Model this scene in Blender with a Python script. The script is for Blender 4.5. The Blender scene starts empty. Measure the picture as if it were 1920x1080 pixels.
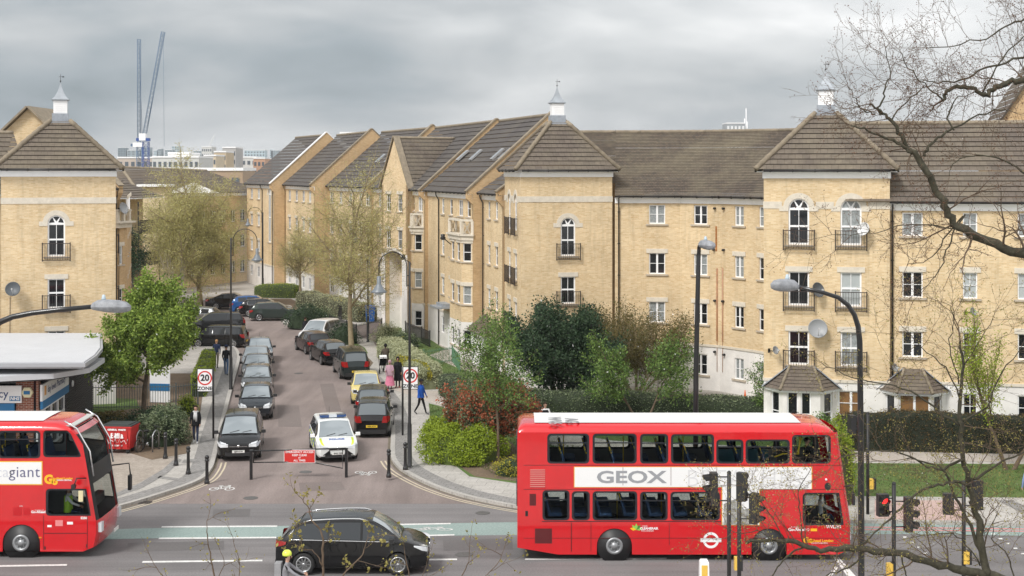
import bpy, bmesh, math, random
import numpy as np
from mathutils import Vector, Matrix
from mathutils.geometry import tessellate_polygon
R = math.radians
rnd = random.Random(7)
scn = bpy.context.scene
COL = scn.collection
# ---------------------------------------------------------------- camera
FPX, CH, HY = 2666.7, 12.4, 320.0
cam_d = bpy.data.cameras.new('camera'); cam = bpy.data.objects.new('camera', cam_d); COL.objects.link(cam)
cam.location = (0, 0, CH); cam.rotation_euler = (R(90), 0, 0)
cam_d.lens = 50; cam_d.sensor_width = 36; cam_d.shift_y = -(540 - HY) / 1920
cam_d.clip_start = 0.5; cam_d.clip_end = 9000
scn.camera = cam
# ---------------------------------------------------------------- sky, sun, exposure
SUN_EL, SUN_AZ = R(48), R(218)      # azimuth clockwise from +Y: the light comes from behind, a little left
wd = bpy.data.worlds.new('World'); scn.world = wd; wd.use_nodes = True
def N(nt, t, **kw):
    n = nt.nodes.new(t)
    for k, v in kw.items():
        if k == 'i':
            for a, b in v.items(): n.inputs[a].default_value = b
        else: setattr(n, k, v)
    return n
nt = wd.node_tree; nt.nodes.clear(); L = nt.links.new
sky = N(nt, 'ShaderNodeTexSky', sky_type='NISHITA', sun_disc=False, sun_elevation=SUN_EL, sun_rotation=SUN_AZ, air_density=1.2, dust_density=3.0)
tc = N(nt, 'ShaderNodeTexCoord'); sep = N(nt, 'ShaderNodeSeparateXYZ'); L(tc.outputs['Generated'], sep.inputs[0])
mp = N(nt, 'ShaderNodeMapping', i={'Scale': (2.4, 1.0, 7.5), 'Location': (0.35, 0.0, 0.62)})
L(tc.outputs['Generated'], mp.inputs[0])
n1 = N(nt, 'ShaderNodeTexNoise', i={'Scale': 2.0, 'Detail': 5.0, 'Roughness': 0.46, 'Distortion': 0.25}); L(mp.outputs[0], n1.inputs['Vector'])
# cloud deck: a dark bank in front, brighter cloud to the right and behind
gx = N(nt, 'ShaderNodeMapRange', i={'From Min': -0.1, 'From Max': 0.34, 'To Min': 0.03, 'To Max': 0.55}); L(sep.outputs[0], gx.inputs[0])
gy = N(nt, 'ShaderNodeMapRange', i={'From Min': 0.8, 'From Max': -0.5, 'To Min': 0.0, 'To Max': 0.75}); L(sep.outputs[1], gy.inputs[0])
gz = N(nt, 'ShaderNodeValToRGB'); el = gz.color_ramp.elements
for p_, v_ in ((0.0, 0.12), (0.02, 0.10), (0.05, -0.0), (0.085, 0.0), (0.13, 0.14)):
    e_ = el[0] if p_ == 0.0 else el.new(p_) if p_ < 0.13 else el[len(el) - 1]
    e_.position = p_; e_.color = (v_ + .1, v_ + .1, v_ + .1, 1)
L(sep.outputs[2], gz.inputs[0])
ad1 = N(nt, 'ShaderNodeMath', operation='ADD'); L(gx.outputs[0], ad1.inputs[0]); L(gy.outputs[0], ad1.inputs[1])
ad2 = N(nt, 'ShaderNodeMath', operation='ADD'); L(ad1.outputs[0], ad2.inputs[0]); L(gz.outputs[0], ad2.inputs[1])
nm = N(nt, 'ShaderNodeMapRange', i={'From Min': 0.36, 'From Max': 0.64, 'To Min': -0.05, 'To Max': 0.46}); L(n1.outputs[0], nm.inputs[0])
ad3 = N(nt, 'ShaderNodeMath', operation='ADD'); L(ad2.outputs[0], ad3.inputs[0]); L(nm.outputs[0], ad3.inputs[1])
cr = N(nt, 'ShaderNodeValToRGB'); el = cr.color_ramp.elements
el[0].position = 0.08; el[0].color = (0.265, 0.31, 0.34, 1)
el[1].position = 1.0; el[1].color = (1, 1, 1, 1)
for p_, c_ in ((0.30, (0.36, 0.405, 0.44)), (0.50, (0.51, 0.535, 0.555)), (0.75, (0.72, 0.735, 0.745))):
    e_ = el.new(p_); e_.color = (*c_, 1)
L(ad3.outputs[0], cr.inputs[0])
sc = N(nt, 'ShaderNodeVectorMath', operation='SCALE', i={'Scale': 10.0}); L(cr.outputs[0], sc.inputs[0])
mx = N(nt, 'ShaderNodeMix', data_type='RGBA', i={'Factor': 0.93}); L(sky.outputs[0], mx.inputs[6]); L(sc.outputs[0], mx.inputs[7])
bg = N(nt, 'ShaderNodeBackground', i={'Strength': 0.1}); L(mx.outputs[2], bg.inputs[0])
ow = N(nt, 'ShaderNodeOutputWorld'); L(bg.outputs[0], ow.inputs[0])
sd = bpy.data.lights.new('sun', 'SUN'); sd.energy = 2.5; sd.angle = R(14); sd.color = (1.0, 0.975, 0.94)
sun = bpy.data.objects.new('sun', sd); COL.objects.link(sun)
sv = Vector((math.sin(SUN_AZ) * math.cos(SUN_EL), math.cos(SUN_AZ) * math.cos(SUN_EL), math.sin(SUN_EL)))
sun.rotation_euler = sv.to_track_quat('Z', 'Y').to_euler()
scn.view_settings.view_transform = 'Standard'; scn.view_settings.look = 'None'
scn.view_settings.exposure = 0.2; scn.view_settings.gamma = 1.0
scn.render.engine = 'CYCLES'
scn.cycles.max_bounces = 6; scn.cycles.transparent_max_bounces = 24

# ---------------------------------------------------------------- pixel <-> place helpers (1920 x 1080 photo pixels)
def Wp(px, py, Y): return Vector(((px - 960) / FPX * Y, Y, CH - (py - HY) / FPX * Y))
def G(px, py, z=0.0):
    Y = (CH - z) * FPX / (py - HY); return Vector(((px - 960) / FPX * Y, Y, z))
def XY(px, Y): return ((px - 960) / FPX * Y, Y)

# ---------------------------------------------------------------- materials
MATS = {}
def newmat(name):
    m = bpy.data.materials.new(name); m.use_nodes = True
    b = m.node_tree.nodes['Principled BSDF']; MATS[name] = m
    return m, m.node_tree, b
def pmat(name, col, rough=0.6, metal=0.0, spec=0.5, noise=0.0, nscale=3.0, coat=0.0, emit=None, bump=0.0, bscale=40.0, ior=None):
    if name in MATS: return MATS[name]
    m, t, b = newmat(name)
    b.inputs['Base Color'].default_value = (*col, 1); b.inputs['Roughness'].default_value = rough
    b.inputs['Metallic'].default_value = metal; b.inputs['Specular IOR Level'].default_value = spec
    b.inputs['Coat Weight'].default_value = coat; b.inputs['Coat Roughness'].default_value = 0.04
    if ior: b.inputs['IOR'].default_value = ior
    if emit: b.inputs['Emission Color'].default_value = (*emit[0], 1); b.inputs['Emission Strength'].default_value = emit[1]
    if noise or bump:
        c = N(t, 'ShaderNodeTexCoord')
    if noise:
        n = N(t, 'ShaderNodeTexNoise', i={'Scale': nscale, 'Detail': 6.0, 'Roughness': 0.65}); t.links.new(c.outputs['Object'], n.inputs['Vector'])
        r = N(t, 'ShaderNodeMapRange', i={'From Min': 0.3, 'From Max': 0.7, 'To Min': 1 - noise, 'To Max': 1 + noise}); t.links.new(n.outputs[0], r.inputs[0])
        v = N(t, 'ShaderNodeVectorMath', operation='SCALE'); v.inputs[0].default_value = col; t.links.new(r.outputs[0], v.inputs['Scale'])
        t.links.new(v.outputs[0], b.inputs['Base Color'])
    if bump:
        n = N(t, 'ShaderNodeTexNoise', i={'Scale': bscale, 'Detail': 4.0}); t.links.new(c.outputs['Object'], n.inputs['Vector'])
        u = N(t, 'ShaderNodeBump', i={'Strength': bump, 'Distance': 0.02}); t.links.new(n.outputs[0], u.inputs['Height']); t.links.new(u.outputs[0], b.inputs['Normal'])
    return m
def brickmat(name, c1, c2, mortar, bw=0.225, bh=0.075, ms=0.01, tint=0.18, big=0.35, bs=.3):
    m, t, b = newmat(name); b.inputs['Roughness'].default_value = 0.85; b.inputs['Specular IOR Level'].default_value = 0.25
    uv = N(t, 'ShaderNodeUVMap', uv_map='UVMap')
    br = N(t, 'ShaderNodeTexBrick', offset=0.5, i={'Color1': (*c1, 1), 'Color2': (*c2, 1), 'Mortar': (*mortar, 1), 'Scale': 1.0, 'Mortar Size': ms, 'Mortar Smooth': 0.2, 'Bias': 0.0, 'Brick Width': bw, 'Row Height': bh})
    t.links.new(uv.outputs[0], br.inputs['Vector'])
    # groups of odd coloured bricks: stretched noise along the courses
    mpn = N(t, 'ShaderNodeMapping', i={'Scale': (4.4, 13.3, 1.0)}); t.links.new(uv.outputs[0], mpn.inputs[0])
    n = N(t, 'ShaderNodeTexNoise', i={'Scale': 1.0, 'Detail': 7.0, 'Roughness': 0.75}); t.links.new(mpn.outputs[0], n.inputs['Vector'])
    r0_ = N(t, 'ShaderNodeMapRange', i={'From Min': 0.50, 'From Max': 0.62, 'To Min': 0.0, 'To Max': 1.0}); t.links.new(n.outputs[0], r0_.inputs[0])
    mpl = N(t, 'ShaderNodeMapping', i={'Scale': (.35, 1.6, 1.0)}); t.links.new(uv.outputs[0], mpl.inputs[0]); nl = N(t, 'ShaderNodeTexNoise', i={'Scale': 1.0, 'Detail': 5.0, 'Roughness': 0.6}); t.links.new(mpl.outputs[0], nl.inputs['Vector'])
    rl = N(t, 'ShaderNodeMapRange', i={'From Min': 0.45, 'From Max': 0.68, 'To Min': 0.12, 'To Max': 1.0}); t.links.new(nl.outputs[0], rl.inputs[0]); r = N(t, 'ShaderNodeMath', operation='MULTIPLY'); t.links.new(r0_.outputs[0], r.inputs[0]); t.links.new(rl.outputs[0], r.inputs[1])
    mxx = N(t, 'ShaderNodeMix', data_type='RGBA', blend_type='MULTIPLY'); t.links.new(r.outputs[0], mxx.inputs[0])
    t.links.new(br.outputs[0], mxx.inputs[6]); mxx.inputs[7].default_value = (1 - tint * 0.8, 1 - tint * 1.5, 1 - tint * 2.3, 1)
    n2 = N(t, 'ShaderNodeTexNoise', i={'Scale': big, 'Detail': 4.0, 'Roughness': 0.6}); t.links.new(uv.outputs[0], n2.inputs['Vector'])
    r2 = N(t, 'ShaderNodeMapRange', i={'From Min': 0.3, 'From Max': 0.7, 'To Min': 0.84, 'To Max': 1.08}); t.links.new(n2.outputs[0], r2.inputs[0])
    v = N(t, 'ShaderNodeVectorMath', operation='SCALE'); t.links.new(mxx.outputs[2], v.inputs[0]); t.links.new(r2.outputs[0], v.inputs['Scale'])
    mps = N(t, 'ShaderNodeMapping', i={'Scale': (2.2, .16, 1.0)}); t.links.new(uv.outputs[0], mps.inputs[0]); ns = N(t, 'ShaderNodeTexNoise', i={'Scale': 1.0, 'Detail': 6.0, 'Roughness': 0.7}); t.links.new(mps.outputs[0], ns.inputs['Vector'])
    rs_ = N(t, 'ShaderNodeMapRange', i={'From Min': 0.5, 'From Max': 0.75, 'To Min': 1.0, 'To Max': 0.80}); t.links.new(ns.outputs[0], rs_.inputs[0]); v2 = N(t, 'ShaderNodeVectorMath', operation='SCALE'); t.links.new(v.outputs[0], v2.inputs[0]); t.links.new(rs_.outputs[0], v2.inputs['Scale'])
    t.links.new(v2.outputs[0], b.inputs['Base Color'])
    u = N(t, 'ShaderNodeBump', i={'Strength': bs, 'Distance': 0.01}); t.links.new(br.outputs['Fac'], u.inputs['Height']); u.invert = True; t.links.new(u.outputs[0], b.inputs['Normal'])
    return m
BRICK = brickmat('yellow_brick', (0.785, 0.62, 0.40), (0.65, 0.48, 0.275), (0.71, 0.58, 0.385), tint=.19, bs=.12)
BRICKO = brickmat('orange_brick', (0.66, 0.46, 0.25), (0.55, 0.36, 0.185), (0.58, 0.45, 0.29))
BRICKR = brickmat('red_brick', (0.30, 0.085, 0.045), (0.20, 0.05, 0.03), (0.42, 0.36, 0.30), tint=0.1)
def tilemat(name, c1, c2, bw, lichen=(0.26, 0.225, 0.15), lam=0.25):
    m, t, b = newmat(name); b.inputs['Roughness'].default_value = 0.8; b.inputs['Specular IOR Level'].default_value = 0.3
    uv = N(t, 'ShaderNodeUVMap', uv_map='UVMap')
    br = N(t, 'ShaderNodeTexBrick', offset=0.5, i={'Color1': (*c1, 1), 'Color2': (*c2, 1), 'Mortar': (c1[0] * .45, c1[1] * .45, c1[2] * .45, 1), 'Scale': 1.0, 'Mortar Size': 0.012, 'Mortar Smooth': 0.3, 'Bias': 0.0, 'Brick Width': bw, 'Row Height': 1.0})
    t.links.new(uv.outputs[0], br.inputs['Vector'])
    tcx = N(t, 'ShaderNodeTexCoord')
    n = N(t, 'ShaderNodeTexNoise', i={'Scale': 0.35, 'Detail': 6.0, 'Roughness': 0.7}); t.links.new(tcx.outputs['Object'], n.inputs['Vector'])
    r = N(t, 'ShaderNodeMapRange', i={'From Min': 0.42, 'From Max': 0.7, 'To Min': 0.0, 'To Max': lam * 1.5}); t.links.new(n.outputs[0], r.inputs[0])
    mxx = N(t, 'ShaderNodeMix', data_type='RGBA'); t.links.new(r.outputs[0], mxx.inputs[0]); t.links.new(br.outputs[0], mxx.inputs[6]); mxx.inputs[7].default_value = (*lichen, 1)
    n2 = N(t, 'ShaderNodeTexNoise', i={'Scale': 5.0, 'Detail': 5.0, 'Roughness': 0.7}); t.links.new(tcx.outputs['Object'], n2.inputs['Vector'])
    r2 = N(t, 'ShaderNodeMapRange', i={'From Min': 0.3, 'From Max': 0.7, 'To Min': 0.82, 'To Max': 1.16}); t.links.new(n2.outputs[0], r2.inputs[0])
    v = N(t, 'ShaderNodeVectorMath', operation='SCALE'); t.links.new(mxx.outputs[2], v.inputs[0]); t.links.new(r2.outputs[0], v.inputs['Scale'])
    t.links.new(v.outputs[0], b.inputs['Base Color'])
    return m
TILE = tilemat('concrete_tile', (0.145, 0.118, 0.095), (0.115, 0.094, 0.077), 0.33)
TILED = tilemat('dark_tile', (0.10, 0.09, 0.085), (0.085, 0.075, 0.07), 0.33, lam=0.1)
TILEF = tilemat('plain_tile', (0.135, 0.105, 0.08), (0.085, 0.07, 0.058), 0.165, lam=0.35)
def groundmat(name, c, c2, s1=0.5, s2=30, rough=0.9, bump=0.15, slab=None, joint=0.6, track=None):
    m, t, b = newmat(name); b.inputs['Roughness'].default_value = rough; b.inputs['Specular IOR Level'].default_value = 0.25
    tcx = N(t, 'ShaderNodeTexCoord')
    a = N(t, 'ShaderNodeTexNoise', i={'Scale': s1, 'Detail': 8.0, 'Roughness': 0.65}); t.links.new(tcx.outputs['Object'], a.inputs['Vector'])
    f = N(t, 'ShaderNodeTexNoise', i={'Scale': s2, 'Detail': 3.0, 'Roughness': 0.8}); t.links.new(tcx.outputs['Object'], f.inputs['Vector'])
    r = N(t, 'ShaderNodeMapRange', i={'From Min': 0.3, 'From Max': 0.7}); t.links.new(a.outputs[0], r.inputs[0])
    mxx = N(t, 'ShaderNodeMix', data_type='RGBA'); mxx.inputs[6].default_value = (*c, 1); mxx.inputs[7].default_value = (*c2, 1); t.links.new(r.outputs[0], mxx.inputs[0])
    r2 = N(t, 'ShaderNodeMapRange', i={'From Min': 0.25, 'From Max': 0.75, 'To Min': 0.72, 'To Max': 1.28}); t.links.new(f.outputs[0], r2.inputs[0])
    v = N(t, 'ShaderNodeVectorMath', operation='SCALE'); t.links.new(mxx.outputs[2], v.inputs[0]); t.links.new(r2.outputs[0], v.inputs['Scale'])
    out = v.outputs[0]
    if track:
        mt_ = N(t, 'ShaderNodeMapping', i={'Scale': track}); t.links.new(tcx.outputs['Object'], mt_.inputs[0]); nk = N(t, 'ShaderNodeTexNoise', i={'Scale': 1.0, 'Detail': 5.0, 'Roughness': 0.6, 'Distortion': .3}); t.links.new(mt_.outputs[0], nk.inputs['Vector'])
        rk_ = N(t, 'ShaderNodeMapRange', i={'From Min': 0.35, 'From Max': 0.65, 'To Min': 0.82, 'To Max': 1.1}); t.links.new(nk.outputs[0], rk_.inputs[0]); vk = N(t, 'ShaderNodeVectorMath', operation='SCALE'); t.links.new(out, vk.inputs[0]); t.links.new(rk_.outputs[0], vk.inputs['Scale']); out = vk.outputs[0]
    if slab:
        mr = N(t, 'ShaderNodeMapping', i={'Rotation': (0, 0, slab[2])}); t.links.new(tcx.outputs['Object'], mr.inputs[0])
        br = N(t, 'ShaderNodeTexBrick', offset=0.5, i={'Color1': (1, 1, 1, 1), 'Color2': (0.88, 0.88, 0.87, 1), 'Mortar': (joint, joint, joint, 1), 'Scale': 1.0, 'Mortar Size': 0.012, 'Brick Width': slab[0], 'Row Height': slab[1]})
        t.links.new(mr.outputs[0], br.inputs['Vector'])
        mm = N(t, 'ShaderNodeMix', data_type='RGBA', blend_type='MULTIPLY', i={'Factor': 1.0}); t.links.new(out, mm.inputs[6]); t.links.new(br.outputs[0], mm.inputs[7]); out = mm.outputs[2]
    t.links.new(out, b.inputs['Base Color'])
    u = N(t, 'ShaderNodeBump', i={'Strength': bump, 'Distance': 0.01}); t.links.new(f.outputs[0], u.inputs['Height']); t.links.new(u.outputs[0], b.inputs['Normal'])
    return m
M_GROUND = groundmat('far_ground', (0.16, 0.16, 0.13), (0.22, 0.2, 0.17), 0.02, 1.0)
M_ROAD = groundmat('grey_asphalt', (0.155, 0.147, 0.147), (0.215, 0.203, 0.202), 0.18, 18, track=(.05, 1.1, 1))
M_EST = groundmat('brown_asphalt', (0.205, 0.168, 0.155), (0.275, 0.228, 0.212), 0.22, 14, bump=0.2, track=(.9, .10, 1))
M_SLAB = groundmat('pavement_slabs', (0.40, 0.38, 0.35), (0.48, 0.455, 0.425), 0.6, 12, slab=(0.9, 0.6, 0.16))
M_BLOCK = groundmat('block_paving', (0.34, 0.295, 0.25), (0.41, 0.36, 0.31), 0.6, 12, slab=(0.42, 0.21, 0.5), joint=0.7)
M_BAND = groundmat('dark_paving_band', (0.25, 0.24, 0.23), (0.29, 0.28, 0.27), 0.6, 12, slab=(0.3, 0.3, 0.16))
M_PATH = groundmat('path_paving', (0.40, 0.355, 0.31), (0.47, 0.42, 0.37), 0.4, 10)
M_KERB = groundmat('kerb_stone', (0.36, 0.345, 0.32), (0.44, 0.42, 0.39), 0.8, 10)
M_GUT = groundmat('kerb_dirty', (0.14, 0.12, 0.09), (0.20, 0.17, 0.13), 0.8, 10)
M_GRASS = groundmat('lawn', (0.07, 0.125, 0.03), (0.12, 0.165, 0.05), 0.7, 9, bump=0.8)
M_SOIL = groundmat('soil', (0.13, 0.095, 0.065), (0.19, 0.14, 0.095), 1.2, 9, bump=0.8)
M_GREEN = groundmat('green_lane', (0.23, 0.30, 0.28), (0.28, 0.345, 0.325), 0.5, 14)
M_PINK = groundmat('pink_surface', (0.42, 0.30, 0.27), (0.50, 0.37, 0.33), 0.5, 14)
M_WLINE = groundmat('white_paint_line', (0.72, 0.72, 0.70), (0.58, 0.57, 0.55), 2.0, 14)
M_YLINE = groundmat('yellow_paint_line', (0.58, 0.50, 0.36), (0.48, 0.42, 0.32), 2.0, 14)
M_RLINE = groundmat('red_paint_line', (0.55, 0.22, 0.22), (0.48, 0.25, 0.25), 2.0, 14)
STONE = pmat('pale_stone', (0.66, 0.60, 0.50), 0.8, noise=0.12, nscale=4)
SILLM = pmat('sill_stone', (0.50, 0.43, 0.34), 0.8, noise=0.15, nscale=6)
WREND = pmat('white_render', (0.78, 0.755, 0.72), 0.75, noise=0.12, nscale=1.1)
WPAINT = pmat('white_paint', (0.90, 0.90, 0.90), 0.45, noise=0.03)
UPVC = pmat('white_plastic_frame', (0.88, 0.88, 0.88), 0.35)
GUTTER = pmat('black_plastic', (0.02, 0.018, 0.017), 0.4)
PIPE = pmat('brown_pipe', (0.07, 0.035, 0.02), 0.5)
LEAD = pmat('lead_flashing', (0.33, 0.36, 0.40), 0.5, metal=0.2, noise=0.15, nscale=5)
HIPT = pmat('ridge_tile', (0.26, 0.215, 0.155), 0.8, noise=0.25, nscale=3)
IRON = pmat('black_iron', (0.03, 0.02, 0.018), 0.5)
BLACKP = pmat('black_gloss_paint', (0.012, 0.012, 0.013), 0.32, coat=0.3)
PANE = pmat('dark_window_glass', (0.012, 0.014, 0.016), 0.04, spec=0.5)
PANEC = pmat('net_curtain_glass', (0.28, 0.30, 0.30), 0.12, noise=0.3, nscale=9)
PANEW = pmat('blind_glass', (0.42, 0.45, 0.45), 0.12, noise=0.05, nscale=2)
PANEB = pmat('boarded_brown', (0.22, 0.11, 0.035), 0.6, noise=0.2)
RUST = pmat('rust_stain', (0.36, 0.15, 0.045), 0.9, noise=0.4, nscale=6)

# ---------------------------------------------------------------- mesh builder
class MB:
    def __init__(s): s.v = []; s.f = []; s.m = []; s.uv = []; s.sm = []
    def add(s, vs, fs, mi=0, uvs=None, smooth=False):
        o = len(s.v); s.v.extend([tuple(p) for p in vs])
        for k, f in enumerate(fs):
            s.f.append([i + o for i in f]); s.m.append(mi); s.sm.append(smooth)
            s.uv.append([uvs[i] for i in f] if uvs is not None else None)
    def box(s, c, d, rz=0.0, mi=0, M=None):
        x, y, z = d[0] / 2, d[1] / 2, d[2] / 2; cs, sn = math.cos(rz), math.sin(rz); vs = []
        for a, b, e in ((-1,-1,-1),(1,-1,-1),(1,1,-1),(-1,1,-1),(-1,-1,1),(1,-1,1),(1,1,1),(-1,1,1)):
            p = Vector((a * x * cs - b * y * sn, a * x * sn + b * y * cs, e * z))
            p = (M @ p if M else p) + Vector(c); vs.append(p)
        s.add(vs, [(0,3,2,1),(4,5,6,7),(0,1,5,4),(1,2,6,5),(2,3,7,6),(3,0,4,7)], mi)
    def tube(s, pts, rad, n=6, mi=0, cap=True, smooth=True):
        pts = [Vector(p) for p in pts]
        if not hasattr(rad, '__len__'): rad = [rad] * len(pts)
        rings = []; up = None
        for i, p in enumerate(pts):
            d = (pts[min(i + 1, len(pts) - 1)] - pts[max(i - 1, 0)])
            if d.length < 1e-9: d = Vector((0, 0, 1))
            d.normalize()
            if up is None:
                up = Vector((0, 0, 1)) if abs(d.z) < 0.9 else Vector((1, 0, 0))
            a = d.cross(up)
            if a.length < 1e-5: a = d.cross(Vector((0.3, 1, 0.2)))
            a.normalize(); b = a.cross(d).normalized(); up = b
            rings.append([p + (a * math.cos(2 * math.pi * k / n) + b * math.sin(2 * math.pi * k / n)) * rad[i] for k in range(n)])
        vs = [q for r in rings for q in r]; fs = []
        for i in range(len(pts) - 1):
            for k in range(n):
                fs.append((i * n + k, i * n + (k + 1) % n, (i + 1) * n + (k + 1) % n, (i + 1) * n + k))
        if cap: fs.append(tuple(range(n))[::-1]); fs.append(tuple((len(pts) - 1) * n + k for k in range(n)))
        s.add(vs, fs, mi, smooth=smooth)
    def lathe(s, prof, n=12, c=(0, 0, 0), mi=0, smooth=True, rot=0.0, axis=None):
        c = Vector(c); vs = []
        for r, z in prof:
            for k in range(n):
                a = rot + 2 * math.pi * k / n; p = Vector((r * math.cos(a), r * math.sin(a), z))
                if axis: p = axis @ p
                vs.append(c + p)
        fs = []
        for i in range(len(prof) - 1):
            for k in range(n): fs.append((i * n + k, i * n + (k + 1) % n, (i + 1) * n + (k + 1) % n, (i + 1) * n + k))
        fs.append(tuple(range(n))[::-1]); fs.append(tuple((len(prof) - 1) * n + k for k in range(n)))
        s.add(vs, fs, mi, smooth=smooth)
    def quad(s, a, b, c, d, mi=0, uv=None, smooth=False): s.add([a, b, c, d], [(0, 1, 2, 3)], mi, uv, smooth)
    def grid(s, P, mi=0, smooth=True, flip=False):      # P[i][j] points
        n, m = len(P), len(P[0]); vs = [q for r in P for q in r]; fs = []
        for i in range(n - 1):
            for j in range(m - 1):
                f = (i * m + j, (i + 1) * m + j, (i + 1) * m + j + 1, i * m + j + 1)
                fs.append(f[::-1] if flip else f)
        s.add(vs, fs, mi, smooth=smooth)
    def plate(s, outer, holes, O, u, v, n, t=0.1, mi=0, back=False, mi_edge=None, uvo=(0, 0), hole_t=None):
        """flat plate in the frame O,u,v with outward normal n; thickness t goes to -n; holes get their reveals"""
        O = Vector(O); u = Vector(u); v = Vector(v); n = Vector(n)
        loops = [outer] + list(holes); pts = [p for l in loops for p in l]
        tri = tessellate_polygon([[Vector((a, b, 0)) for a, b in l] for l in loops])
        V = [O + u * a + v * b for a, b in pts]; UV = [(a + uvo[0], b + uvo[1]) for a, b in pts]
        ff = []
        for t3 in tri:
            a, b, c = (V[i] for i in t3); ff.append(tuple(t3) if (b - a).cross(c - a).dot(n) > 0 else tuple(t3)[::-1])
        s.add(V, ff, mi, UV)
        if back: s.add([p - n * t for p in V], [f[::-1] for f in ff], mi, UV)
        me = mi if mi_edge is None else mi_edge; k = 0
        for li, l in enumerate(loops):
            m = len(l); tt = t if li == 0 or hole_t is None else hole_t
            if tt <= 0: k += m; continue
            area = sum(l[i][0] * l[(i + 1) % m][1] - l[(i + 1) % m][0] * l[i][1] for i in range(m))
            for i in range(m):
                a, b = V[k + i], V[k + (i + 1) % m]; q = [a, b, b - n * tt, a - n * tt]
                if (area > 0) == (li == 0): q = q[::-1]
                L_ = (b - a).length; s.add(q, [(0, 1, 2, 3)], me, [(0, UV[k + i][1]), (L_, UV[k + i][1]), (L_, UV[k + i][1] + tt), (0, UV[k + i][1] + tt)])
            k += m
    def mesh(s, name, mats):
        me = bpy.data.meshes.new(name); me.from_pydata(s.v, [], s.f)
        for m in mats: me.materials.append(m)
        if len(mats) > 1: me.polygons.foreach_set('material_index', s.m)
        me.polygons.foreach_set('use_smooth', s.sm)
        if any(u is not None for u in s.uv):
            ul = me.uv_layers.new(name='UVMap'); fl = []
            for f, u in zip(s.f, s.uv):
                for k in range(len(f)): fl.extend(u[k] if u is not None else (0.0, 0.0))
            ul.data.foreach_set('uv', fl)
        me.update(); return me
    def build(s, name, mats, parent=None, label=None, world=True, loc=None, rz=0.0):
        if not isinstance(mats, (list, tuple)): mats = [mats]
        return link(name, s.mesh(name, mats), parent, label, world, loc, rz)
def link(name, me, parent=None, label=None, world=True, loc=None, rz=0.0):
    o = bpy.data.objects.new(name, me); COL.objects.link(o)
    if parent is not None:
        o.parent = parent
        if world and parent.parent is None: o.matrix_parent_inverse = parent.matrix_basis.inverted()
    if loc is not None: o.location = loc
    if rz: o.rotation_euler.z = rz
    if label: o['label'] = label
    return o
def thing(name, label, cat, loc=(0, 0, 0), rz=0.0, group=None):
    o = bpy.data.objects.new(name, None); COL.objects.link(o); o.location = loc; o.rotation_euler = (0, 0, rz)
    o.empty_display_size = 0.3; o['label'] = label; o['category'] = cat
    if group: o['group'] = group
    return o
def tag(o, label, cat, group=None, kind=None):
    o['label'] = label; o['category'] = cat
    if group: o['group'] = group
    if kind: o['kind'] = kind
    return o
def struct(name, mb, mat):
    o = mb.build(name, mat); o['kind'] = 'structure'; o['label'] = name.replace('_', ' '); o['category'] = name.split('_')[-1]; return o
def sharp(o, ang=35):
    me = o.data; me.polygons.foreach_set('use_smooth', [True] * len(me.polygons))
    try: me.set_sharp_from_angle(angle=R(ang))
    except Exception: pass
    return o
def text_mesh(body, size=1.0, ext=0.002, bold=0.0, align='CENTER', spacing=1.0):
    c = bpy.data.curves.new('lettering', 'FONT'); c.body = body; c.size = size; c.extrude = ext; c.offset = bold
    c.align_x = align; c.align_y = 'CENTER'; c.space_character = spacing; c.resolution_u = 3
    o = bpy.data.objects.new('lettering', c); COL.objects.link(o)
    dg = bpy.context.evaluated_depsgraph_get(); me = bpy.data.meshes.new_from_object(o.evaluated_get(dg))
    bpy.data.objects.remove(o); bpy.data.curves.remove(c); return me
def add_text(name, body, O, u, v, size, mat, parent, ext=0.002, bold=0.0, align='CENTER', sx=1.0, spacing=1.0):
    me = text_mesh(body, size, ext, bold, align, spacing); u = Vector(u).normalized(); v = Vector(v).normalized(); w = u.cross(v)
    M = Matrix(((u.x * sx, v.x, w.x, O[0]), (u.y * sx, v.y, w.y, O[1]), (u.z * sx, v.z, w.z, O[2]), (0, 0, 0, 1)))
    me.transform(M); me.materials.clear(); me.materials.append(mat)
    return link(name, me, parent, world=(parent is not None and parent.rotation_euler.z == 0 and parent.get('wc', 0) == 1))
# ================================================================ the ground, roads and pavements
def sheet(name, poly, z, mat, uv=False):
    b = MB(); P = [(p[0], p[1]) for p in poly]
    b.plate(P, [], (0, 0, z), (1, 0, 0), (0, 1, 0), (0, 0, 1), t=0.003)
    return struct(name, b, mat)
def slab(name, poly, z, mat, t=0.12):
    b = MB(); b.plate([(p[0], p[1]) for p in poly], [], (0, 0, z), (1, 0, 0), (0, 1, 0), (0, 0, 1), t=t); return struct(name, b, mat)
def smooth_line(pts, n=6):
    P = [Vector((p[0], p[1], 0)) for p in pts]; out = []
    for i in range(len(P) - 1):
        a, b, c, d = P[max(i - 1, 0)], P[i], P[i + 1], P[min(i + 2, len(P) - 1)]
        for k in range(n):
            t = k / n; out.append(0.5 * ((2 * b) + (c - a) * t + (2 * a - 5 * b + 4 * c - d) * t * t + (3 * b - a - 3 * c + d) * t ** 3))
    out.append(P[-1]); return out
def ribbon(mb, line, off, w, z, mi=0):
    n = len(line); A = []; B = []
    for i in range(n):
        d = (line[min(i + 1, n - 1)] - line[max(i - 1, 0)]); d.z = 0; d.normalize(); nn = Vector((-d.y, d.x, 0))
        A.append(line[i] + nn * (off - w / 2)); B.append(line[i] + nn * (off + w / 2))
    for i in range(n - 1):
        q = [A[i], A[i + 1], B[i + 1], B[i]]; mb.quad(*[(p.x, p.y, z) for p in q], mi)
b = MB(); b.quad((-3000, -60, -0.02), (3000, -60, -0.02), (3000, 7000, -0.02), (-3000, 7000, -0.02)); struct('ground', b, M_GROUND)
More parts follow.
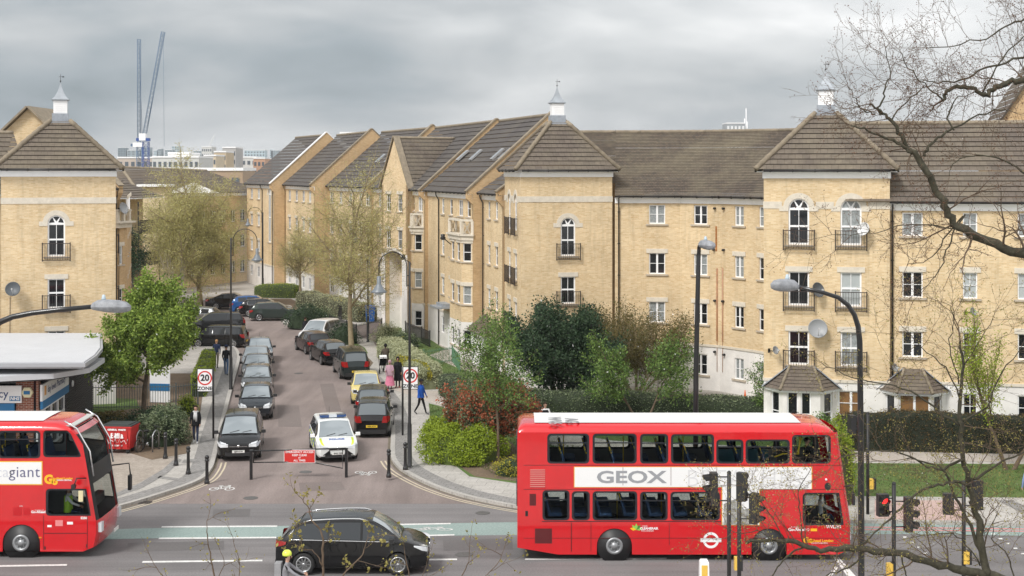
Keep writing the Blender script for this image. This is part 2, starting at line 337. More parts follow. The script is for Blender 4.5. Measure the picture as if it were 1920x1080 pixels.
sheet('main_road', [(-70, 26), (70, 26), (70, 52.95), (-70, 52.95)], 0.0, M_ROAD)
# kerb lines, photo pixels on the ground
LK = [(60, 990), (140, 974), (215, 956), (262, 943), (310, 928), (352, 914), (382, 900), (396, 884), (403, 868), (412, 830), (424, 780), (436, 730), (447, 690), (450, 668), (440, 652), (415, 642), (380, 634), (330, 628), (180, 622)]
RK = [(1980, 990), (1760, 984), (1600, 981), (1400, 977), (1200, 972), (1060, 966), (975, 955), (915, 944), (860, 931), (805, 912), (758, 888), (738, 870), (732, 850), (733, 800), (724, 765), (705, 735), (680, 705), (655, 680), (632, 657), (612, 636), (604, 622), (592, 614), (560, 612), (530, 607), (545, 586), (500, 574), (455, 566), (412, 573), (384, 565), (340, 561), (200, 558)]
LKl = smooth_line([G(*p) for p in LK], 5); RKl = smooth_line([G(*p) for p in RK], 5)
# the estate road lies between the two kerbs
sheet('estate_road', [(p.x, p.y) for p in LKl if p.y > 52.96] + [(-45, 131), (-45, 141)] + [(p.x, p.y) for p in RKl[::-1] if p.y > 52.96] + [(1, 52.96), (-15, 52.96)], 0.0, M_EST)
slab('left_pavement', [(p.x, p.y) for p in LKl] + [(-75, 112), (-75, 49.5)], 0.11, M_SLAB)
slab('right_pavement', [(p.x, p.y) for p in RKl][::-1] + [(80, 49.4), (80, 130), (-20, 190), (-90, 190), (-90, 141)], 0.11, M_SLAB)
b = MB(); ribbon(b, LKl, 0.085 if False else 0.09, 0.18, 0.114); ribbon(b, RKl, -0.09, 0.18, 0.114); struct('kerb', b, M_KERB)
b = MB(); ribbon(b, LKl, 0.55, 0.7, 0.1135); ribbon(b, [p for p in RKl if -9 < p.x < 3 and p.y < 85], -0.55, 0.7, 0.1135); struct('paving_band', b, M_BAND)
# dirt in the channel
b = MB(); ribbon(b, [p for p in LKl if p.y < 62], -0.06, 0.12, 0.0045); ribbon(b, [p for p in RKl if p.y < 72 and p.x < 3], 0.06, 0.12, 0.0045); struct('gutter_dirt', b, M_GUT)
b = MB()
for o_ in (0.28, 0.46):
    ribbon(b, [p for p in LKl if 51 < p.y < 61], -o_, 0.075, 0.0075)
    ribbon(b, [p for p in RKl if 51.3 < p.y < 61 and p.x < 2], o_, 0.075, 0.0075)
struct('double_yellow_line', b, M_YLINE)
# pavement zones on top of the slabs
Z1 = 0.1145
sheet('block_paving', [G(*p, Z1)[:2] for p in ((100, 955), (216, 925), (262, 905), (305, 880), (335, 858), (330, 830), (200, 830), (100, 850))], Z1, M_BLOCK)
def zone(name, pts, mat, z=Z1): return sheet(name, [G(p[0], p[1], z)[:2] for p in pts], z, mat)
for k, q in enumerate((((215, 925), (262, 906), (305, 880), (330, 858), (341, 862), (314, 887), (268, 914), (216, 932)), ((372, 808), (404, 806), (404, 811), (370, 813)), ((395, 740), (424, 739), (424, 742), (394, 743)), ((345, 862), (392, 858), (392, 863), (340, 868)), ((300, 892), (348, 899), (344, 903), (295, 896)))):
    zone('paving_band', q, M_BAND, Z1 + 0.004)
zone('lawn', ((804, 756), (860, 770), (930, 800), (1010, 832), (1150, 852), (1350, 861), (1600, 868), (2500, 874), (2500, 938), (1600, 930), (1300, 925), (1080, 918), (960, 905), (880, 893), (812, 840)), M_GRASS)
zone('flower_bed', ((812, 842), (830, 800), (880, 792), (960, 830), (1000, 880), (975, 903), (890, 893)), M_SOIL, Z1 + 0.004)
zone('lawn', ((715, 598), (780, 600), (900, 650), (960, 705), (1000, 742), (1480, 768), (2500, 800), (2500, 845), (1600, 843), (1400, 836), (1150, 826), (1015, 806), (930, 782), (850, 752), (838, 735), (720, 642)), M_GRASS)
zone('path', ((728, 700), (784, 733), (835, 733), (850, 752), (930, 782), (1015, 810), (1150, 829), (1400, 838), (1600, 846), (2500, 850), (2500, 868), (1600, 864), (1350, 857), (1150, 849), (1010, 829), (930, 802), (860, 774), (800, 752), (736, 730)), M_PATH, Z1 + 0.004)
zone('path', ((800, 632), (826, 643), (880, 668), (960, 705), (870, 695), (805, 666), (835, 655)), M_PATH, Z1 + 0.004)
zone('soil_bed', ((640, 648), (668, 648), (700, 680), (692, 690), (655, 672)), M_SOIL, Z1 + 0.004)
zone('lawn', ((662, 640), (684, 652), (690, 662), (668, 668), (655, 655)), M_GRASS, Z1 + 0.008)
zone('soil_bed', ((180, 700), (330, 700), (392, 700), (380, 740), (372, 800), (350, 850), (285, 862), (180, 830)), M_SOIL, Z1 + 0.004)
zone('lawn', ((170, 745), (255, 748), (262, 765), (170, 775)), M_GRASS, Z1 + 0.008)
zone('soil_bed', ((470, 560), (545, 560), (600, 585), (640, 620), (600, 612), (548, 584), (500, 572)), M_SOIL, Z1 + 0.004)
zone('tarmac_path', ((640, 618), (720, 600), (735, 604), (705, 650), (700, 640)), M_EST, Z1 + 0.008)
# main road: green cycle lane, lane lines
def mark(name, pts, mat, z=0.004): return sheet(name, [G(p[0], p[1], z)[:2] for p in pts], z, mat)
mark('cycle_lane', ((-60, 998), (300, 990), (960, 979), (1700, 981), (1980, 984), (1980, 1005), (1700, 1001), (960, 1003), (300, 1009), (-60, 1016)), M_GREEN)
for q in (((304, 986.6), (520, 985.2), (520, 987.6), (302, 989)), ((730, 982.5), (845, 980.4), (845, 982.6), (730, 984.8)), ((299, 1008), (518, 1006.4), (518, 1009), (297, 1010.6)), ((800, 1002.8), (852, 1001.6), (852, 1003.8), (800, 1005.2)),
          ((268, 1052), (492, 1049.4), (492, 1052.2), (266, 1055)), ((-20, 1060), (126, 1057.6), (125, 1060.4), (-20, 1063)), ((740, 1048.6), (857, 1047.2), (857, 1050), (740, 1051.4)), ((985, 1047), (1250, 1045.6), (1250, 1048), (984, 1049.6))):
    mark('lane_line', q, M_WLINE, 0.0085)
mark('stop_line', ((1562, 1044), (1572, 1044), (1606, 1082), (1590, 1082)), M_WLINE, 0.0085)
mark('stop_line', ((1566, 1062), (1572, 1064), (1556, 1084), (1548, 1084)), M_WLINE, 0.0085)
for k, (px, py) in enumerate(((1693, 1006), (1706, 1016), (1718, 1025), (1731, 1036), (1743, 1047), (1858, 1000), (1872, 1009), (1886, 1018), (1900, 1027), (1914, 1037))):
    mark('crossing_stud', ((px, py), (px + 7, py - .2), (px + 8, py + 2), (px + 1, py + 2)), M_WLINE, 0.0085)
for o_ in (0.0, 4.5):
    mark('red_line', ((1600, 987 + o_), (1960, 991 + o_), (1960, 993 + o_), (1600, 989 + o_)), M_RLINE, 0.0085)
zone('tactile_paving', ((1640, 938), (1800, 938), (1815, 976), (1640, 973)), M_PINK, Z1 + 0.004)
zone('paving_band', ((1870, 938), (1900, 938), (1960, 968), (1940, 972)), M_BAND, Z1 + 0.008)
# painted bicycles: two wheels, frame, bars
def bike_mark(px, py, s, flip=1, sq=1.0):
    c = G(px, py); b = MB()
    def ring(cx, cy, r):
        n = 20
        for k in range(n):
            a0, a1 = 2 * math.pi * k / n, 2 * math.pi * (k + 1) / n
            q = [(cx + rr * math.cos(a), cy + rr * math.sin(a)) for rr, a in ((r, a0), (r, a1), (r - .09, a1), (r - .09, a0))]
            b.quad(*[(c.x + x * s * flip, c.y + y * s * sq, 0.009) for x, y in q])
    def bar(a, e, w=.09):
        a = Vector(a); e = Vector(e); d = (e - a).normalized(); n = Vector((-d.y, d.x)) * w / 2
        b.quad(*[(c.x + p.x * s * flip, c.y + p.y * s * sq, 0.009) for p in (a - n, e - n, e + n, a + n)])
    ring(-.55, 0, .36); ring(.55, 0, .36)
    for p, q in (((-.55, 0), (-.2, .6)), ((-.2, .6), (.4, .6)), ((.55, 0), (.36, .8)), ((-.05, 0), (.4, .6)), ((-.05, 0), (-.25, .72)), ((-.55, 0), (-.05, 0)), ((-.42, .74), (-.1, .74)), ((.2, .82), (.45, .82))): bar(p, q)
    struct('bicycle_symbol', b, M_WLINE)
bike_mark(416, 917, 0.55, sq=1.35); bike_mark(686, 886, 0.5, sq=-1.35); bike_mark(810, 993, 0.8, sq=0.5)
b = MB()
for k in range(9): b.box((*G(262 + k * 2.6, 942.5)[:2], 0.012), (0.035, 0.42, 0.012))
tag(b.build('drain_grate', pmat('drain_iron', (0.05, 0.04, 0.035), 0.6)), 'slotted iron drain grate in the gutter by the left kerb', 'drain')

def patch(name, pts, mat, z): b = MB(); P = [G(*p, z) for p in pts]; b.plate([(p.x, p.y) for p in P], [], (0, 0, z), (1, 0, 0), (0, 1, 0), (0, 0, 1), t=.002); return struct(name, b, mat)
M_PATCH = groundmat('asphalt_patch', (.12, .113, .112), (.15, .142, .14), .5, 20); M_PATCH2 = groundmat('brown_patch', (.17, .14, .13), (.20, .17, .158), .5, 16)
for q in (((560, 905), (640, 903), (648, 918), (563, 921)), ((520, 760), (560, 760), (566, 800), (522, 800)), ((600, 720), (625, 719), (640, 770), (612, 772))): patch('road_patch', q, M_PATCH2, .004)
for q in (((240, 1018), (420, 1014), (420, 1030), (238, 1034)), ((830, 1012), (960, 1010), (962, 1030), (832, 1032)), ((400, 955), (470, 954), (468, 968), (398, 970))): patch('road_patch', q, M_PATCH, .004)
for k, (px, py, w) in enumerate(((573, 885, .26), (470, 934, .28), (905, 962, .26), (560, 700, .26), (870, 1040, .28))):
    p = G(px, py); b = MB(); b.lathe([(w, 0), (w, .006), (w * .9, .008), (.01, .008)], 20, c=(p.x, p.y, .004)); o = b.build('manhole_cover', pmat('cast_iron', (.10, .095, .09), .55, noise=.4, nscale=30)); tag(o, ('round iron cover behind the gate', 'round iron cover where the brown road meets the grey', 'round iron cover near the rear of the right bus', 'round iron cover far up the side street', 'round iron cover in front of the moving black car')[k], 'manhole cover')
# ================================================================ buildings
def arc(cx, cz, r, a0, a1, n): return [(cx + r * math.cos(a0 + (a1 - a0) * k / n), cz + r * math.sin(a0 + (a1 - a0) * k / n)) for k in range(n + 1)]
def outline(kind, w, h, e=0.0):
    if kind == 'arch':
        r = w / 2; return [(-w / 2 - e, -e), (w / 2 + e, -e)] + arc(0, h - r, r + e, 0, math.pi, 14)
    return [(-w / 2 - e, -e), (w / 2 + e, -e), (w / 2 + e, h + e), (-w / 2 - e, h + e)]
WC = {}
def rect(x0, x1, z0, z1): return [(x0, z0), (x1, z0), (x1, z1), (x0, z1)]
def win_meshes(kind, w, h):
    key = (kind, round(w, 2), round(h, 2))
    if key in WC: return WC[key]
    fr = 0.06; x = w / 2 - fr; holes = []
    if kind == 'c2':
        zm = h * 0.5
        for s in (-1, 1):
            a, b_ = sorted((s * 0.055, s * x)); holes += [rect(a, b_, fr, zm - .014), rect(a, b_, zm + .014, h - fr)]
    elif kind == 'c1':
        zm = h * 0.5
        for s in (-1, 1):
            a, b_ = sorted((s * 0.014, s * x)); holes += [rect(a, b_, fr, zm - .014), rect(a, b_, zm + .014, h - fr)]
    elif kind == 'n': holes = [rect(-x, x, fr, h * .5 - .02), rect(-x, x, h * .5 + .02, h - fr)]
    elif kind == 'fr':
        zt = h * .52
        for s in (-1, 1):
            a, b_ = sorted((s * 0.015, s * (x - .02))); holes += [rect(a, b_, fr + .03, zt - .045), rect(a, b_, zt + .045, h - fr - .01)]
    elif kind == 'arch':
        r = w / 2; zs = h - r - .02; zt = zs * .52
        for s in (-1, 1):
            a, b_ = sorted((s * 0.015, s * (x - .02))); holes += [rect(a, b_, fr + .03, zt - .045), rect(a, b_, zt + .045, zs - .05)]
        ri = r - fr - .02
        for a0, a1 in ((0.06, math.pi / 3 - .05), (math.pi / 3 + .05, 2 * math.pi / 3 - .05), (2 * math.pi / 3 + .05, math.pi - .06)):
            holes.append(arc(0, zs + .03, ri, a0, a1, 5) + [(0.10 * math.cos((a0 + a1) / 2), zs + .03 + 0.10 * math.sin((a0 + a1) / 2))])
    b = MB(); b.plate(outline(kind, w, h), holes, (0, 0, 0), (1, 0, 0), (0, 0, 1), (0, -1, 0), t=0.06); fm = b.mesh('window', [UPVC])
    pm = []
    for m in (PANE, PANEC, PANEW, PANEB):
        b = MB(); b.plate(outline(kind, w, h, -.02), [], (0, 0.04, 0), (1, 0, 0), (0, 0, 1), (0, -1, 0), t=0.01); pm.append(b.mesh('pane', [m]))
    b = MB(); b.box((0, -.02, -.05), (w + .34, .24, .09)); sm = b.mesh('sill', [SILLM])
    b = MB()
    if kind == 'arch':
        r = w / 2; o_ = [(-r - .42, h - r - .12), (-r - .0, h - r - .12)] + arc(0, h - r, r + .0, math.pi, 0, 14) + [(r, h - r - .12), (r + .42, h - r - .12), (r + .42, h - r + .12), (r + .24, h - r + .12)] + arc(0, h - r, r + .26, math.radians(25), math.pi - math.radians(25), 14)[0:] + [(-r - .24, h - r + .12), (-r - .42, h - r + .12)]
        b.plate(o_, [], (0, -.085, 0), (1, 0, 0), (0, 0, 1), (0, -1, 0), t=.05)
    else: b.box((0, -.06, h + .115), (w + .30, .08, .25))
    lm = b.mesh('lintel', [STONE])
    WC[key] = (fm, pm, sm, lm); return WC[key]
RC = {}
def rail_mesh(w, h):
    k = (round(w, 2), round(h, 2))
    if k in RC: return RC[k]
    b = MB(); d = .16
    for s in (-1, 1):
        b.box((s * w / 2, -d, h / 2), (.05, .05, h)); b.box((s * w / 2, -d / 2, h - .06), (.025, d, .03)); b.box((s * w / 2, -d / 2, .06), (.025, d, .03))
    n = max(3, int(w / .115))
    for i in range(1, n): b.box((-w / 2 + w * i / n, -d, h / 2), (.016, .016, h - .12))
    b.box((0, -d, h - .05), (w, .03, .035)); b.box((0, -d, .06), (w, .03, .03)); b.box((0, -d, .2), (w, .02, .02))
    RC[k] = b.mesh('balcony_rail', [IRON]); return RC[k]
class Wall:
    def __init__(s, P0, P1):
        s.P0 = Vector((*P0[:2], 0)); s.P1 = Vector((*P1[:2], 0)); s.d = s.P1 - s.P0; s.L = s.d.length; s.u = s.d / s.L
        s.n = Vector((s.u.y, -s.u.x, 0)); s.rz = math.atan2(s.u.y, s.u.x); s.w = []
    def px(s, px):                      # distance along the wall where the photo column px meets it
        k = (px - 960) / FPX; den = s.u.x - k * s.u.y
        return (k * s.P0.y - s.P0.x) / den
    def at(s, u, z, out=0.0): p = s.P0 + s.u * u + s.n * out; return Vector((p.x, p.y, z))
    def add(s, u, zb, w, h, kind='c2', glass=0, sill=True, lintel=True, rail=None):
        s.w.append((u, zb, w, h, kind, glass, sill, lintel, rail))
def put_walls(parent, walls, bands, names=('wall', 'plinth'), wins=True):
    """bands: [(z0,z1,material,name)]; each becomes one mesh over all the wall segments"""
    for z0, z1, mat, nm in bands:
        b = MB(); cu = 0
        for W in walls:
            hs = [[(x + u, z + zb) for x, z in outline('arch' if k == 'arch' else 'r', w, h)] for (u, zb, w, h, k, *_r) in W.w if zb >= z0 - .01 and zb + h <= z1 + .01]
            b.plate(rect(0, W.L, z0, z1), hs, W.at(0, 0), W.u, (0, 0, 1), W.n, t=0, uvo=(cu, 0), hole_t=.16); cu += W.L
        b.build(nm, mat, parent)
    if not wins: return
    for W in walls:
        for (u, zb, w, h, k, g, sill, lintel, rail) in W.w:
            fm, pm, sm, lm = win_meshes(k, w, h)
            o = link('window', fm, parent, loc=W.at(u, zb, -.06), rz=W.rz)
            p = link('pane', pm[g], o, world=False)
            if sill: link('sill', sm, o, world=False)
            if lintel: link('lintel', lm, o, world=False)
            if rail: link('balcony_rail', rail_mesh(rail[0], rail[1]), parent, loc=W.at(u, zb + rail[2]), rz=W.rz)
def rows(b, E0, E1, T0, T1, n, h=.045, mi=0, und=.05, sag=0.0):
    E0, E1, T0, T1 = map(Vector, (E0, E1, T0, T1)); nn = (E1 - E0).cross(T0 - E0)
    if nn.length < 1e-6: nn = (E1 - E0).cross(T1 - E0)
    nn.normalize()
    if nn.z < 0: nn = -nn
    S = (T0 - E0).length / n; k = und / S; LL = (E1 - E0).length; ud = (E1 - E0) / LL
    for i in range(n):
        a, c = i / n, (i + 1) / n; m = a + k / n * .9
        A0, A1 = E0.lerp(T0, a), E1.lerp(T1, a); C0, C1 = E0.lerp(T0, c), E1.lerp(T1, c); M0, M1 = E0.lerp(T0, m), E1.lerp(T1, m)
        f = lambda p: (p - E0).dot(ud)
        b.quad(A0 + nn * h, A1 + nn * h, C1, C0, mi, [(f(A0), i + .02), (f(A1), i + .02), (f(C1), i + .98), (f(C0), i + .98)])
        b.quad(M0, M1, A1 + nn * h, A0 + nn * h, mi, [(f(A0), i + .1)] * 4)
def ridge(b, A, B, r=.11, step=.42):
    A, B = Vector(A), Vector(B); n = max(2, int((B - A).length / step)); pts = []; rr = []
    for i in range(n):
        p0, p1 = A.lerp(B, i / n), A.lerp(B, (i + 1) / n - .002); pts += [p0, p1]; rr += [r * 1.1, r * .93]
    b.tube(pts, rr, 8)
def coping(b, A, B, w=.42, h=.12):
    A, B = Vector(A), Vector(B); d = (B - A); L_ = d.length; d.normalize(); s = d.cross(Vector((0, 0, 1))).normalized() * w / 2; up = s.cross(d).normalized() * h
    if up.z < 0: up = -up
    V = [A - s, A + s, B + s, B - s, A - s + up, A + s + up, B + s + up, B - s + up]
    b.add(V, [(0,3,2,1),(4,5,6,7),(0,1,5,4),(1,2,6,5),(2,3,7,6),(3,0,4,7)])
def eave_trim(parent, W, z, fh=.3, ext=(0, 0), out=.0, gut=True, drop=True):
    b = MB(); a, c = W.at(-ext[0], 0), W.at(W.L + ext[1], 0); mid = (a + c) / 2; L_ = (c - a).length
    b.box(mid + W.n * (.03 + out) + Vector((0, 0, z - fh / 2)), (L_, .06, fh), W.rz)
    b.box(mid + W.n * (.17 + out) + Vector((0, 0, z + .03)), (L_, .34, .05), W.rz)
    b.build('fascia', WPAINT, parent)
    if gut:
        b = MB(); e = [a + W.n * (.36 + out), c + W.n * (.36 + out)]; b.tube([(p.x, p.y, z + .09) for p in e], .065, 8)
        k = int(L_ / 1.1)
        for i in range(k + 1):
            p = e[0].lerp(e[1], (i + .3) / (k + .6)); b.box((p.x, p.y, z + .08), (.04, .16, .15), W.rz)
        b.build('gutter', GUTTER, parent)
def pipe(parent, W, u, z1, z0=.1, out=.09, mat=None, r=.045):
    b = MB(); b.tube([W.at(u, z1 + .1, out + .22), W.at(u, z1 - .18, out + .18), W.at(u, z1 - .5, out), W.at(u, z0, out)], r, 6, smooth=True)
    z = z1 - .8
    while z > z0 + .5: b.box(W.at(u, z, out - .02), (.15, .06, .05), W.rz); z -= 1.8
    b.build('downpipe', mat or PIPE, parent)
def dish(name_lab, W, u, z, r, col=0, arm=True, side=0.0, group=None, cen=None, yaw=0.0):
    m = [pmat('dish_dark_grey', (0.09, 0.10, 0.11), .5), pmat('dish_grey', (0.30, 0.31, 0.32), .5), pmat('dish_white', (.7, .7, .7), .4)][col]
    p = W.at(u, z, .38); t = thing('satellite_dish', name_lab, 'satellite dish', p, W.rz + yaw)
    ax = Matrix.Rotation(R(90) - R(18), 3, 'X')
    b = MB(); prof = [(r * k / 6, .28 * r * (k / 6) ** 2 - .1 * r) for k in range(7)]; n = 20
    prof = [(max(a, .002), z_) for a, z_ in prof]
    b.lathe(prof + [(r * .99, .28 * r - .1 * r - .012)] , n, axis=ax); b.build('dish', m, t, world=False)
    b = MB(); b.tube([(0, .38, -.05), (0, .12, -.05), (0, 0.02, 0)], .025, 5); b.box((0, .37, -.05), (.14, .03, .2)); b.build('bracket', GUTTER, t, world=False)
    b = MB(); e = ax @ Vector((0, -r * .2, r * .95)); b.tube([ax @ Vector((0, -r * .85, .0)), e], .014, 5); b.box(e, (.06, .1, .07)); b.build('receiver_arm', pmat('dish_arm', (.5, .5, .5), .5), t, world=False)
    return t
def bld(name, label, base):
    t = thing(name, label, 'building', (base[0], base[1], 0)); t['wc'] = 1; return t
def gable_wall(parent, A, B, Nn, z0, ze, zr, raise_=.32, t=.32, mat=None, over=.0, name='gable_wall', cop=True, corbel=True, cmat=None):
    """gable in the vertical plane from A (front) to B (back); ridge midway; Nn the outward normal"""
    A = Vector((*A[:2], 0)); B = Vector((*B[:2], 0)); u = (B - A); L_ = u.length; u /= L_; Nn = Vector(Nn).normalized()
    sl = (zr - ze) / (L_ / 2); e = .42 if corbel else 0
    out = [(0, z0), (L_, z0), (L_, ze + raise_), (L_ / 2, zr + raise_), (-e, ze - e * sl * .6 + raise_), (-e, ze - e * sl * .6 - .12), (0, ze - .75)]
    b = MB(); b.plate(out, [], A, u, (0, 0, 1), Nn, t=t, back=True); b.build(name, mat or BRICKO, parent)
    if cop:
        b = MB(); o = Nn * (-t / 2)
        p = lambda a, z: A + u * a + o + Vector((0, 0, z))
        coping(b, p(-e - .03, ze - e * sl * .6 + raise_), p(L_ / 2, zr + raise_), t + .12, .09); coping(b, p(L_ / 2, zr + raise_ - .002), p(L_, ze + raise_), t + .12, .09)
        b.build('coping', cmat or HIPT, parent)
# ---- cupola on the tower roofs
def cupola(parent, c, z, rz):
    c = Vector((c[0], c[1], z))
    b = MB(); b.box(c + Vector((0, 0, .18)), (.86, .86, .5), rz); b.box(c + Vector((0, 0, -.06)), (1.2, 1.2, .06), rz); b.build('cupola_base', LEAD, parent)
    b = MB(); b.box(c + Vector((0, 0, .78)), (.70, .70, .70), rz)
    for k in range(6): 
        for s in (0, 1, 2, 3):
            a = rz + s * math.pi / 2; b.box(c + Vector((math.sin(a) * .355, -math.cos(a) * .355, .52 + k * .1)), (.56, .02, .05), a)
    b.build('cupola_louvre', WPAINT, parent)
    b = MB(); pr = [(.60, 0), (.60, .03), (.66, .05), (.52, .13), (.38, .26), (.26, .42), (.17, .58), (.10, .74), (.05, .88), (.02, .98)]
    b.lathe([(r * 1.0, h) for r, h in pr], 4, c=c + Vector((0, 0, 1.12)), rot=rz + math.pi / 4, smooth=False); b.build('cupola_roof', pmat('cupola_lead', (.34, .37, .40), .5, metal=.2, noise=.15), parent)
    b = MB(); q = c + Vector((0, 0, 2.06)); b.tube([q, q + Vector((0, 0, .5))], .012, 5); b.lathe([(.01, -.05), (.05, 0), (.01, .05)], 8, c=q + Vector((0, 0, .12)))
    b.tube([q + Vector((-.10, 0, .36)), q + Vector((.10, .04, .36))], .009, 4); b.add([q + Vector((.10, .03, .41)), q + Vector((.10, .05, .31)), q + Vector((.19, .06, .36))], [(0, 1, 2), (2, 1, 0)]); b.build('weathervane', GUTTER, parent)
def tower(t, FL, phi, w, d, ze, zt, top, string=(10.62, 10.95), fwin=(), lwin=(), n=11, fascia=.28):
    """square brick tower; FL its front left corner; phi the turn of its front"""
    u = Vector((math.cos(phi), math.sin(phi), 0)); v = Vector((-u.y, u.x, 0)); A = Vector((*FL, 0)); B = A + u * w; C = B + v * d; D = A + v * d
    F = Wall(A, B); Rt = Wall(B, C); Bk = Wall(C, D); Lf = Wall(D, A)
    for q in fwin: F.add(*q[:5], **q[5])
    for q in lwin: Lf.add(*q[:5], **q[5])
    put_walls(t, [F, Rt, Bk, Lf], [(0, 2.62, WREND, 'plinth'), (2.62, ze, BRICK, 'wall')])
    for W in (F, Rt, Lf):
        hs = []; O = W.at(0, 0, .025)
        for q in W.w:
            if q[4] == 'arch' and string[0] < q[1] + q[3] + .3 and string[1] > q[1]:
                hs.append((q[0] - q[2] / 2 - .3, q[0] + q[2] / 2 + .3))
        x = -.02
        for a, c in sorted(hs) + [(W.L + .02, 0)]:
            if a > x: b = MB(); b.plate(rect(x, a, *string), [], O, W.u, (0, 0, 1), W.n, t=.05); b.build('string_course', STONE, t)
            x = c
        b = MB(); b.plate(rect(-.03, W.L + .03, 2.52, 2.66), [], W.at(0, 0, .05), W.u, (0, 0, 1), W.n, t=.07)
        b.build('string_course', STONE, t); eave_trim(t, W, ze, fascia, (.0, .0))
    o = .36; P = [A - u * o - v * o, B + u * o - v * o, C + u * o + v * o, D - u * o + v * o]; c = (A + C) / 2; hh = top / 2
    Q = [c - u * hh - v * hh, c + u * hh - v * hh, c + u * hh + v * hh, c - u * hh + v * hh]
    z0 = ze + .12; b = MB()
    for i in range(4): rows(b, P[i] + Vector((0, 0, z0)), P[(i + 1) % 4] + Vector((0, 0, z0)), Q[i] + Vector((0, 0, zt)), Q[(i + 1) % 4] + Vector((0, 0, zt)), n)
    b.quad(*[p + Vector((0, 0, z0 - .03)) for p in P[::-1]]); b.quad(*[p + Vector((0, 0, zt)) for p in Q]); r = b.build('roof', TILE, t)
    b = MB()
    for i in range(4): ridge(b, P[i] + Vector((0, 0, z0 + .05)), Q[i] + Vector((0, 0, zt + .05)), .13)
    b.build('hip_tiles', HIPT, t); cupola(t, c, zt, phi)
    return F, Rt, Bk, Lf
def pitched(t, P0, P1, D, ze, zr, n, mat=TILE, half=None, o=.42, ext=(0, 0), back=True, sky=None):
    """roof over the front line P0-P1, ridge D/2 behind it"""
    W = Wall(P0, P1); a = W.at(-ext[0], ze, o); c = W.at(W.L + ext[1], ze, o); h = D / 2
    ra = W.at(-ext[0], zr, -h); rc = W.at(W.L + ext[1], zr, -h); b = MB(); rows(b, a, c, ra, rc, n)
    if back: e0, e1 = W.at(-ext[0], ze, -D - o), W.at(W.L + ext[1], ze, -D - o); rows(b, e1, e0, rc, ra, max(4, n // 2))
    b.build('roof', mat, t); b = MB(); ridge(b, ra + Vector((0, 0, .04)), rc + Vector((0, 0, .04)), .12); b.build('ridge_tiles', HIPT, t)
    return W
LV = [(0.95, 1.15), (3.78, 1.19), (6.53, 1.20), (9.38, 1.08)]

# ---------------------------------------------------------------- right corner tower (two arched windows)
phiC = R(-12); PC = XY(1432, 67.0)
tC = bld('corner_tower', 'brick tower with two arched windows side by side and a large dish', PC)
WD = dict(kind='fr')
fw = []
for u_, gl in ((1.62, (0, 0, 0)), (4.0, (1, 2, 1))):
    fw += [(u_, 8.93, .96, 2.17, 'arch', dict(glass=gl[0], rail=(1.42, .98, -.26))), (u_, 6.08, .96, 1.6, 'fr', dict(glass=gl[1], rail=(1.42, .98, -.26))), (u_, 3.30, .96, 1.6, 'fr', dict(glass=gl[2], rail=(1.42, .98, -.26)))]
fw += [(4.0, 1.0, 1.15, 1.15, 'c2', dict(glass=3, lintel=False))]
FC, RC_, BC, LC = tower(tC, PC, phiC, 5.75, 5.6, 12.32, 15.15, 1.0, fwin=fw)
# ---------------------------------------------------------------- middle tower
phiB = R(10); PB = XY(976.6, 80.2)
tB = bld('corner_tower', 'middle brick tower with one arched window above the dark green shrub', PB)
fw = [(2.72, 7.56, .86, 2.18, 'arch', dict(rail=(1.36, .98, -.24))), (2.72, 4.85, .86, 1.55, 'fr', dict(rail=(1.36, .98, -.24)))]
lw = []
for u_ in (1.6, 3.7):
    lw += [(u_, 8.95, .8, 2.1, 'arch', dict(rail=(1.36, 1.05, -.3), sill=False)), (u_, 6.1, .8, 1.55, 'fr', dict(rail=(1.36, 1.05, -.3))), (u_, 3.3, .8, 1.55, 'fr', dict(rail=(1.36, 1.05, -.3)))]
FB, RB, BB, LB = tower(tB, PB, phiB, 5.3, 5.4, 12.32, 15.2, .95, fwin=fw, lwin=lw)
# ---------------------------------------------------------------- left tower
phiA = R(16); PA = XY(2, 73.4)
tA = bld('corner_tower', 'yellow brick tower at the left edge with a white cupola, behind the grey shop roof', PA)
fw = [(2.72, 7.93, .88, 2.15, 'arch', dict(rail=(1.38, .98, -.25))), (2.72, 5.22, .88, 1.55, 'fr', dict(glass=0, rail=(1.38, .98, -.25))), (2.72, 2.66, .88, 1.4, 'fr', {})]
FA, RA, BA, LA = tower(tA, PA, phiA, 5.7, 5.4, 12.37, 15.05, 1.0, fwin=fw, string=(10.68, 11.0))
for W in (RA,):
    for z_ in (8.0, 5.2):
        link('balcony_rail', rail_mesh(1.3, 1.0), tA, loc=W.at(1.2, z_), rz=W.rz)
# ---------------------------------------------------------------- curved wing between the towers
pl = [(1075, 81.3), (1153, 81.1), (1195, 81.0), (1275, 80.6), (1350, 79.2), (1412, 77.2), (1445, 75.9)]
pts = [XY(*p) for p in pl]
tM = bld('curved_wing', 'curved yellow brick wing between the middle tower and the right tower, mossy small-tiled roof', pts[2])
ws = [Wall(pts[i], pts[i + 1]) for i in range(len(pts) - 1)]
for px_, w_, gs in ((1232, .92, (0, 0, 0, 0)), (1313.5, .84, (0, 0, 0, 0)), (1386, .68, (1, 0, 0, 0)), (1428.5, .5, (1, 0, 0, 0))):
    for W in ws:
        u_ = W.px(px_)
        if 0 <= u_ <= W.L:
            u_ = min(max(u_, w_ / 2 + .05), W.L - w_ / 2 - .05)
            for k, (zb, h) in enumerate(LV): W.add(u_, zb, w_, h, 'c2' if w_ > .6 else 'n', glass=gs[3 - k] or (1 if rnd.random() < .2 else 0), lintel=(0 < k < 3))
            break
put_walls(tM, ws[1:], [(0, 2.62, WREND, 'plinth'), (2.62, 10.85, BRICK, 'wall')])
rb = MB(); sb = MB(); D_ = 12.0; nrm = []
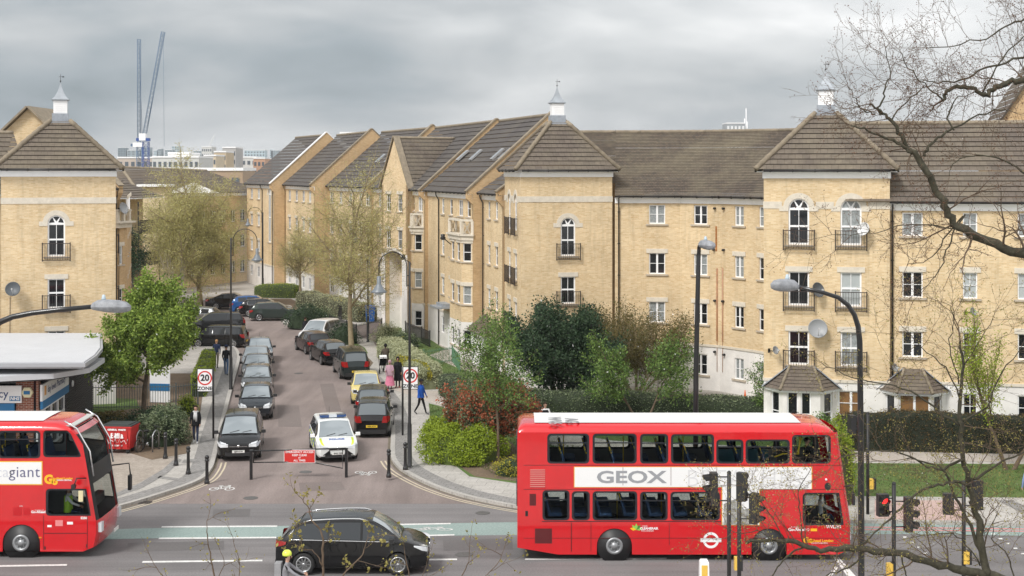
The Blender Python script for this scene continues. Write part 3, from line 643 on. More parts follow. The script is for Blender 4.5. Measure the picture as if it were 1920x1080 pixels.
for i in range(len(pts)):
    a = ws[max(i - 1, 0)].n; c = ws[min(i, len(ws) - 1)].n; nrm.append((a + c).normalized())
for i, W in enumerate(ws):
    if i: eave_trim(tM, W, 10.85, .3)
    p0, p1 = Vector((*pts[i], 0)), Vector((*pts[i + 1], 0))
    E0, E1 = p0 + nrm[i] * .42 + Vector((0, 0, 10.95)), p1 + nrm[i + 1] * .42 + Vector((0, 0, 10.95))
    if i == 0: E0, E1 = p0 - nrm[i] * .8 + Vector((0, 0, 11.65)), p1 - nrm[i + 1] * .8 + Vector((0, 0, 11.65))
    T0, T1 = p0 - nrm[i] * 6 + Vector((0, 0, 14.75)), p1 - nrm[i + 1] * 6 + Vector((0, 0, 14.75))
    rows(rb, E0, E1, T0, T1, 42, h=.022, und=.02); rows(rb, p1 - nrm[i + 1] * 12.4 + Vector((0, 0, 10.95)), p0 - nrm[i] * 12.4 + Vector((0, 0, 10.95)), T1, T0, 8)
    ridge(sb, T0 + Vector((0, 0, .03)), T1 + Vector((0, 0, .03)), .1)
rb.build('roof', TILEF, tM); sb.build('ridge_tiles', HIPT, tM)
b = MB()
for W in ws[1:]: b.plate(rect(-.02, W.L + .02, 2.55, 2.68), [], W.at(0, 0, .05), W.u, (0, 0, 1), W.n, t=.07)
b.build('string_course', STONE, tM)
pipe(tM, ws[1], .22, 10.85, 1.5, mat=GUTTER)
b = MB()
for px_, z0, z1 in ((1343, 9.3, 7.9), (1344.5, 6.95, 2.9), (1355, 7.0, 2.9)):
    W = ws[4]; u_ = W.px(px_) if W.px(px_) > 0 else .1
    W = ws[3] if W.px(px_) < 0 else W; u_ = W.px(px_); b.box(W.at(u_, (z0 + z1) / 2, .004), (.11, .006, abs(z0 - z1)), W.rz)
b.build('rust_stain', RUST, tM)
b = MB()
for px_, z0 in ((1344.8, 7.0), (1355.5, 7.0)):
    for W in (ws[3], ws[4]):
        u_ = W.px(px_)
        if 0 <= u_ <= W.L: b.tube([W.at(u_, z0, .03), W.at(u_, 1.2, .03)], .018, 5)
b.build('overflow_pipe', pmat('pale_copper_pipe', (.62, .40, .28), .5), tM)
b = MB()
for px_, z0 in ((1339, 8.0), (1358, 8.0), (1341, 5.15), (1357, 5.15), (1341, 10.3), (1358, 10.3), (1341, 2.3), (1359, 2.2)):
    for W in (ws[3], ws[4]):
        u_ = W.px(px_)
        if 0 <= u_ <= W.L: b.tube([W.at(u_, z0, -.02), W.at(u_, z0, .16)], .065, 8)
b.build('boiler_flue', GUTTER, tM)
# ---------------------------------------------------------------- right wing
uC = Vector((math.cos(phiC), math.sin(phiC), 0)); Q0 = Vector((*PC, 0)) + uC * 5.75 + Vector((-uC.y, uC.x, 0)) * .22; Q1 = Q0 + uC * 17
tR = bld('long_wing', 'straight yellow brick wing to the right of the right tower, behind the bare foreground branches', Q0)
W = Wall(Q0, Q1); WR = W
for px_, w_, kd, gs in ((1711, .92, 'c2', (0, 0, 1)), (1819, .64, 'c1', (0, 2, 1)), (1922, .64, 'c1', (0, 2, 1)), (2030, .92, 'c2', (0, 0, 0))):
    u_ = W.px(px_)
    for k in (1, 2, 3): W.add(u_, LV[k][0], w_, LV[k][1], kd, glass=gs[k - 1], lintel=k < 3)
    if px_ != 1711: W.add(u_, 1.0, w_, 1.15, kd, lintel=False)
W.add(W.px(1716), .15, 1.7, 2.0, 'c2', glass=3, lintel=False, sill=False)
put_walls(tR, [W, Wall(Q1, Q1 + Vector((-uC.y, uC.x, 0)) * 12)], [(0, 2.62, WREND, 'plinth'), (2.62, 10.85, BRICK, 'wall')])
eave_trim(tR, W, 10.85, .3); pitched(tR, Q0, Q1, 12, 10.95, 14.75, 16, ext=(2.0, .3)); pipe(tR, W, .12, 10.85, .1, mat=GUTTER)
b = MB(); b.plate(rect(0, W.L, 2.55, 2.68), [], W.at(0, 0, .05), W.u, (0, 0, 1), W.n, t=.07); b.build('string_course', STONE, tR)
def porch(parent, W, u, w=3.0, d=.95, z=2.25, zt=3.25, doors=True):
    """canted bay with a hipped tiled canopy"""
    A = [(-w / 2, 0), (-w / 2 + .75, d), (w / 2 - .75, d), (w / 2, 0)]; tp = [(-w / 2 + .95, .0), (-w / 2 + 1.0, .15), (w / 2 - 1.0, .15), (w / 2 - .95, 0)]
    o = 1.25; b = MB(); E = [W.at(u + x * 1.14, z, y * o) for x, y in A]; T = [W.at(u + x * .9, zt, y) for x, y in tp]
    for i in range(3): rows(b, E[i], E[i + 1], T[i], T[i + 1], 7, h=.03)
    b.build('porch_roof', TILE, parent)
    for i in (1, 2): b = MB(); ridge(b, E[i] + Vector((0, 0, .03)), T[i] + Vector((0, 0, .03)), .07); b.build('porch_hip_tiles', HIPT, parent)
    for i in (0, 3): b = MB(); coping(b, T[i], E[i], .5, .03); b.build('porch_flashing', LEAD, parent)
    ww = [Wall(W.at(u + A[i][0], 0, A[i][1]), W.at(u + A[i + 1][0], 0, A[i + 1][1])) for i in range(3)]
    ww[0].add(ww[0].L / 2, .3, .62, 1.8, 'n', glass=0, sill=False, lintel=False); ww[2].add(ww[2].L / 2, .3, .62, 1.8, 'n', glass=0, sill=False, lintel=False)
    if doors:
        ww[1].add(.45, .12, .5, 2.05, 'n', glass=0, sill=False, lintel=False); ww[1].add(1.05, .12, .46, 2.05, 'n', glass=0, sill=False, lintel=False)
    else: ww[1].add(ww[1].L / 2, .12, 1.35, 2.05, 'c2', glass=3, sill=False, lintel=False)
    put_walls(parent, ww, [(0, z + .04, WREND, 'porch_wall')])
    b = MB(); b.plate([(x * 1.1, y * 1.12) for x, y in A], [], W.at(u, z + .01), W.u, W.n, (0, 0, 1), t=.12, back=True); b.build('porch_fascia', WPAINT, parent)
porch(tC, FC, 1.75, 3.2); porch(tR, WR, WR.px(1712), 2.9, doors=False)
# ---------------------------------------------------------------- terrace blocks up the right side of the street
def lines(near, far): return Vector((*XY(*far), 0)), Vector((*XY(*near), 0))
def block(label, near, far, ze, zr, wins, n=15, D=11, name='terrace_block', gable=True, lev=(1, 2, 3), gb=BRICKO, rs=.32, verge=None, step_mat=TILED, pipes=(), farg=False, extra=()):
    P0, P1 = lines(near, far); t = bld(name, label, P1); W = Wall(P0, P1)
    for px_, w_, kd, ls in wins:
        w_ *= 1.25; u_ = min(max(W.px(px_), w_ / 2 + .1), W.L - w_ / 2 - .1)
        for k in (ls or (0, 1, 2, 3)): W.add(u_, LV[k][0] + (.1 if k == 0 else 0), w_, LV[k][1], kd, glass=(1 if rnd.random() < .3 else 0), lintel=k in (1, 2), sill=k > 0)
    for q in extra: W.add(W.px(q[0]), *q[1:])
    ns = Wall(P1, P1 - W.n * D)
    put_walls(t, [W], [(0, 2.62, WREND, 'plinth'), (2.62, ze, BRICK, 'wall')])
    b = MB(); b.plate(rect(0, W.L, 2.54, 2.68), [], W.at(0, 0, .05), W.u, (0, 0, 1), W.n, t=.07); b.build('string_course', STONE, t)
    eave_trim(t, W, ze, .3)
    pitched(t, P0, P1, D, ze + .1, zr, n, mat=step_mat, ext=(.0, -.1))
    if gable: gable_wall(t, P1, P1 - W.n * D, ns.n, 0, ze + .1, zr, mat=gb, raise_=rs, cmat=verge)
    if farg: gable_wall(t, P0, P0 - W.n * D, -W.u, 0, ze + .1, zr, mat=gb)
    for q in pipes: pipe(t, W, W.px(q), ze, .1, mat=GUTTER)
    return t, W
def skylights(t, W, ze, zr, D, pxs, fr=(.42, .56), w=.62):
    """roof windows lying on the front slope"""
    for px_ in pxs:
        u_ = W.px(px_)
        lo, hi = ze + .1, zr; A = lambda s, x, e=0: W.at(u_ + x, lo + (hi - lo) * s, .42 - (.42 + D / 2) * s) + nn * e
        nn = (W.at(W.L, lo, .42) - W.at(0, lo, .42)).cross(W.at(0, hi, -D / 2) - W.at(0, lo, .42)).normalized()
        if nn.z < 0: nn = -nn
        b = MB(); a, c = fr; V = [A(a, -w / 2, .02), A(a, w / 2, .02), A(c, w / 2, .02), A(c, -w / 2, .02), A(a, -w / 2, .13), A(a, w / 2, .13), A(c, w / 2, .13), A(c, -w / 2, .13)]
        b.add(V, [(4,5,6,7),(0,1,5,4),(1,2,6,5),(2,3,7,6),(3,0,4,7)]); o = b.build('skylight', pmat('skylight_frame', (.42, .42, .42), .4, metal=.3), t)
        b = MB(); d = .09; b.quad(A(a + .012, -w / 2 + d, .137), A(a + .012, w / 2 - d, .137), A(c - .012, w / 2 - d, .137), A(c - .012, -w / 2 + d, .137)); p = b.build('skylight_pane', pmat('skylight_glass', (.25, .28, .30), .08, spec=1.0), t)
def bay(t, W, u0, u1, proj=.6, z1=7.9, cant=.55, top=True):
    A = [W.at(u0, 0), W.at(u0 + cant, 0, proj), W.at(u1 - cant, 0, proj), W.at(u1, 0)]
    ww = [Wall(A[i], A[i + 1]) for i in range(3)]
    for k in (0, 1, 2):
        zb, h = LV[k]
        wq = min(.8, ww[1].L * .42); ww[1].add(ww[1].L * .26, zb, wq, h, 'n', lintel=k > 0, sill=True); ww[1].add(ww[1].L * .74, zb, wq, h, 'n', lintel=k > 0, sill=True)
        ww[2].add(ww[2].L / 2, zb, min(.62, ww[2].L - .14), h, 'n', glass=1 if k == 1 else 0, lintel=k > 0, sill=True)
    put_walls(t, ww, [(0, 2.62, WREND, 'bay_plinth'), (2.62, z1, BRICK, 'bay_wall')])
    if top:
        b = MB()
        for W2 in ww:
            b.plate(rect(-.1, W2.L + .1, z1, z1 + .28), [], W2.at(0, 0, .1), W2.u, (0, 0, 1), W2.n, t=.5); b.plate(rect(-.16, W2.L + .16, z1 + .28, z1 + .4), [], W2.at(0, 0, .2), W2.u, (0, 0, 1), W2.n, t=.6)
            b.plate(rect(-.05, W2.L + .05, z1 + 1.22, z1 + 1.36), [], W2.at(0, 0, .08), W2.u, (0, 0, 1), W2.n, t=.24)
            L_ = W2.L
            for a in (0, L_): b.box(W2.at(a, z1 + .8, -.03), (.2, .2, .9), W2.rz)
            b.add([W2.at(.12, z1 + .42, 0), W2.at(.24, z1 + .42, 0), W2.at(L_ - .12, z1 + 1.2, 0), W2.at(L_ - .24, z1 + 1.2, 0)], [(0, 1, 2, 3), (3, 2, 1, 0)])
            b.add([W2.at(L_ - .24, z1 + .42, .01), W2.at(L_ - .12, z1 + .42, .01), W2.at(.24, z1 + 1.2, .01), W2.at(.12, z1 + 1.2, .01)], [(0, 1, 2, 3), (3, 2, 1, 0)])
        b.plate([(x, y) for x, y in ((0, 0), (cant, proj), (u1 - u0 - cant, proj), (u1 - u0, 0))], [], W.at(u0, z1 + .39), W.u, W.n, (0, 0, 1), t=.1)
        b.build('stone_balcony', STONE, t)
    return ww
ZR = 16.05
t1, W1 = block('narrow brick block with two slim window columns tucked left of the middle tower', (944, 86.0), (905, 91.5), 10.85, 14.3, [(917, .55, 'n', None), (931, .55, 'n', None)], pipes=(908,), D=9, n=12)
t2, W2 = block('yellow brick terrace block with four skylights on its roof, nearest to the middle tower', (887, 91.5), (800, 104.5), 10.85, ZR, [(830.5, .66, 'n', None), (846, .7, 'n', None), (864, .95, 'c2', (3,)), (879, .8, 'n', (3,))], pipes=(824.5,))
bay(t2, W2, W2.px(856), W2.L - .1); skylights(t2, W2, 10.85, ZR, 11, (866, 880, 908, 925))
t3, W3 = block('yellow brick terrace block with a tall pointed gable and an archway through it', (797, 104.0), (700, 121.0), 10.85, ZR, [(775, .7, 'n', (3, 2, 1)), (788, 1.1, 'c2', (3,)), (712, .9, 'c2', None)], pipes=(770,), rs=.2)
bay(t3, W3, W3.px(783), W3.L - .6); skylights(t3, W3, 10.85, ZR, 11, (806, 829))
t4, W4 = block('terrace block behind the bare budding street tree, three skylights on its roof', (697, 121.0), (612, 134.5), 10.85, ZR, [(622, 1.0, 'c2', None), (639, .8, 'c2', None), (657, .9, 'c2', None), (676, .8, 'c2', None), (690, 1.1, 'c2', None)], pipes=(665,))
skylights(t4, W4, 10.85, ZR, 11, (664, 680, 712))
t5, W5 = block('terrace block beyond the skylight roofs with a broad orange brick gable strip', (590, 133.0), (534, 146.0), 10.85, ZR, [(543, .95, 'c2', None), (556, .95, 'c2', None), (569, .9, 'c2', None), (581, .9, 'c2', None)], pipes=(536,))
t6, W6 = block('farthest terrace block, with a white edged roof verge and tall arched window', (514, 145.0), (463, 157.0), 10.85, ZR, [(472, .95, 'c2', (3, 2, 1, 0)), (485, .95, 'c2', (3, 2, 1, 0))], pipes=(493, 512), extra=[(505.5, 5.0, 1.25, 5.6, 'arch', 1)], gb=BRICKO, verge=WPAINT)
# pointed gable wing over the archway
gA, gB = Vector((*XY(716, 111.3), 0)), Vector((*XY(764, 107.2), 0)); Wg = Wall(gA, gB)
Lg = Wg.L; hole = [(Lg * .14, 0), (Lg * .80, 0), (Lg * .80, 5.6)] + arc(Lg * .47, 5.6, Lg * .33, 0, math.pi, 14)[1:-1] + [(Lg * .14, 5.6)]
hole = [(x, z if z <= 5.6 else 5.6 + (z - 5.6) * .42) for x, z in hole]
for k in (2, 3):
    for f_ in (.27, .72): Wg.add(Lg * f_, LV[k][0] - .1, .8, LV[k][1] + .25, 'c1')
zt_ = 14.9
b = MB(); outp = [(0, 0), (Lg * .14, 0)] + [(x, z) for x, z in hole[-1:]] + [h for h in hole[3:-1]][::-1] + [(Lg * .80, 5.6), (Lg * .80, 0), (Lg, 0), (Lg, 11.3), (Lg / 2, zt_), (0, 11.3)]
hs = [[(x + q[0], z + q[1]) for x, z in outline('r', q[2], q[3])] for q in Wg.w]
b.plate(outp, hs, Wg.at(0, 0), Wg.u, (0, 0, 1), Wg.n, t=.35, back=True, hole_t=.16); b.build('gable_front', BRICK, t3)
sv_ = Wg.w; 
for q in sv_:
    fm, pm, sm, lm = win_meshes(q[4], q[2], q[3]); o = link('window', fm, t3, loc=Wg.at(q[0], q[1], -.06), rz=Wg.rz); link('pane', pm[0], o, world=False); link('sill', sm, o, world=False); link('lintel', lm, o, world=False)
Ws = Wall(Wg.at(Lg, 0), Wg.at(Lg, 0, -6)); Wl = Wall(Wg.at(0, 0, -6), Wg.at(0, 0))
b = MB(); b.plate(rect(0, Ws.L, 0, 11.3), [], Ws.at(0, 0), Ws.u, (0, 0, 1), Ws.n, t=.3); b.plate(rect(0, Wl.L, 0, 11.3), [], Wl.at(0, 0), Wl.u, (0, 0, 1), Wl.n, t=.3); b.build('gable_side', BRICKO, t3)
b = MB(); rows(b, Wg.at(Lg + .3, 11.2, .02), Wg.at(Lg + .3, 11.2, -9.5), Wg.at(Lg / 2, zt_, .02), Wg.at(Lg / 2, zt_, -9.5), 12); rows(b, Wg.at(-.3, 11.2, -9.5), Wg.at(-.3, 11.2, .02), Wg.at(Lg / 2, zt_, -9.5), Wg.at(Lg / 2, zt_, .02), 12); b.build('gable_roof', TILE, t3)
b = MB(); coping(b, Wg.at(Lg + .35, 11.0, -.12), Wg.at(Lg / 2, zt_ + .12, -.12), .5, .12); coping(b, Wg.at(-.35, 11.0, -.12), Wg.at(Lg / 2, zt_ + .121, -.12), .5, .12); ridge(b, Wg.at(Lg / 2, zt_ + .04, 0), Wg.at(Lg / 2, zt_ + .04, -5.2), .1); b.build('coping', HIPT, t3)
# white lower storey with the archway surround and the passage inside
b = MB(); o2 = [(x, min(z, 5.6) if z > 11 else z) for x, z in outp]
ol = [(0, 0), (Lg * .14, 0)] + hole[-1:] + [h for h in hole[3:-1]][::-1] + [(Lg * .80, 5.6), (Lg * .80, 0), (Lg, 0), (Lg, 6.0), (Lg * .8 + .35, 6.0)] + [(Lg * .47 + (x - Lg * .47) * 1.16, 5.62 + (z - 5.6) * 1.3) for x, z in hole[3:-1]] + [(Lg * .14 - .35, 6.0), (0, 6.0)]
b.plate(ol, [], Wg.at(0, 0, .03), Wg.u, (0, 0, 1), Wg.n, t=.1); b.build('arch_surround', WREND, t3)
b = MB(); b.plate(rect(Lg * .14, Lg * .8, 0, 3.0), [], Wg.at(0, 0, -8.2), Wg.u, (0, 0, 1), Wg.n, t=.2)
for f_ in (.14, .8):
    a, c = Wg.at(Lg * f_, 0, -.36), Wg.at(Lg * f_, 0, -8.2); b.quad(a, c, c + Vector((0, 0, 7.2)), a + Vector((0, 0, 7.2)))
b.build('passage_wall', WREND, t3)
b = MB(); b.plate(rect(Lg * .1, Lg * .84, 3.0, 7.4), [], Wg.at(0, 0, -8.15), Wg.u, (0, 0, 1), Wg.n, t=.2); b.quad(Wg.at(Lg * .1, 7.1, -.4), Wg.at(Lg * .84, 7.1, -.4), Wg.at(Lg * .84, 7.1, -8.2), Wg.at(Lg * .1, 7.1, -8.2)); b.build('passage_back', BRICKO, t3)
# entrance door and lead canopy on the nearest block
b = MB(); u_ = W2.px(841); b.box(W2.at(u_, 3.05, .5), (2.2, 1.1, .12), W2.rz); b.box(W2.at(u_, 3.2, .3), (1.9, .7, .2), W2.rz); b.build('door_canopy', LEAD, t2)
b = MB(); b.box(W2.at(u_ + .5, 1.15, .03), (.95, .06, 2.1), W2.rz); b.box(W2.at(u_ + .5, 1.15, .065), (.6, .02, 1.7), W2.rz); b.build('door', WPAINT, t2)
for ux_, wx_ in ((W1.px(914), 1.6), (W1.px(934), 1.6)):
    b = MB(); E = [W1.at(ux_ - .9, 2.3, 0), W1.at(ux_ - .9, 2.3, 1.2), W1.at(ux_ + .9, 2.3, 1.2), W1.at(ux_ + .9, 2.3, 0)]; T = W1.at(ux_, 3.3, .0)
    T1_, T2_ = W1.at(ux_ - .1, 3.3, .15), W1.at(ux_ + .1, 3.3, .15)
    rows(b, E[0], E[1], T, T1_, 6, h=.03); rows(b, E[1], E[2], T1_, T2_, 6, h=.03); rows(b, E[2], E[3], T2_, T, 6, h=.03); b.build('porch_roof', TILE, t1)
    b = MB(); b.box(W1.at(ux_, 1.15, .45), (1.3, .9, 2.3), W1.rz); b.build('porch_wall', WPAINT, t1)
# wall lanterns
for t_, W_, px_, z_ in ((t2, W2, 862, 7.0), (t3, W3, 757, 5.0)):
    b = MB(); u_ = W_.px(px_) if t_ is t2 else W_.L - 2; p = W_.at(u_, z_, 0); b.tube([p, p + W_.n * .6 + Vector((0, 0, .5)), p + W_.n * 1.1 + Vector((0, 0, .9))], .035, 5); b.lathe([(.12, 0), (.2, .12), (.12, .22), (.16, .36), (.02, .4)], 8, c=p + W_.n * 1.15 + Vector((0, 0, .8))); b.build('wall_lantern', GUTTER, t_)
# ---------------------------------------------------------------- left side: roofs behind the left tower
PL0, PL1 = XY(120, 91.5), XY(224, 94.5)
tL = bld('side_block', 'orange brick block glimpsed right of the left tower, with a stone balcony', PL1)
W = Wall(PL0, PL1); put_walls(tL, [W], [(0, 11.1, BRICKO, 'wall')]); pitched(tL, PL0, PL1, 11, 11.2, 14.55, 13, ext=(3, .0)); We = Wall(PL1, W.at(W.L, 0, -11))
gable_wall(tL, PL1, We.P1, We.n, 0, 11.2, 14.55, mat=BRICKO); eave_trim(tL, W, 11.1, .25)
Wy = Wall(XY(217, 94.2), XY(238, 95.5)); Wz = Wall(Wy.P1, Vector((*XY(246, 112), 0)))
Wy.add(Wy.px(226.5), 6.15, .5, 1.25, 'n', glass=2); Wy.add(Wy.px(226.5), 3.3, .5, 1.25, 'n')
for k_ in (1, 2, 3):
    for u_ in (3, 7, 11, 15): Wz.add(u_, LV[k_][0], .7, LV[k_][1], 'c2')
put_walls(tL, [Wy, Wz], [(0, 8.6, BRICKO, 'bay_wall')])
b = MB(); b.box(Wy.at(Wy.L / 2, 8.75, -.3), (Wy.L + .3, 1.2, .3), Wy.rz); b.box(Wy.at(Wy.L / 2, 9.75, .15), (Wy.L + .2, .2, .16), Wy.rz)
for f_ in (0, .5, 1): b.box(Wy.at(Wy.L * f_, 9.3, .15), (.2, .2, .9), Wy.rz)
b.box(Wy.at(Wy.L / 2, 8.98, -.2), (Wy.L + .5, 1.5, .12), Wy.rz); b.build('stone_balcony', STONE, tL); pipe(tL, W, W.L - .3, 11.0, mat=GUTTER)
PK0, PK1 = XY(-140, 80.5), XY(50, 83.5)
tK = bld('rear_wing', 'tiled roof wing with a plain brick gable rising behind the left tower', PK1)
W = Wall(PK0, PK1); put_walls(tK, [W], [(0, 10.9, BRICK, 'wall')]); pitched(tK, PK0, PK1, 9, 11.0, 14.7, 13, ext=(0, .3))
b = MB(); c = Vector((*XY(54, 90), 0)); b.plate([(-2.1, 12), (2.1, 12), (2.1, 14.3), (0, 16.35), (-2.1, 14.3)], [], c, (1, .05, 0), (0, 0, 1), (0.05, -1, 0), t=4.5, back=True); b.build('gable_wall', BRICK, tK)
b = MB()
for s in (-1, 1): coping(b, c + Vector((s * 2.3, 2, 14.2)), c + Vector((0, 2, 16.4 + s * .001)), 4.8, .12)
b.build('gable_coping', HIPT, tK)
# balconied flats further up the left side
tF = bld('balcony_flats', 'flats with stacked black steel balconies seen between the left tower and the budding tree', XY(226, 128))
W = Wall(XY(222, 126), XY(268, 132))
for k_ in (0, 1, 2): W.add(1.0, .4 + k_ * 2.75, .9, 2.0, 'fr', glass=0, sill=False, lintel=False)
put_walls(tF, [W, Wall(W.P1, W.at(W.L, 0, -9))], [(0, 9.9, BRICK, 'wall')])
b = MB(); o = [W.at(-.6, 10.0, 1.9), W.at(W.L + .5, 10.0, 1.9), W.at(W.L + .5, 10.0, -9), W.at(-.6, 10.0, -9)]; tt = [W.at(W.L * .4, 12.4, -3.5), W.at(W.L * .5, 12.4, -3.5)]
rows(b, o[0], o[1], tt[0], tt[1], 12); rows(b, o[1], o[2], tt[1], tt[1], 12); rows(b, o[3], o[0], tt[0], tt[0], 12); b.build('roof', TILE, tF)
b = MB(); b.box(W.at(W.L / 2, 9.95, .9), (W.L + 1, 2.0, .1), W.rz); b.build('fascia', WPAINT, tF)
for k_ in range(3):
    z_ = 1.0 + 2.9 * k_; b = MB(); b.box(W.at(W.L / 2 - .1, z_, .9), (W.L - .4, 1.7, .14), W.rz)
    for s in range(int(W.L / .12) - 3): b.box(W.at(.3 + s * .12, z_ + .6, 1.72), (.03, .03, 1.05), W.rz)
    b.box(W.at(W.L / 2, z_ + 1.15, 1.72), (W.L - .4, .06, .06), W.rz)
    for s in (.25, W.L - .3): b.box(W.at(s, z_ + 1.4, 1.72), (.09, .09, 2.9), W.rz)
    b.build('balcony', GUTTER, tF)
tH = bld('hipped_block', 'wide low brick block with a brown hipped roof closing the street behind the budding tree', XY(350, 150))
W = Wall(XY(266, 143), XY(478, 160))
for k_ in (0, 1, 2):
    for i in range(11): W.add(.9 + i * 1.75, 1.2 + 2.8 * k_, .8, 1.3, 'c2', lintel=False)
put_walls(tH, [W], [(0, 9.9, BRICK, 'wall')]); b = MB()
e = [W.at(-1, 10, .6), W.at(W.L + 1, 10, .6), W.at(W.L + 1, 10, -16), W.at(-1, 10, -16)]; tt = [W.at(5.5, 12.75, -7.5), W.at(W.L + 1, 12.4, -7.5)]
rows(b, e[0], e[1], tt[0], tt[1], 16); rows(b, e[3], e[0], tt[0], tt[0], 16); b.build('roof', TILE, tH); eave_trim(tH, W, 9.95, .3)
b = MB(); c = XY(292, 140); b.box((c[0], c[1], 10.95), (3.0, 3, .22)); b.build('porch_roof', WPAINT, tH); b = MB(); b.box((c[0] + .1, c[1] + .2, 5.4), (2.2, 2.4, 10.8)); b.build('stair_bay', BRICK, tH)
b = MB(); c = XY(362, 146); b.plate([(-2.6, 0), (2.6, 0), (0, 1.1)], [], (c[0], c[1], 10.1), (1, .1, 0), (0, 0, 1), (0.1, -1, 0), t=.3); b.build('pediment', WPAINT, tH)
b = MB(); ridge(b, e[0], tt[0], .16); ridge(b, tt[0], tt[1], .14); b.build('ridge_tiles', HIPT, tH)
# brick gable far right
tG = bld('gabled_house', 'plain orange brick gable end standing behind the right wing roof at the right edge', XY(1960, 84))
b = MB(); c = Vector((*XY(1968, 84), 0)); b.plate([(-3.9, 0), (3.9, 0), (3.9, 13.4), (0, 19.5), (-3.9, 13.4)], [], c, (1, -.2, 0), (0, 0, 1), (-.2, -1, 0), t=.3, back=True); b.build('gable_wall', BRICKO, tG)
b = MB(); rows(b, c + Vector((4.2, -.6, 13.2)), c + Vector((5.8, 8, 13.2)), c + Vector((0, .1, 19.5)), c + Vector((1.6, 8, 19.5)), 16); rows(b, c + Vector((-2.6, 8, 13.2)), c + Vector((-4.2, .9, 13.2)), c + Vector((1.6, 8, 19.5)), c + Vector((0, .1, 19.5)), 16)
coping(b, c + Vector((-4.1, .8, 13.1)), c + Vector((0, 0, 19.55)), .4, .1); coping(b, c + Vector((4.1, -.8, 13.1)), c + Vector((0, 0, 19.551)), .4, .1); b.build('roof', TILE, tG)
# ---------------------------------------------------------------- satellite dishes (each hangs on a wall: a thing)
dish('large round grey satellite dish between the two lower window columns of the right tower', FC, FC.px(1533), 5.05, .45, 1, yaw=.15)
dish('dark satellite dish seen half side-on above the large grey dish, right tower', FC, FC.px(1533), 6.85, .36, 0, yaw=.75)
dish('white satellite dish beside the top right arched window of the right tower', FC, FC.px(1619), 9.7, .32, 2, yaw=-.6)
dish('tiny grey satellite dish low on the left edge of the right tower', FC, FC.px(1454), 4.0, .2, 1, yaw=.9)
dish('small grey satellite dish under the narrow second floor window of the right wing', WR, WR.px(1822), 5.95, .22, 1, yaw=.9)
dish('small grey satellite dish above the tiled porch of the right wing', WR, WR.px(1677), 3.3, .2, 1, yaw=.9)
dish('dark round satellite dish alone on the left tower wall', FA, FA.px(25), 6.3, .38, 0, yaw=-.1)
dish('dark satellite dish peeping over the green shrub on the middle tower', FB, FB.px(1011), 4.55, .4, 0, yaw=.1)
dish('grey satellite dish on the corner of the orange brick side block beyond the left tower', Wall(PL0, PL1), Wall(PL0, PL1).px(225), 9.9, .4, 1, yaw=.3)
b = MB(); W = FA; b.tube([W.at(W.px(19), 5.9, .02), W.at(W.px(18), 2.6, .02)], .012, 4); b.build('dish_cable', PIPE, tA)
# ---------------------------------------------------------------- the city beyond
def cbox(name, label, px0, px1, ytop, Y, col, ybot=320, floors=4, bays=6, wcol=(.10, .12, .14), d=14, extra=None, rough=.8):
    x0, x1 = (px0 - 960) / FPX * Y, (px1 - 960) / FPX * Y; zt = CH + (HY - ytop) / FPX * Y; t = bld(name, label, ((x0 + x1) / 2, Y))
    b = MB(); b.box(((x0 + x1) / 2, Y + d / 2, zt / 2), (x1 - x0, d, zt)); b.build('wall', pmat('wall_%02d%02d%02d' % tuple(int(c * 99) for c in col), col, rough, noise=.06, nscale=.3), t)
    w = x1 - x0; fh = 3.1; nf = min(floors, int(zt / fh)); b = MB(); b.box((0, 0, 0), (w / bays * .55, .1, 1.5)); wm_ = b.mesh('window', [pmat('far_glass_%d' % int(wcol[0] * 99), wcol, .3)])
    for k in range(nf):
        for i in range(bays): link('window', wm_, t, loc=(x0 + w * (i + .5) / bays, Y - .03, zt - 1.9 - k * fh))
    b = MB(); b.box(((x0 + x1) / 2, Y + d / 2, zt + .3), (w * 1.01, d + .4, .5)); b.build('parapet', WPAINT, t); return t, x0, x1, zt
G1 = (.42, .31, .21); W_ = (.60, .60, .58); BG = (.28, .34, .37); LB_ = (.45, .55, .60)  # BG and LB_ put distance haze into the skyline wall colours
cbox('modern_flats', 'long low modern brick block with a white roof edge below the cranes', 222, 455, 320.5, 240, (.40, .29, .20), floors=2, bays=9, d=12)
cbox('site_building', 'white scaffolded building under construction right of the cranes', 285, 373, 296, 420, W_, floors=1, bays=9, d=20)
cbox('site_building', 'small white raised roof storey in the middle of the building site', 315, 356, 289, 425, (.75, .74, .71), floors=0, bays=1)
cbox('far_block', 'pale low warehouse at the foot of the cranes', 220, 290, 297, 480, (.52, .44, .38), floors=1, bays=6)
cbox('tall_flats', 'tan and grey flats with a recessed white top storey left of the white striped offices', 417, 442, 278, 520, (.44, .43, .42), floors=6, bays=4)
cbox('tall_flats', 'tan flats in front of the grey flats right of the building site', 401, 424, 286, 500, (.55, .44, .30), floors=5, bays=4)
cbox('tall_flats', 'cream flats with a brown roof edge beside the building site', 382, 405, 293, 470, (.62, .52, .38), floors=5, bays=4)
cbox('tall_flats', 'white round topped tower rising behind the cream flats', 378, 397, 276, 900, W_, floors=9, bays=5)
cbox('office_block', 'white striped office block near the far terrace', 452, 481, 296, 560, W_, floors=5, bays=3)
cbox('office_block', 'orange brick low block right of the white striped offices', 475, 497, 298, 540, (.55, .33, .22), floors=3, bays=3)
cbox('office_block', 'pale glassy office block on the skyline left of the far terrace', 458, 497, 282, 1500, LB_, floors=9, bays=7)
cbox('glass_tower', 'pale blue glass tower with a slanted top on the skyline', 322, 336, 274, 2000, LB_, floors=14, bays=3)
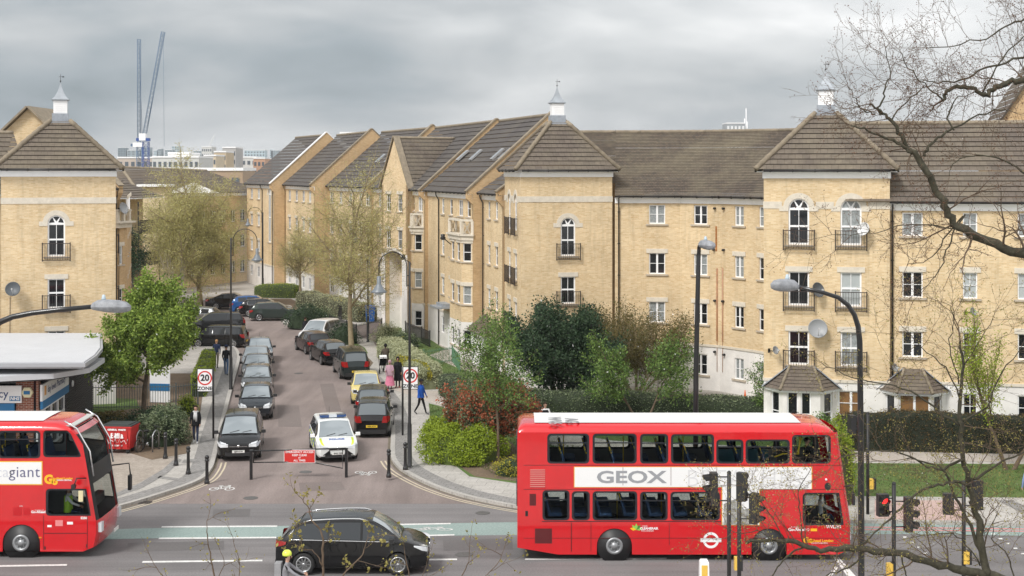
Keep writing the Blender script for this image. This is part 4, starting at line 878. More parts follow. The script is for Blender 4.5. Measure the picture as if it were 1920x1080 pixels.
for lab, a, c, y, col in (('dark blue grey slab at the left end of the skyline', 221, 236, 277, (.16, .21, .24)), ('hazy blue block behind the left crane mast', 238, 262, 282, BG), ('broad hazy grey block behind the right crane mast', 264, 281, 276, BG), ('small hazy twin block right of the cranes', 288, 294, 282, LB_), ('slim dark hazy tower right of the cranes', 296, 302, 279, BG), ('hazy stepped block left of the glass tower', 309, 323, 281, BG), ('low hazy block right of the glass tower', 340, 351, 286, BG), ('hazy dark block left of the cream flats', 363, 377, 283, BG), ('pale tall block at the foot of the far terrace', 508, 522, 282, BG), ('grey square block near the far terrace', 506, 512, 280, LB_)):
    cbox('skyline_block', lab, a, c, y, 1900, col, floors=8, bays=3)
cbox('tall_flats', 'white flats peeping over the far terrace ridge', 637, 672, 251, 420, W_, floors=2, bays=4)
tT, x0, x1, zt = cbox('tower_block', 'grey and white tower block peeping over the curved wing ridge', 1362, 1397, 232, 700, (.34, .36, .38), floors=5, bays=5, wcol=(.75, .76, .77))
b = MB()
for px_, y_ in ((1399, 203), (1401, 228), (1396, 222)):
    p = Wp(px_, y_, 705); b.tube([(p.x, p.y, 20), p], .22, 4)
b.build('antenna_mast', WPAINT, tT)
# ---------------------------------------------------------------- cranes
def lattice(b, A, B, w, n, r=.12, mi=0):
    A, B = Vector(A), Vector(B); d = (B - A).normalized(); s = d.cross(Vector((0, 1, 0))).normalized() * w / 2; q = d.cross(s).normalized() * w / 2
    C = [s + q, s - q, -s - q, -s + q]
    for c in C: b.tube([A + c, B + c], r, 4, mi)
    for i in range(n):
        p0, p1 = A.lerp(B, i / n), A.lerp(B, (i + 1) / n)
        for k in range(4): b.tube([p0 + C[k], p1 + C[(k + 1) % 4]], r * .6, 3, mi); b.tube([p1 + C[k], p1 + C[(k + 1) % 4]], r * .6, 3, mi)
BLUE = pmat('crane_blue', (.02, .07, .28), .5); CGREY = pmat('crane_grey', (.10, .17, .27), .5); CW = WPAINT
def crane(label, px, Y, mast_y, jib0, jib1, cabs, mcol, jcol):
    c = Wp(px, mast_y, Y); t = thing('tower_crane', label, 'crane', (c.x, Y, 0)); t['wc'] = 1
    b = MB(); lattice(b, (c.x, Y, 0), (c.x, Y, c.z), 1.7, 14, .11); b.build('mast', mcol, t)
    b = MB(); lattice(b, Wp(*jib0, Y), Wp(*jib1, Y), 1.0, 22, .065); b.build('jib', jcol, t)
    b = MB()
    for x, y, w, h in cabs: p = Wp(x, y, Y); b.box(p, (w, 2.4, h))
    b.build('cab', CW, t); b = MB(); p = Wp(*jib0, Y); b.box((c.x - .8, Y, c.z + .7), (4.0, 2.0, .9)); b.build('slewing_deck', mcol, t)
    b = MB(); e = Wp(*jib1, Y); b.tube([e, (e.x + .3, Y, 20)], .05, 3); b.tube([e, Wp(jib0[0] + 6, jib0[1] - 12, Y)], .07, 3); b.build('hoist_cable', CGREY, t)
    return t
crane('tower crane with an almost upright grey jib, left of the pair', 262, 480, 276, (261, 274), (260.5, 74), [(260, 271.5, 3.4, 1.5)], CGREY, CGREY)
crane('tower crane with a leaning jib and a blue mast, right of the pair', 273.5, 440, 266, (270, 258), (306, 60), [(268.5, 257, 2.0, 2.2)], BLUE, CGREY)
t = crane('tiny distant pale crane above the flats on the skyline', 392, 1300, 278, (391, 276), (403, 252), [(391, 277, 3, 2)], WPAINT, WPAINT)
# ================================================================ vehicles
TYRE = pmat('tyre_rubber', (0.018, 0.018, 0.018), 0.85, noise=.15)
RIM = pmat('alloy_wheel', (0.55, 0.56, 0.57), 0.3, metal=.8); HUB = pmat('dark_hub', (0.05, 0.05, 0.05), .5)
TRIM = pmat('black_trim', (0.02, 0.02, 0.021), 0.5); CHROME = pmat('chrome_strip', (0.75, 0.76, 0.77), 0.15, metal=.9)
CGLASS = pmat('car_glass', (0.34, 0.38, 0.40), 0.04, metal=.5, spec=.6, coat=.5, ior=1.5)
RGLASS = pmat('car_rear_glass', (0.16, 0.18, 0.19), 0.05, metal=.35, spec=.5)
SGLASS = pmat('car_side_glass', (0.05, 0.055, 0.06), 0.04, metal=.22, spec=.4)
LAMPG = pmat('headlamp_glass', (0.62, 0.64, 0.66), 0.1, spec=.8); REDL = pmat('rear_lamp_red', (0.30, 0.008, 0.008), 0.15, coat=.6); AMB = pmat('amber_lamp', (.75, .25, .02), .2)
PLW = pmat('white_plate', (0.75, 0.75, 0.72), .4); PLY = pmat('yellow_plate', (0.80, 0.55, 0.04), .4); INK = pmat('black_ink', (0.015, 0.015, 0.015), .5)
def paint(name, col, rough=.25, metal=.1, coat=.55): return pmat('paint_' + name, tuple(c * .8 for c in col), rough, metal=metal, spec=.25, coat=coat)
def wheel(parent, x, y, r, w=.2, spokes=7, rim=None):
    s = 1 if y > 0 else -1; ax = Matrix.Rotation(R(-90 * s), 3, 'X')     # local +z points outwards
    b = MB(); b.lathe([(r * .60, -w / 2), (r * .93, -w / 2), (r, -w * .38), (r, w * .36), (r * .95, w * .5), (r * .72, w * .54), (r * .62, w * .42)], 24, axis=ax)
    o = b.build('wheel', TYRE, parent, world=False, loc=(x, y - s * w / 2, r))
    b = MB(); b.lathe([(r * .70, w * .46), (r * .70, w * .50), (r * .60, w * .47), (r * .58, w * .28), (.01, w * .26)], 24, axis=ax, mi=1)
    b.lathe([(r * .70, w * .44), (r * .70, w * .53), (r * .60, w * .53), (r * .60, w * .40)], 24, axis=ax)
    for k in range(spokes):
        a = 2 * math.pi * k / spokes; d = Vector((math.cos(a), math.sin(a), 0)); n = Vector((-d.y, d.x, 0)); q = []
        for t_, ww in ((.08, .17), (.66, .11)):
            for sg in (-1, 1): q.append(ax @ (d * r * t_ + n * sg * r * ww * .55 + Vector((0, 0, w * (.50 if t_ < .3 else .49)))))
        b.add([q[0], q[2], q[3], q[1]], [(0, 1, 2, 3), (3, 2, 1, 0)])
    b.lathe([(r * .14, w * .4), (r * .13, w * .53), (.01, w * .54)], 10, axis=ax)
    b.build('rim', [rim or RIM, HUB], o, world=False); return o
PROF = {   # fractions of length from the nose; heights as fraction of H:  cowl x, roof front x, roof end x, tail x, nose z, cowl z, belt z, tail-deck z
    'hatch': (.27, .46, .86, .975, .50, .64, .64, .66), 'mpv': (.20, .40, .90, .985, .46, .60, .60, .58), 'saloon': (.27, .45, .70, .87, .50, .66, .66, .72),
    'tourer': (.175, .375, .83, .978, .50, .63, .60, .60),
    'van': (.19, .36, .93, .985, .50, .60, .58, .56), 'small': (.24, .44, .84, .97, .50, .62, .62, .62), 'city': (.22, .42, .84, .97, .50, .60, .60, .60)}
def car(label, cat, loc, heading, kind='hatch', Ln=4.2, Wd=1.75, H=1.5, col=None, group=None, rearplate=None, frontplate=None, rails=False, wr=.31, glass=None, chrome=False, spokes=7, rear_grey=False, extra=None, fine=False, name='parked_car', clad=None):
    """front points to local +x; heading = angle of that axis"""
    t = thing(name, label, cat, (loc[0], loc[1], loc[2] if len(loc) > 2 else 0.0), heading, group)
    cw, rf, re, tl, zn, zc, zb, zd = PROF[kind]; X = lambda f: Ln / 2 - f * Ln; w = Wd / 2
    ax_f, ax_r = (.19, .81) if kind != 'saloon' else (.19, .79); Ra = wr + .055
    def plan(f):
        e = min(f, 1 - f) * Ln; k = max(0, 1 - e / .55); kk = max(0, 1 - e / 1.6)
        return w * (1 - .17 * k ** 2.4 - .035 * kk)
    def zbot(f):
        x = f * Ln; z = .20
        for a in (ax_f, ax_r):
            d = abs(x - a * Ln)
            if d < Ra: z = max(z, wr + math.sqrt(Ra * Ra - d * d))
        e = min(f, 1 - f) * Ln
        return max(z, .20 + max(0, .10 - e * .4))
    def ss(a): a = min(max(a, 0), 1); return a * a * (3 - 2 * a)
    def ztop(f):
        if f < .012: return H * (zn - .05) 
        if f < cw: q = (f - .012) / (cw - .012); return H * (zn + (zc - zn) * (1 - (1 - q) ** 1.7))
        if f < rf: q = (f - cw) / (rf - cw); return H * (zc + (1 - .012 - zc) * (q + .18 * math.sin(math.pi * q) * .5))
        if f <= re:
            q = (f - rf) / (re - rf); return H * (.988 + .012 * math.sin(math.pi * min(q * 1.3, 1)) - .03 * q * q)
        if f < tl: q = (f - re) / (tl - re); return H * (.958 + (zd - .958) * (q ** 1.25 if kind != 'saloon' else q))
        if kind == 'saloon': return H * (zd - .02 * (f - tl) / (1 - tl))
        return H * (zd - .10 * (f - tl) / (1 - tl))
    def zbelt(f):
        return H * (zb + .035 * min(max((f - cw) / .6, 0), 1))
    fs = sorted(set([0, .006, .012, .03, .06, .1, .14, cw - .05, cw - .001, cw, (cw + rf) / 2, rf - .02, rf, .5, .56, .62, .7, .75, re - .02, re, (re + tl) / 2, tl, .985, 1.0] + [max(0, min(1, a + d * Ra / Ln)) for a in (ax_f, ax_r) for d in (-1.02, -1, -.93, -.8, -.6, -.35, 0, .35, .6, .8, .93, 1, 1.02)]))
    fs = [f for i, f in enumerate(fs) if i == 0 or f - fs[i - 1] > .002 or f in (cw, rf, re, tl)]
    S = {}
    def sect(f):
        pw = plan(f); zt = ztop(f); zbl = min(zbelt(f), zt - .02) if f > cw - .002 else zt - .035; zl = zbot(f); g = f > cw - .002 and (f < tl + .001 or kind != 'saloon')
        h = max(0, min(1, (zt - zbl) / (H * .33)))
        m1 = max(.42 * H * .6, zl + .01); m2 = max(.5 * H * .83, zl + .03) if .5 * H * .83 < zbl - .02 else zbl - .02
        m2 = max(m2, m1 + .004); zs = max(zbl, m2 + .004)
        y4 = pw * (.945 if g else .93); y5 = pw * (.90 - .16 * h) 
        return [(pw * .90, zl), (pw * .985, max(.30, zl + .005)), (pw, m1), (pw * .992, m2), (pw * .965, zs), (y4, zs + .012), (y5, max(zt - .035 * (1 if g else .4), zs + .016)), (y5 * .86, max(zt - .002, zs + .02)), (y5 * .5, max(zt + .012, zs + .03)), (0, max(zt + .018, zs + .035))]
    b = MB(); P = [[Vector((X(f), -y, z)) for y, z in sect(f)] + [Vector((X(f), y, z)) for y, z in sect(f)[::-1][1:]] for f in fs]
    b.grid(P)
    for e, fl in ((P[0], 0), (P[-1], 1)):
        n = len(e); q = [(i, i + 1, n - 2 - i, n - 1 - i) for i in range((n - 1) // 2)]; b.add(e, [f[::-1] if not fl else f for f in q], 0)
    body = b.build('body', col, t, world=False); sharp(body, 38)
    b = MB(); b.box((0, 0, .36), (Ln * .93, Wd * .80, .32)); b.box((0, 0, .55), (Ln * .86, Wd * .84, .2)); b.build('underbody', TRIM, t, world=False)
    # glass
    def top(f, y): q = sect(f); y5 = q[6][0]; k = abs(y) ; return Vector((X(f), y * y5, q[6][1] + (q[9][1] - q[6][1]) * (1 - k ** 2.2)))
    def panel(f0, f1, y0, y1, off, nf=5, ny=7, tap=0.0):
        G_ = []
        for i in range(nf + 1):
            f = f0 + (f1 - f0) * i / nf; r_ = []
            for j in range(ny + 1):
                y = (y0 + (y1 - y0) * j / ny) * (1 - tap * i / nf); p = top(f, y); e = top(min(f + .004, 1), y) - top(f - .004, y); n = Vector((e.z, 0, -e.x)); n = n if n.z > 0 else -n; n.normalize(); r_.append(p + n * off)
            G_.append(r_)
        return G_
    b = MB(); b.grid(panel(cw + .008, rf - .012, -.92, .92, .02)); b.grid(panel(cw + .008, rf - .012, -.92, .92, .012), flip=True); b.build('windscreen', glass or CGLASS, t, world=False)
    rs = (re + .012, tl - .005) if kind != 'saloon' else (re + .012, tl - .012)
    b = MB(); b.grid(panel(rs[0], rs[1] - (.0 if kind == 'saloon' else (tl - re) * .08), -.88, .88, .014)); b.build('rear_window', RGLASS if fine or rearplate else SGLASS, t, world=False)
    def side(f, tt, s): q = sect(f); a, c = q[5], q[6]; return Vector((X(f), s * (a[0] + (c[0] - a[0]) * tt + .012), a[1] + (c[1] - a[1]) * tt))
    mids = {'tourer': (cw + .04, .43, .64, .89), 'hatch': (cw + .07, .475, .66, .83), 'small': (cw + .07, .50, .72, .83), 'city': (cw + .07, .54, .76, .82), 'saloon': (cw + .07, .475, .66, .80), 'mpv': (cw + .05, .46, .67, .93), 'van': (cw + .05, .44, .66, .92)}[kind]
    for s in (-1, 1):
        for f0, f1 in ((mids[0], mids[1] - .008), (mids[1] + .008, mids[2] - .006), (mids[2] + .012, mids[3])):
            if f1 - f0 < .03: continue
            b = MB(); n = 8; Gd = []
            for i in range(n + 1):
                f = f0 + (f1 - f0) * i / n; hi = .90
                if f > re - .02: hi = .80
                Gd.append([side(f, .06 + (hi - .06) * j / 3, s) for j in range(4)])
            b.grid(Gd, flip=(s > 0)); b.build('side_window', SGLASS, t, world=False)
        if chrome:
            b = MB(); b.tube([side(mids[0] + (mids[3] - mids[0]) * i / 10, .0, s) for i in range(11)] + [side(mids[3] + .012, .5, s), side(mids[3] - .01, .86, s)], .016, 5); b.build('chrome_strip', CHROME, t, world=False)
        q = sect(mids[0] + .02)[4]; b = MB(); b.box((X(mids[0] + .015), s * (q[0] + .11), q[1] + .07), (.13, .19, .13)); b.box((X(mids[0] + .015), s * (q[0] + .0), q[1] + .02), (.07, .12, .04)); o = b.build('door_mirror', TRIM if not clad else WPAINT, t, world=False)
        # door gaps and handles
        b = MB()
        for f in (cw + .045, mids[1], mids[2] + .003):
            L0 = sect(f); ln = [Vector((X(f), s * (L0[k][0] + .003), L0[k][1])) for k in (1, 2, 3, 4)]
            for i in range(3): a, c = ln[i], ln[i + 1]; b.quad(a + Vector((-.006, 0, 0)), a + Vector((.006, 0, 0)), c + Vector((.006, 0, 0)), c + Vector((-.006, 0, 0))); b.quad(c + Vector((-.006, 0, 0)), c + Vector((.006, 0, 0)), a + Vector((.006, 0, 0)), a + Vector((-.006, 0, 0)))
        b.build('door_gap', INK, t, world=False)
        for f in (mids[1] - .035, mids[2] - .03):
            L0 = sect(f); b = MB(); b.box((X(f), s * (L0[3][0] + .006), (L0[3][1] + L0[4][1]) / 2 + .04), (.16, .03, .03)); b.build('door_handle', col, t, world=False)
        if rails:
            b = MB(); pts_ = []
            for i in range(9): f = rf + .02 + (re - rf - .03) * i / 8; q = sect(f); pts_.append(Vector((X(f), s * (q[6][0] + .0), q[6][1] + (.05 if 0 < i < 8 else .0))))
            b.tube(pts_, .022, 6); b.build('roof_rail', CHROME, t, world=False)
    # lamps: patches that follow the body corners
    def corner(f0, f1, za, zb_, s, off=.012, yin=None, end=0):
        G_ = []
        for i in range(6):
            f = f0 + (f1 - f0) * i / 5; G_.append([Vector((X(f), s * (plan(f) * .995 + off), H * (za + (zb_ - za) * j / 2) + (0 if j < 2 else 0))) for j in range(3)])
        return G_
    for s in (-1, 1):
        b = MB()
        # headlamp: wraps from the nose to the wing
        zl0, zl1 = zn - .10, zn + .015
        a0 = [Vector((X(0) + .012, s * w * .46, H * (zl0 + .02))), Vector((X(0) + .012, s * w * .46, H * (zl1 - .045)))]
        c0 = [Vector((X(.002) + .012, s * (plan(.0) * 1.0), H * (zl0 + .02))), Vector((X(.01) + .01, s * plan(.0), H * (zl1 - .01)))]
        d0 = [Vector((X(.03), s * (plan(.03) + .012), H * (zl0 + .045))), Vector((X(.03), s * (plan(.03) * .97 + .012), H * (zl1 + .01)))]
        e0 = [Vector((X(.085), s * (plan(.085) + .008), H * (zl1 + .01))), Vector((X(.085), s * (plan(.085) * .97 + .01), H * (zl1 + .03)))]
        b.grid([a0, c0, d0, e0], smooth=False, flip=(s > 0)); b.grid([a0, c0, d0, e0], smooth=False, flip=(s < 0))
        top_ = [a0[1], c0[1], d0[1], Vector((X(.09), s * plan(.09) * .84, H * (zl1 + .045))), Vector((X(.03), s * w * .5, H * (zn + .012)))]
        b.add([p + Vector((.0, 0, .012)) for p in top_], [(0, 1, 2, 3, 4), (4, 3, 2, 1, 0)]); b.build('headlight', LAMPG, t, world=False)
        b = MB(); tz0, tz1 = (.46, .61) if kind != 'saloon' else (.5, .66)
        if kind in ('mpv', 'van', 'city', 'small'): tz0, tz1 = .45, .64
        if kind == 'tourer': tz0, tz1 = .50, .62
        P0_ = [[Vector((X(1) - .012, s * w * (.52 if kind != 'mpv' else .6), H * tz0)), Vector((X(1 - (.0 if tz1 < .6 else .006)) - .014, s * w * (.60 if kind != 'mpv' else .66), H * tz1))],
               [Vector((X(1) - .01, s * plan(1), H * tz0)), Vector((X(.995) - .01, s * plan(1) * .97, H * tz1))],
               [Vector((X(.96), s * (plan(.96) + .012), H * (tz0 + .03))), Vector((X(.96), s * (plan(.96) * .975 + .012), H * tz1))]]
        if kind != 'mpv': P0_.append([Vector((X(.93), s * (plan(.93) + .01), H * (tz1 - .06))), Vector((X(.925), s * (plan(.93) * .97 + .012), H * (tz1 - .005)))])
        b.grid(P0_, smooth=False, flip=(s < 0)); b.grid(P0_, smooth=False, flip=(s > 0)); b.build('tail_light', REDL, t, world=False)
    b = MB(); b.box((X(0) + .008, 0, H * (zn - .075)), (.03, Wd * .42, H * .045)); b.box((X(0) + .004, 0, H * .20), (.03, Wd * .6, H * .10)); b.build('grille', TRIM, t, world=False)
    b = MB(); b.box((X(0) + .02, 0, H * (zn - .06)), (.03, Wd * .40, .018)); b.lathe([(.055, -.01), (.055, .01)], 12, c=(X(0) + .03, 0, H * (zn - .05)), axis=Matrix.Rotation(R(90), 3, 'Y')); b.build('badge', CHROME, t, world=False)
    b = MB(); b.box((X(1) - .006, 0, H * .19), (.04, Wd * .72, H * .12)); b.build('rear_bumper', TRIM if not rear_grey else rear_grey, t, world=False)
    for fr, mt, txt, xx in ((True, PLW, frontplate, X(0) + .035), (False, PLY, rearplate, X(1) - .035)):
        b = MB(); zz = H * (.27 if fr else (.35 if kind != 'van' else .30)); b.box((xx, 0, zz), (.015, .52, .11)); o = b.build('number_plate', mt, t, world=False)
        if txt: add_text('plate_lettering', txt, (xx + (.009 if fr else -.009), 0, zz), (0, 1 if fr else -1, 0), (0, 0, 1), .095, INK, o, bold=.003, sx=.85)
    for a in (ax_f, ax_r):
        for y in (-1, 1): wheel(t, X(a), y * (w - .015), wr, .2, spokes)
    # wipers and an aerial
    b = MB()
    for y in (-.5, .15):
        p, q = top(cw + .012, y), top(cw + .03, y + .48); b.tube([p + Vector((.01, 0, .03)), q + Vector((.01, 0, .035))], .01, 4)
    b.build('wiper', INK, t, world=False)
    b = MB(); p = top(re - .05, 0) if kind != 'saloon' else top(rf + .03, 0); b.tube([p, p + Vector((-.08, 0, .28))], .006, 4); b.build('aerial', INK, t, world=False)
    t['_'] = 0; del t['_']
    if extra: extra(t, sect, X, top, side, plan)
    return t
BLK = paint('black', (0.010, 0.010, 0.011)); BLKB = paint('blue_black', (0.014, 0.018, 0.024)); GRN = paint('dark_green', (0.045, 0.062, 0.055)); GREY = paint('mid_grey', (0.13, 0.135, 0.135), metal=.5)
DGREY = paint('dark_grey', (0.055, 0.058, 0.062), metal=.5); SILV = paint('silver', (0.42, 0.44, 0.45), metal=.6, rough=.3); WHT = paint('white', (0.95, 0.95, 0.96), metal=0); YEL = paint('cream_yellow', (0.80, 0.66, 0.24), metal=0); BLU = paint('bright_blue', (0.02, 0.10, 0.30)); PLUM = paint('plum_black', (0.03, 0.018, 0.020)); TEAL = paint('black_green', (0.016, 0.026, 0.026))
def hd(dx, dy): return math.atan2(dy, dx)
def nose(px, py, h, Ln): p = G(px, py); return (p.x - math.cos(h) * Ln / 2, p.y - math.sin(h) * Ln / 2)
# left kerb line of parked cars, noses towards us (ground point under the nose, px)
LG = 'cars parked nose to tail along the left kerb'; h1 = hd(.14, -1)
c = nose(447, 866, h1, 4.77); car('black people carrier nearest of the left kerb cars, nose by the gate post', 'car', c, h1, 'mpv', 4.77, 1.88, 1.64, BLK, LG, frontplate='GJ09 HYW', wr=.335, fine=True)
c = nose(478, 789, h1, 4.25); car('black hatchback with pale round headlights, second in the left kerb line', 'car', c, h1, 'hatch', 4.25, 1.75, 1.46, BLKB, LG, frontplate='LR05 KFA')
c = nose(480, 746, h1, 4.2); car('grey hatchback with long wipers, third in the left kerb line', 'car', c, h1, 'hatch', 4.2, 1.72, 1.46, GREY, LG, wr=.3)
c = nose(480, 719, h1, 4.3); car('grey saloon, fourth in the left kerb line, seen over the third roof', 'car', c, h1, 'saloon', 4.3, 1.72, 1.44, GREY, LG)
c = nose(478, 702, h1, 4.3); car('silver grey saloon, fifth in the left kerb line', 'car', c, h1, 'saloon', 4.3, 1.72, 1.44, SILV, LG)
c = nose(488, 684, h1 + .05, 3.8); car('blue silver small car with black mirrors, farthest of the left kerb line', 'car', c, h1 + .05, 'small', 3.8, 1.68, 1.50, paint('pale_blue_grey', (.22, .26, .30), metal=.4), LG)
# perpendicular cars behind them
p = G(410, 650); car('black minivan parked nose towards the green tree, beside the left kerb line', 'car', (p.x, p.y), hd(-1, .06), 'van', 4.0, 1.72, 1.52, BLK, 'cars parked side on at the left', rearplate=None)
p = G(412, 622); car('dark grey estate car with a glinting windscreen behind the black minivan', 'car', (p.x - .3, p.y), hd(-1, -.25), 'mpv', 4.4, 1.75, 1.5, DGREY, 'cars parked side on at the left')
p = G(366, 610); car('silver car with red tail lights half hidden by the green tree', 'car', (p.x, p.y), hd(-1, .1), 'hatch', 4.1, 1.7, 1.5, SILV, 'cars parked side on at the left')
p = G(298, 550); car('black taxi like car far up the left street between the trees', 'car', (p.x, p.y), hd(-.3, 1), 'hatch', 4.4, 1.75, 1.6, BLK)
# back row, tails to the road
BG_ = 'cars parked side by side at the bend'
for k, (px_, py_, kd, L_, H_, m_, lb) in enumerate(((437, 579, 'saloon', 4.7, 1.42, BLK, 'black saloon with red tail lights, leftmost at the bend'), (478, 587, 'hatch', 4.2, 1.55, BLU, 'bright blue hatchback at the bend between two black cars'), (498, 592, 'hatch', 4.4, 1.48, BLK, 'black hatchback with silver window line, third at the bend'), (517, 600, 'hatch', 4.25, 1.5, GRN, 'dark green hatchback, nearest of the cars at the bend'))):
    p = G(px_, py_); car(lb, 'car', (p.x, p.y), hd(1, .12 if k else .02), kd, L_, 1.76, H_, m_, BG_, chrome=(k == 2))
# right kerb: tails towards us
RG = 'cars parked along the right kerb'; hr = hd(-.1, 1)
def tail(px, py, h, Ln): p = G(px, py); return (p.x + math.cos(h) * Ln / 2, p.y + math.sin(h) * Ln / 2)
c = tail(697, 822, hd(-.03, 1), 3.85); car('black tall hatchback with red tail lights and yellow plate, nearest at the right kerb', 'car', c, hd(-.03, 1), 'city', 3.85, 1.77, 1.60, BLK, RG, rearplate='RE06 ACW', fine=True)
c = tail(697, 787, hd(-.06, 1), 3.9); car('dark grey hatchback between the nearest black car and the yellow car', 'car', c, hd(-.06, 1), 'hatch', 4.0, 1.75, 1.48, DGREY, RG, fine=True, rearplate='LB54 OUH')
hy = hd(.12, -1); c = nose(687, 760, hy, 3.5); car('cream yellow small rounded car facing us at the right kerb', 'car', c, hy, 'small', 3.55, 1.65, 1.49, YEL, RG, clad=None)
hr2 = hd(-.26, 1); c = tail(668, 713, hr2, 4.5); car('dark green black people carrier with a full width red light band and yellow plate', 'car', c, hr2, 'van', 4.5, 1.8, 1.72, TEAL, RG, rearplate='N296 RCW', fine=True)
hr3 = hd(-.42, 1); c = tail(632, 686, hr3, 4.1); car('black hatchback with a lit looking rear screen beside the tree trunk', 'car', c, hr3, 'hatch', 4.1, 1.75, 1.47, BLK, RG, fine=True, rearplate='EJ07 RXO')
hr4 = hd(-.42, 1); c = tail(601, 666, hr4, 4.1); car('black hatchback directly in front of the white people carrier', 'car', c, hr4, 'hatch', 4.1, 1.75, 1.45, PLUM, RG)
hw = hd(-.28, -1); c = nose(577, 650, hw, 4.5); car('white people carrier facing us by the dark shrub', 'car', c, hw, 'mpv', 4.5, 1.82, 1.68, WHT, RG, glass=None)
# police car
PBL = pmat('police_blue', (.03, .10, .42), .35); PYE = pmat('police_yellow', (.62, .72, .04), .35)
def police(t, sect, X, top, side, plan):
    b = MB(); n = 9
    for s in (-1, 1):
        for r_ in (0, 1):
            for k in range(n):
                f0, f1 = .22 + .72 * k / n, .22 + .72 * (k + 1) / n
                def P(f, q): L0 = sect(f); a, c = L0[2], L0[4]; return Vector((X(f), s * (a[0] + (c[0] - a[0]) * q + .008), a[1] + (c[1] - a[1]) * q))
                q0, q1 = (0.1, .5) if r_ == 0 else (.5, .92); vs = [P(f0, q0), P(f1, q0), P(f1, q1), P(f0, q1)]
                b.add(vs, [(0, 1, 2, 3), (3, 2, 1, 0)], (k + r_) % 2)
    b.build('chequer_panel', [PBL, PYE], t, world=False)
    b = MB(); p = top(.52, 0); b.box((p.x, 0, p.z + .09), (.32, 1.15, .10)); b.box((p.x, 0, p.z + .03), (.2, 1.0, .05)); b.build('light_bar', pmat('light_bar_blue', (.03, .08, .22), .15, coat=1), t, world=False)
    b = MB(); b.box((p.x, 0, p.z + .09), (.33, .34, .102)); b.build('light_bar_centre', pmat('light_bar_clear', (.6, .65, .7), .2), t, world=False)
    for s in (-1, 1): b = MB(); Gq = [[top(.02 + .17 * i / 5, s * (.80 + .12 * j / 2)) + Vector((0, 0, .012)) for j in range(3)] for i in range(6)]; b.grid(Gq); b.grid(Gq, flip=True); b.build('bonnet_stripe', PYE, t, world=False)
    b = MB(); q = top(.62, .45); b.box((q.x, q.y, q.z + .012), (.5, .32, .012)); b.build('roof_marking', pmat('orange_panel', (.75, .18, .04), .5), t, world=False)
    for k, tx in enumerate(('POLICE',)):
        q = top(.13, 0); e = top(.10, 0) - top(.16, 0); add_text('bonnet_lettering', tx, (q.x, q.y, q.z + .014), (0, 1, 0), (-e.x, 0, -e.z), .2, PBL, t, bold=.006)
    q = top(.66, -.3); add_text('roof_lettering', 'LX', (q.x, q.y, q.z + .016), (0, 1, 0), (-1, 0, 0), .42, INK, t, bold=.01)
    b = MB(); f = top(.013, 0)
    for s in (-1, 1): b.add([Vector((X(.0) + .03, s * w_, z_)) for w_, z_ in ((.32, .36), (.66, .34), (.36, .56))], [(0, 1, 2), (2, 1, 0)])
    b.build('bumper_intake', TRIM, t, world=False)
hp = hd(.23, -1); c = nose(634, 868, hp, 4.5); car('silver white police car with blue and yellow squares and a roof light bar', 'police car', c, hp, 'mpv', 4.5, 1.82, 1.52, paint('police_white', (.88, .90, .88), metal=.0, rough=.3), frontplate='BX62 DZK', extra=police, fine=True, clad=1, name='police_car', wr=.32)
# the black car on the main road
MPX = car('glossy black people carrier with silver roof rails driving along the main road', 'car', (-4.93, 44.45), hd(1, -.01), 'tourer', 4.66, 1.86, 1.68, BLK, rails=True, chrome=True, wr=.34, spokes=10, fine=True, name='moving_car')

# ---------------------------------------------------------------- double-decker buses
RED = pmat('bus_red', (0.60, 0.006, 0.012), 0.2, coat=1.0, noise=.07, nscale=1.3); BWHT = pmat('bus_roof_white', (.70, .70, .69), .45, noise=.04)
BGL = pmat('bus_tinted_glass', (0.3, 0.33, 0.34), 0.02)
_b = BGL.node_tree.nodes['Principled BSDF']; _b.inputs['Transmission Weight'].default_value = 1.0; _b.inputs['IOR'].default_value = 1.05; _b.inputs['Base Color'].default_value = (.62, .66, .66, 1)
BFR = pmat('window_rubber', (0.012, 0.014, 0.02), .4); SEAT = pmat('seat_moquette', (.02, .05, .12), .9, noise=.3, nscale=20); TEALS = pmat('teal_panel', (.05, .22, .30), .5); YPOLE = pmat('yellow_handrail', (.75, .55, .03), .35)
ADW = pmat('advert_white', (.80, .80, .80), .4); ADG = pmat('advert_grey', (.30, .31, .33), .4); ADL = pmat('advert_pale_grey', (.66, .66, .67), .4); ADO = pmat('advert_orange_edge', (.75, .42, .05), .4)
GOY = pmat('decal_yellow', (.90, .48, .02), .4); WTX = pmat('decal_white', (.85, .85, .85), .4); NAVY = pmat('decal_navy', (.12, .12, .22), .4); GRNL = pmat('decal_green', (.25, .55, .08), .4); DRED = pmat('dark_red_grille', (.10, .008, .01), .5)
def rrect(x0, x1, z0, z1, r=.09, n=4):
    o = []
    for cx, cz, a in ((x1 - r, z0 + r, -90), (x1 - r, z1 - r, 0), (x0 + r, z1 - r, 90), (x0 + r, z0 + r, 180)):
        o += [(cx + r * math.cos(R(a + 90 * k / n)), cz + r * math.sin(R(a + 90 * k / n))) for k in range(n + 1)]
    return o
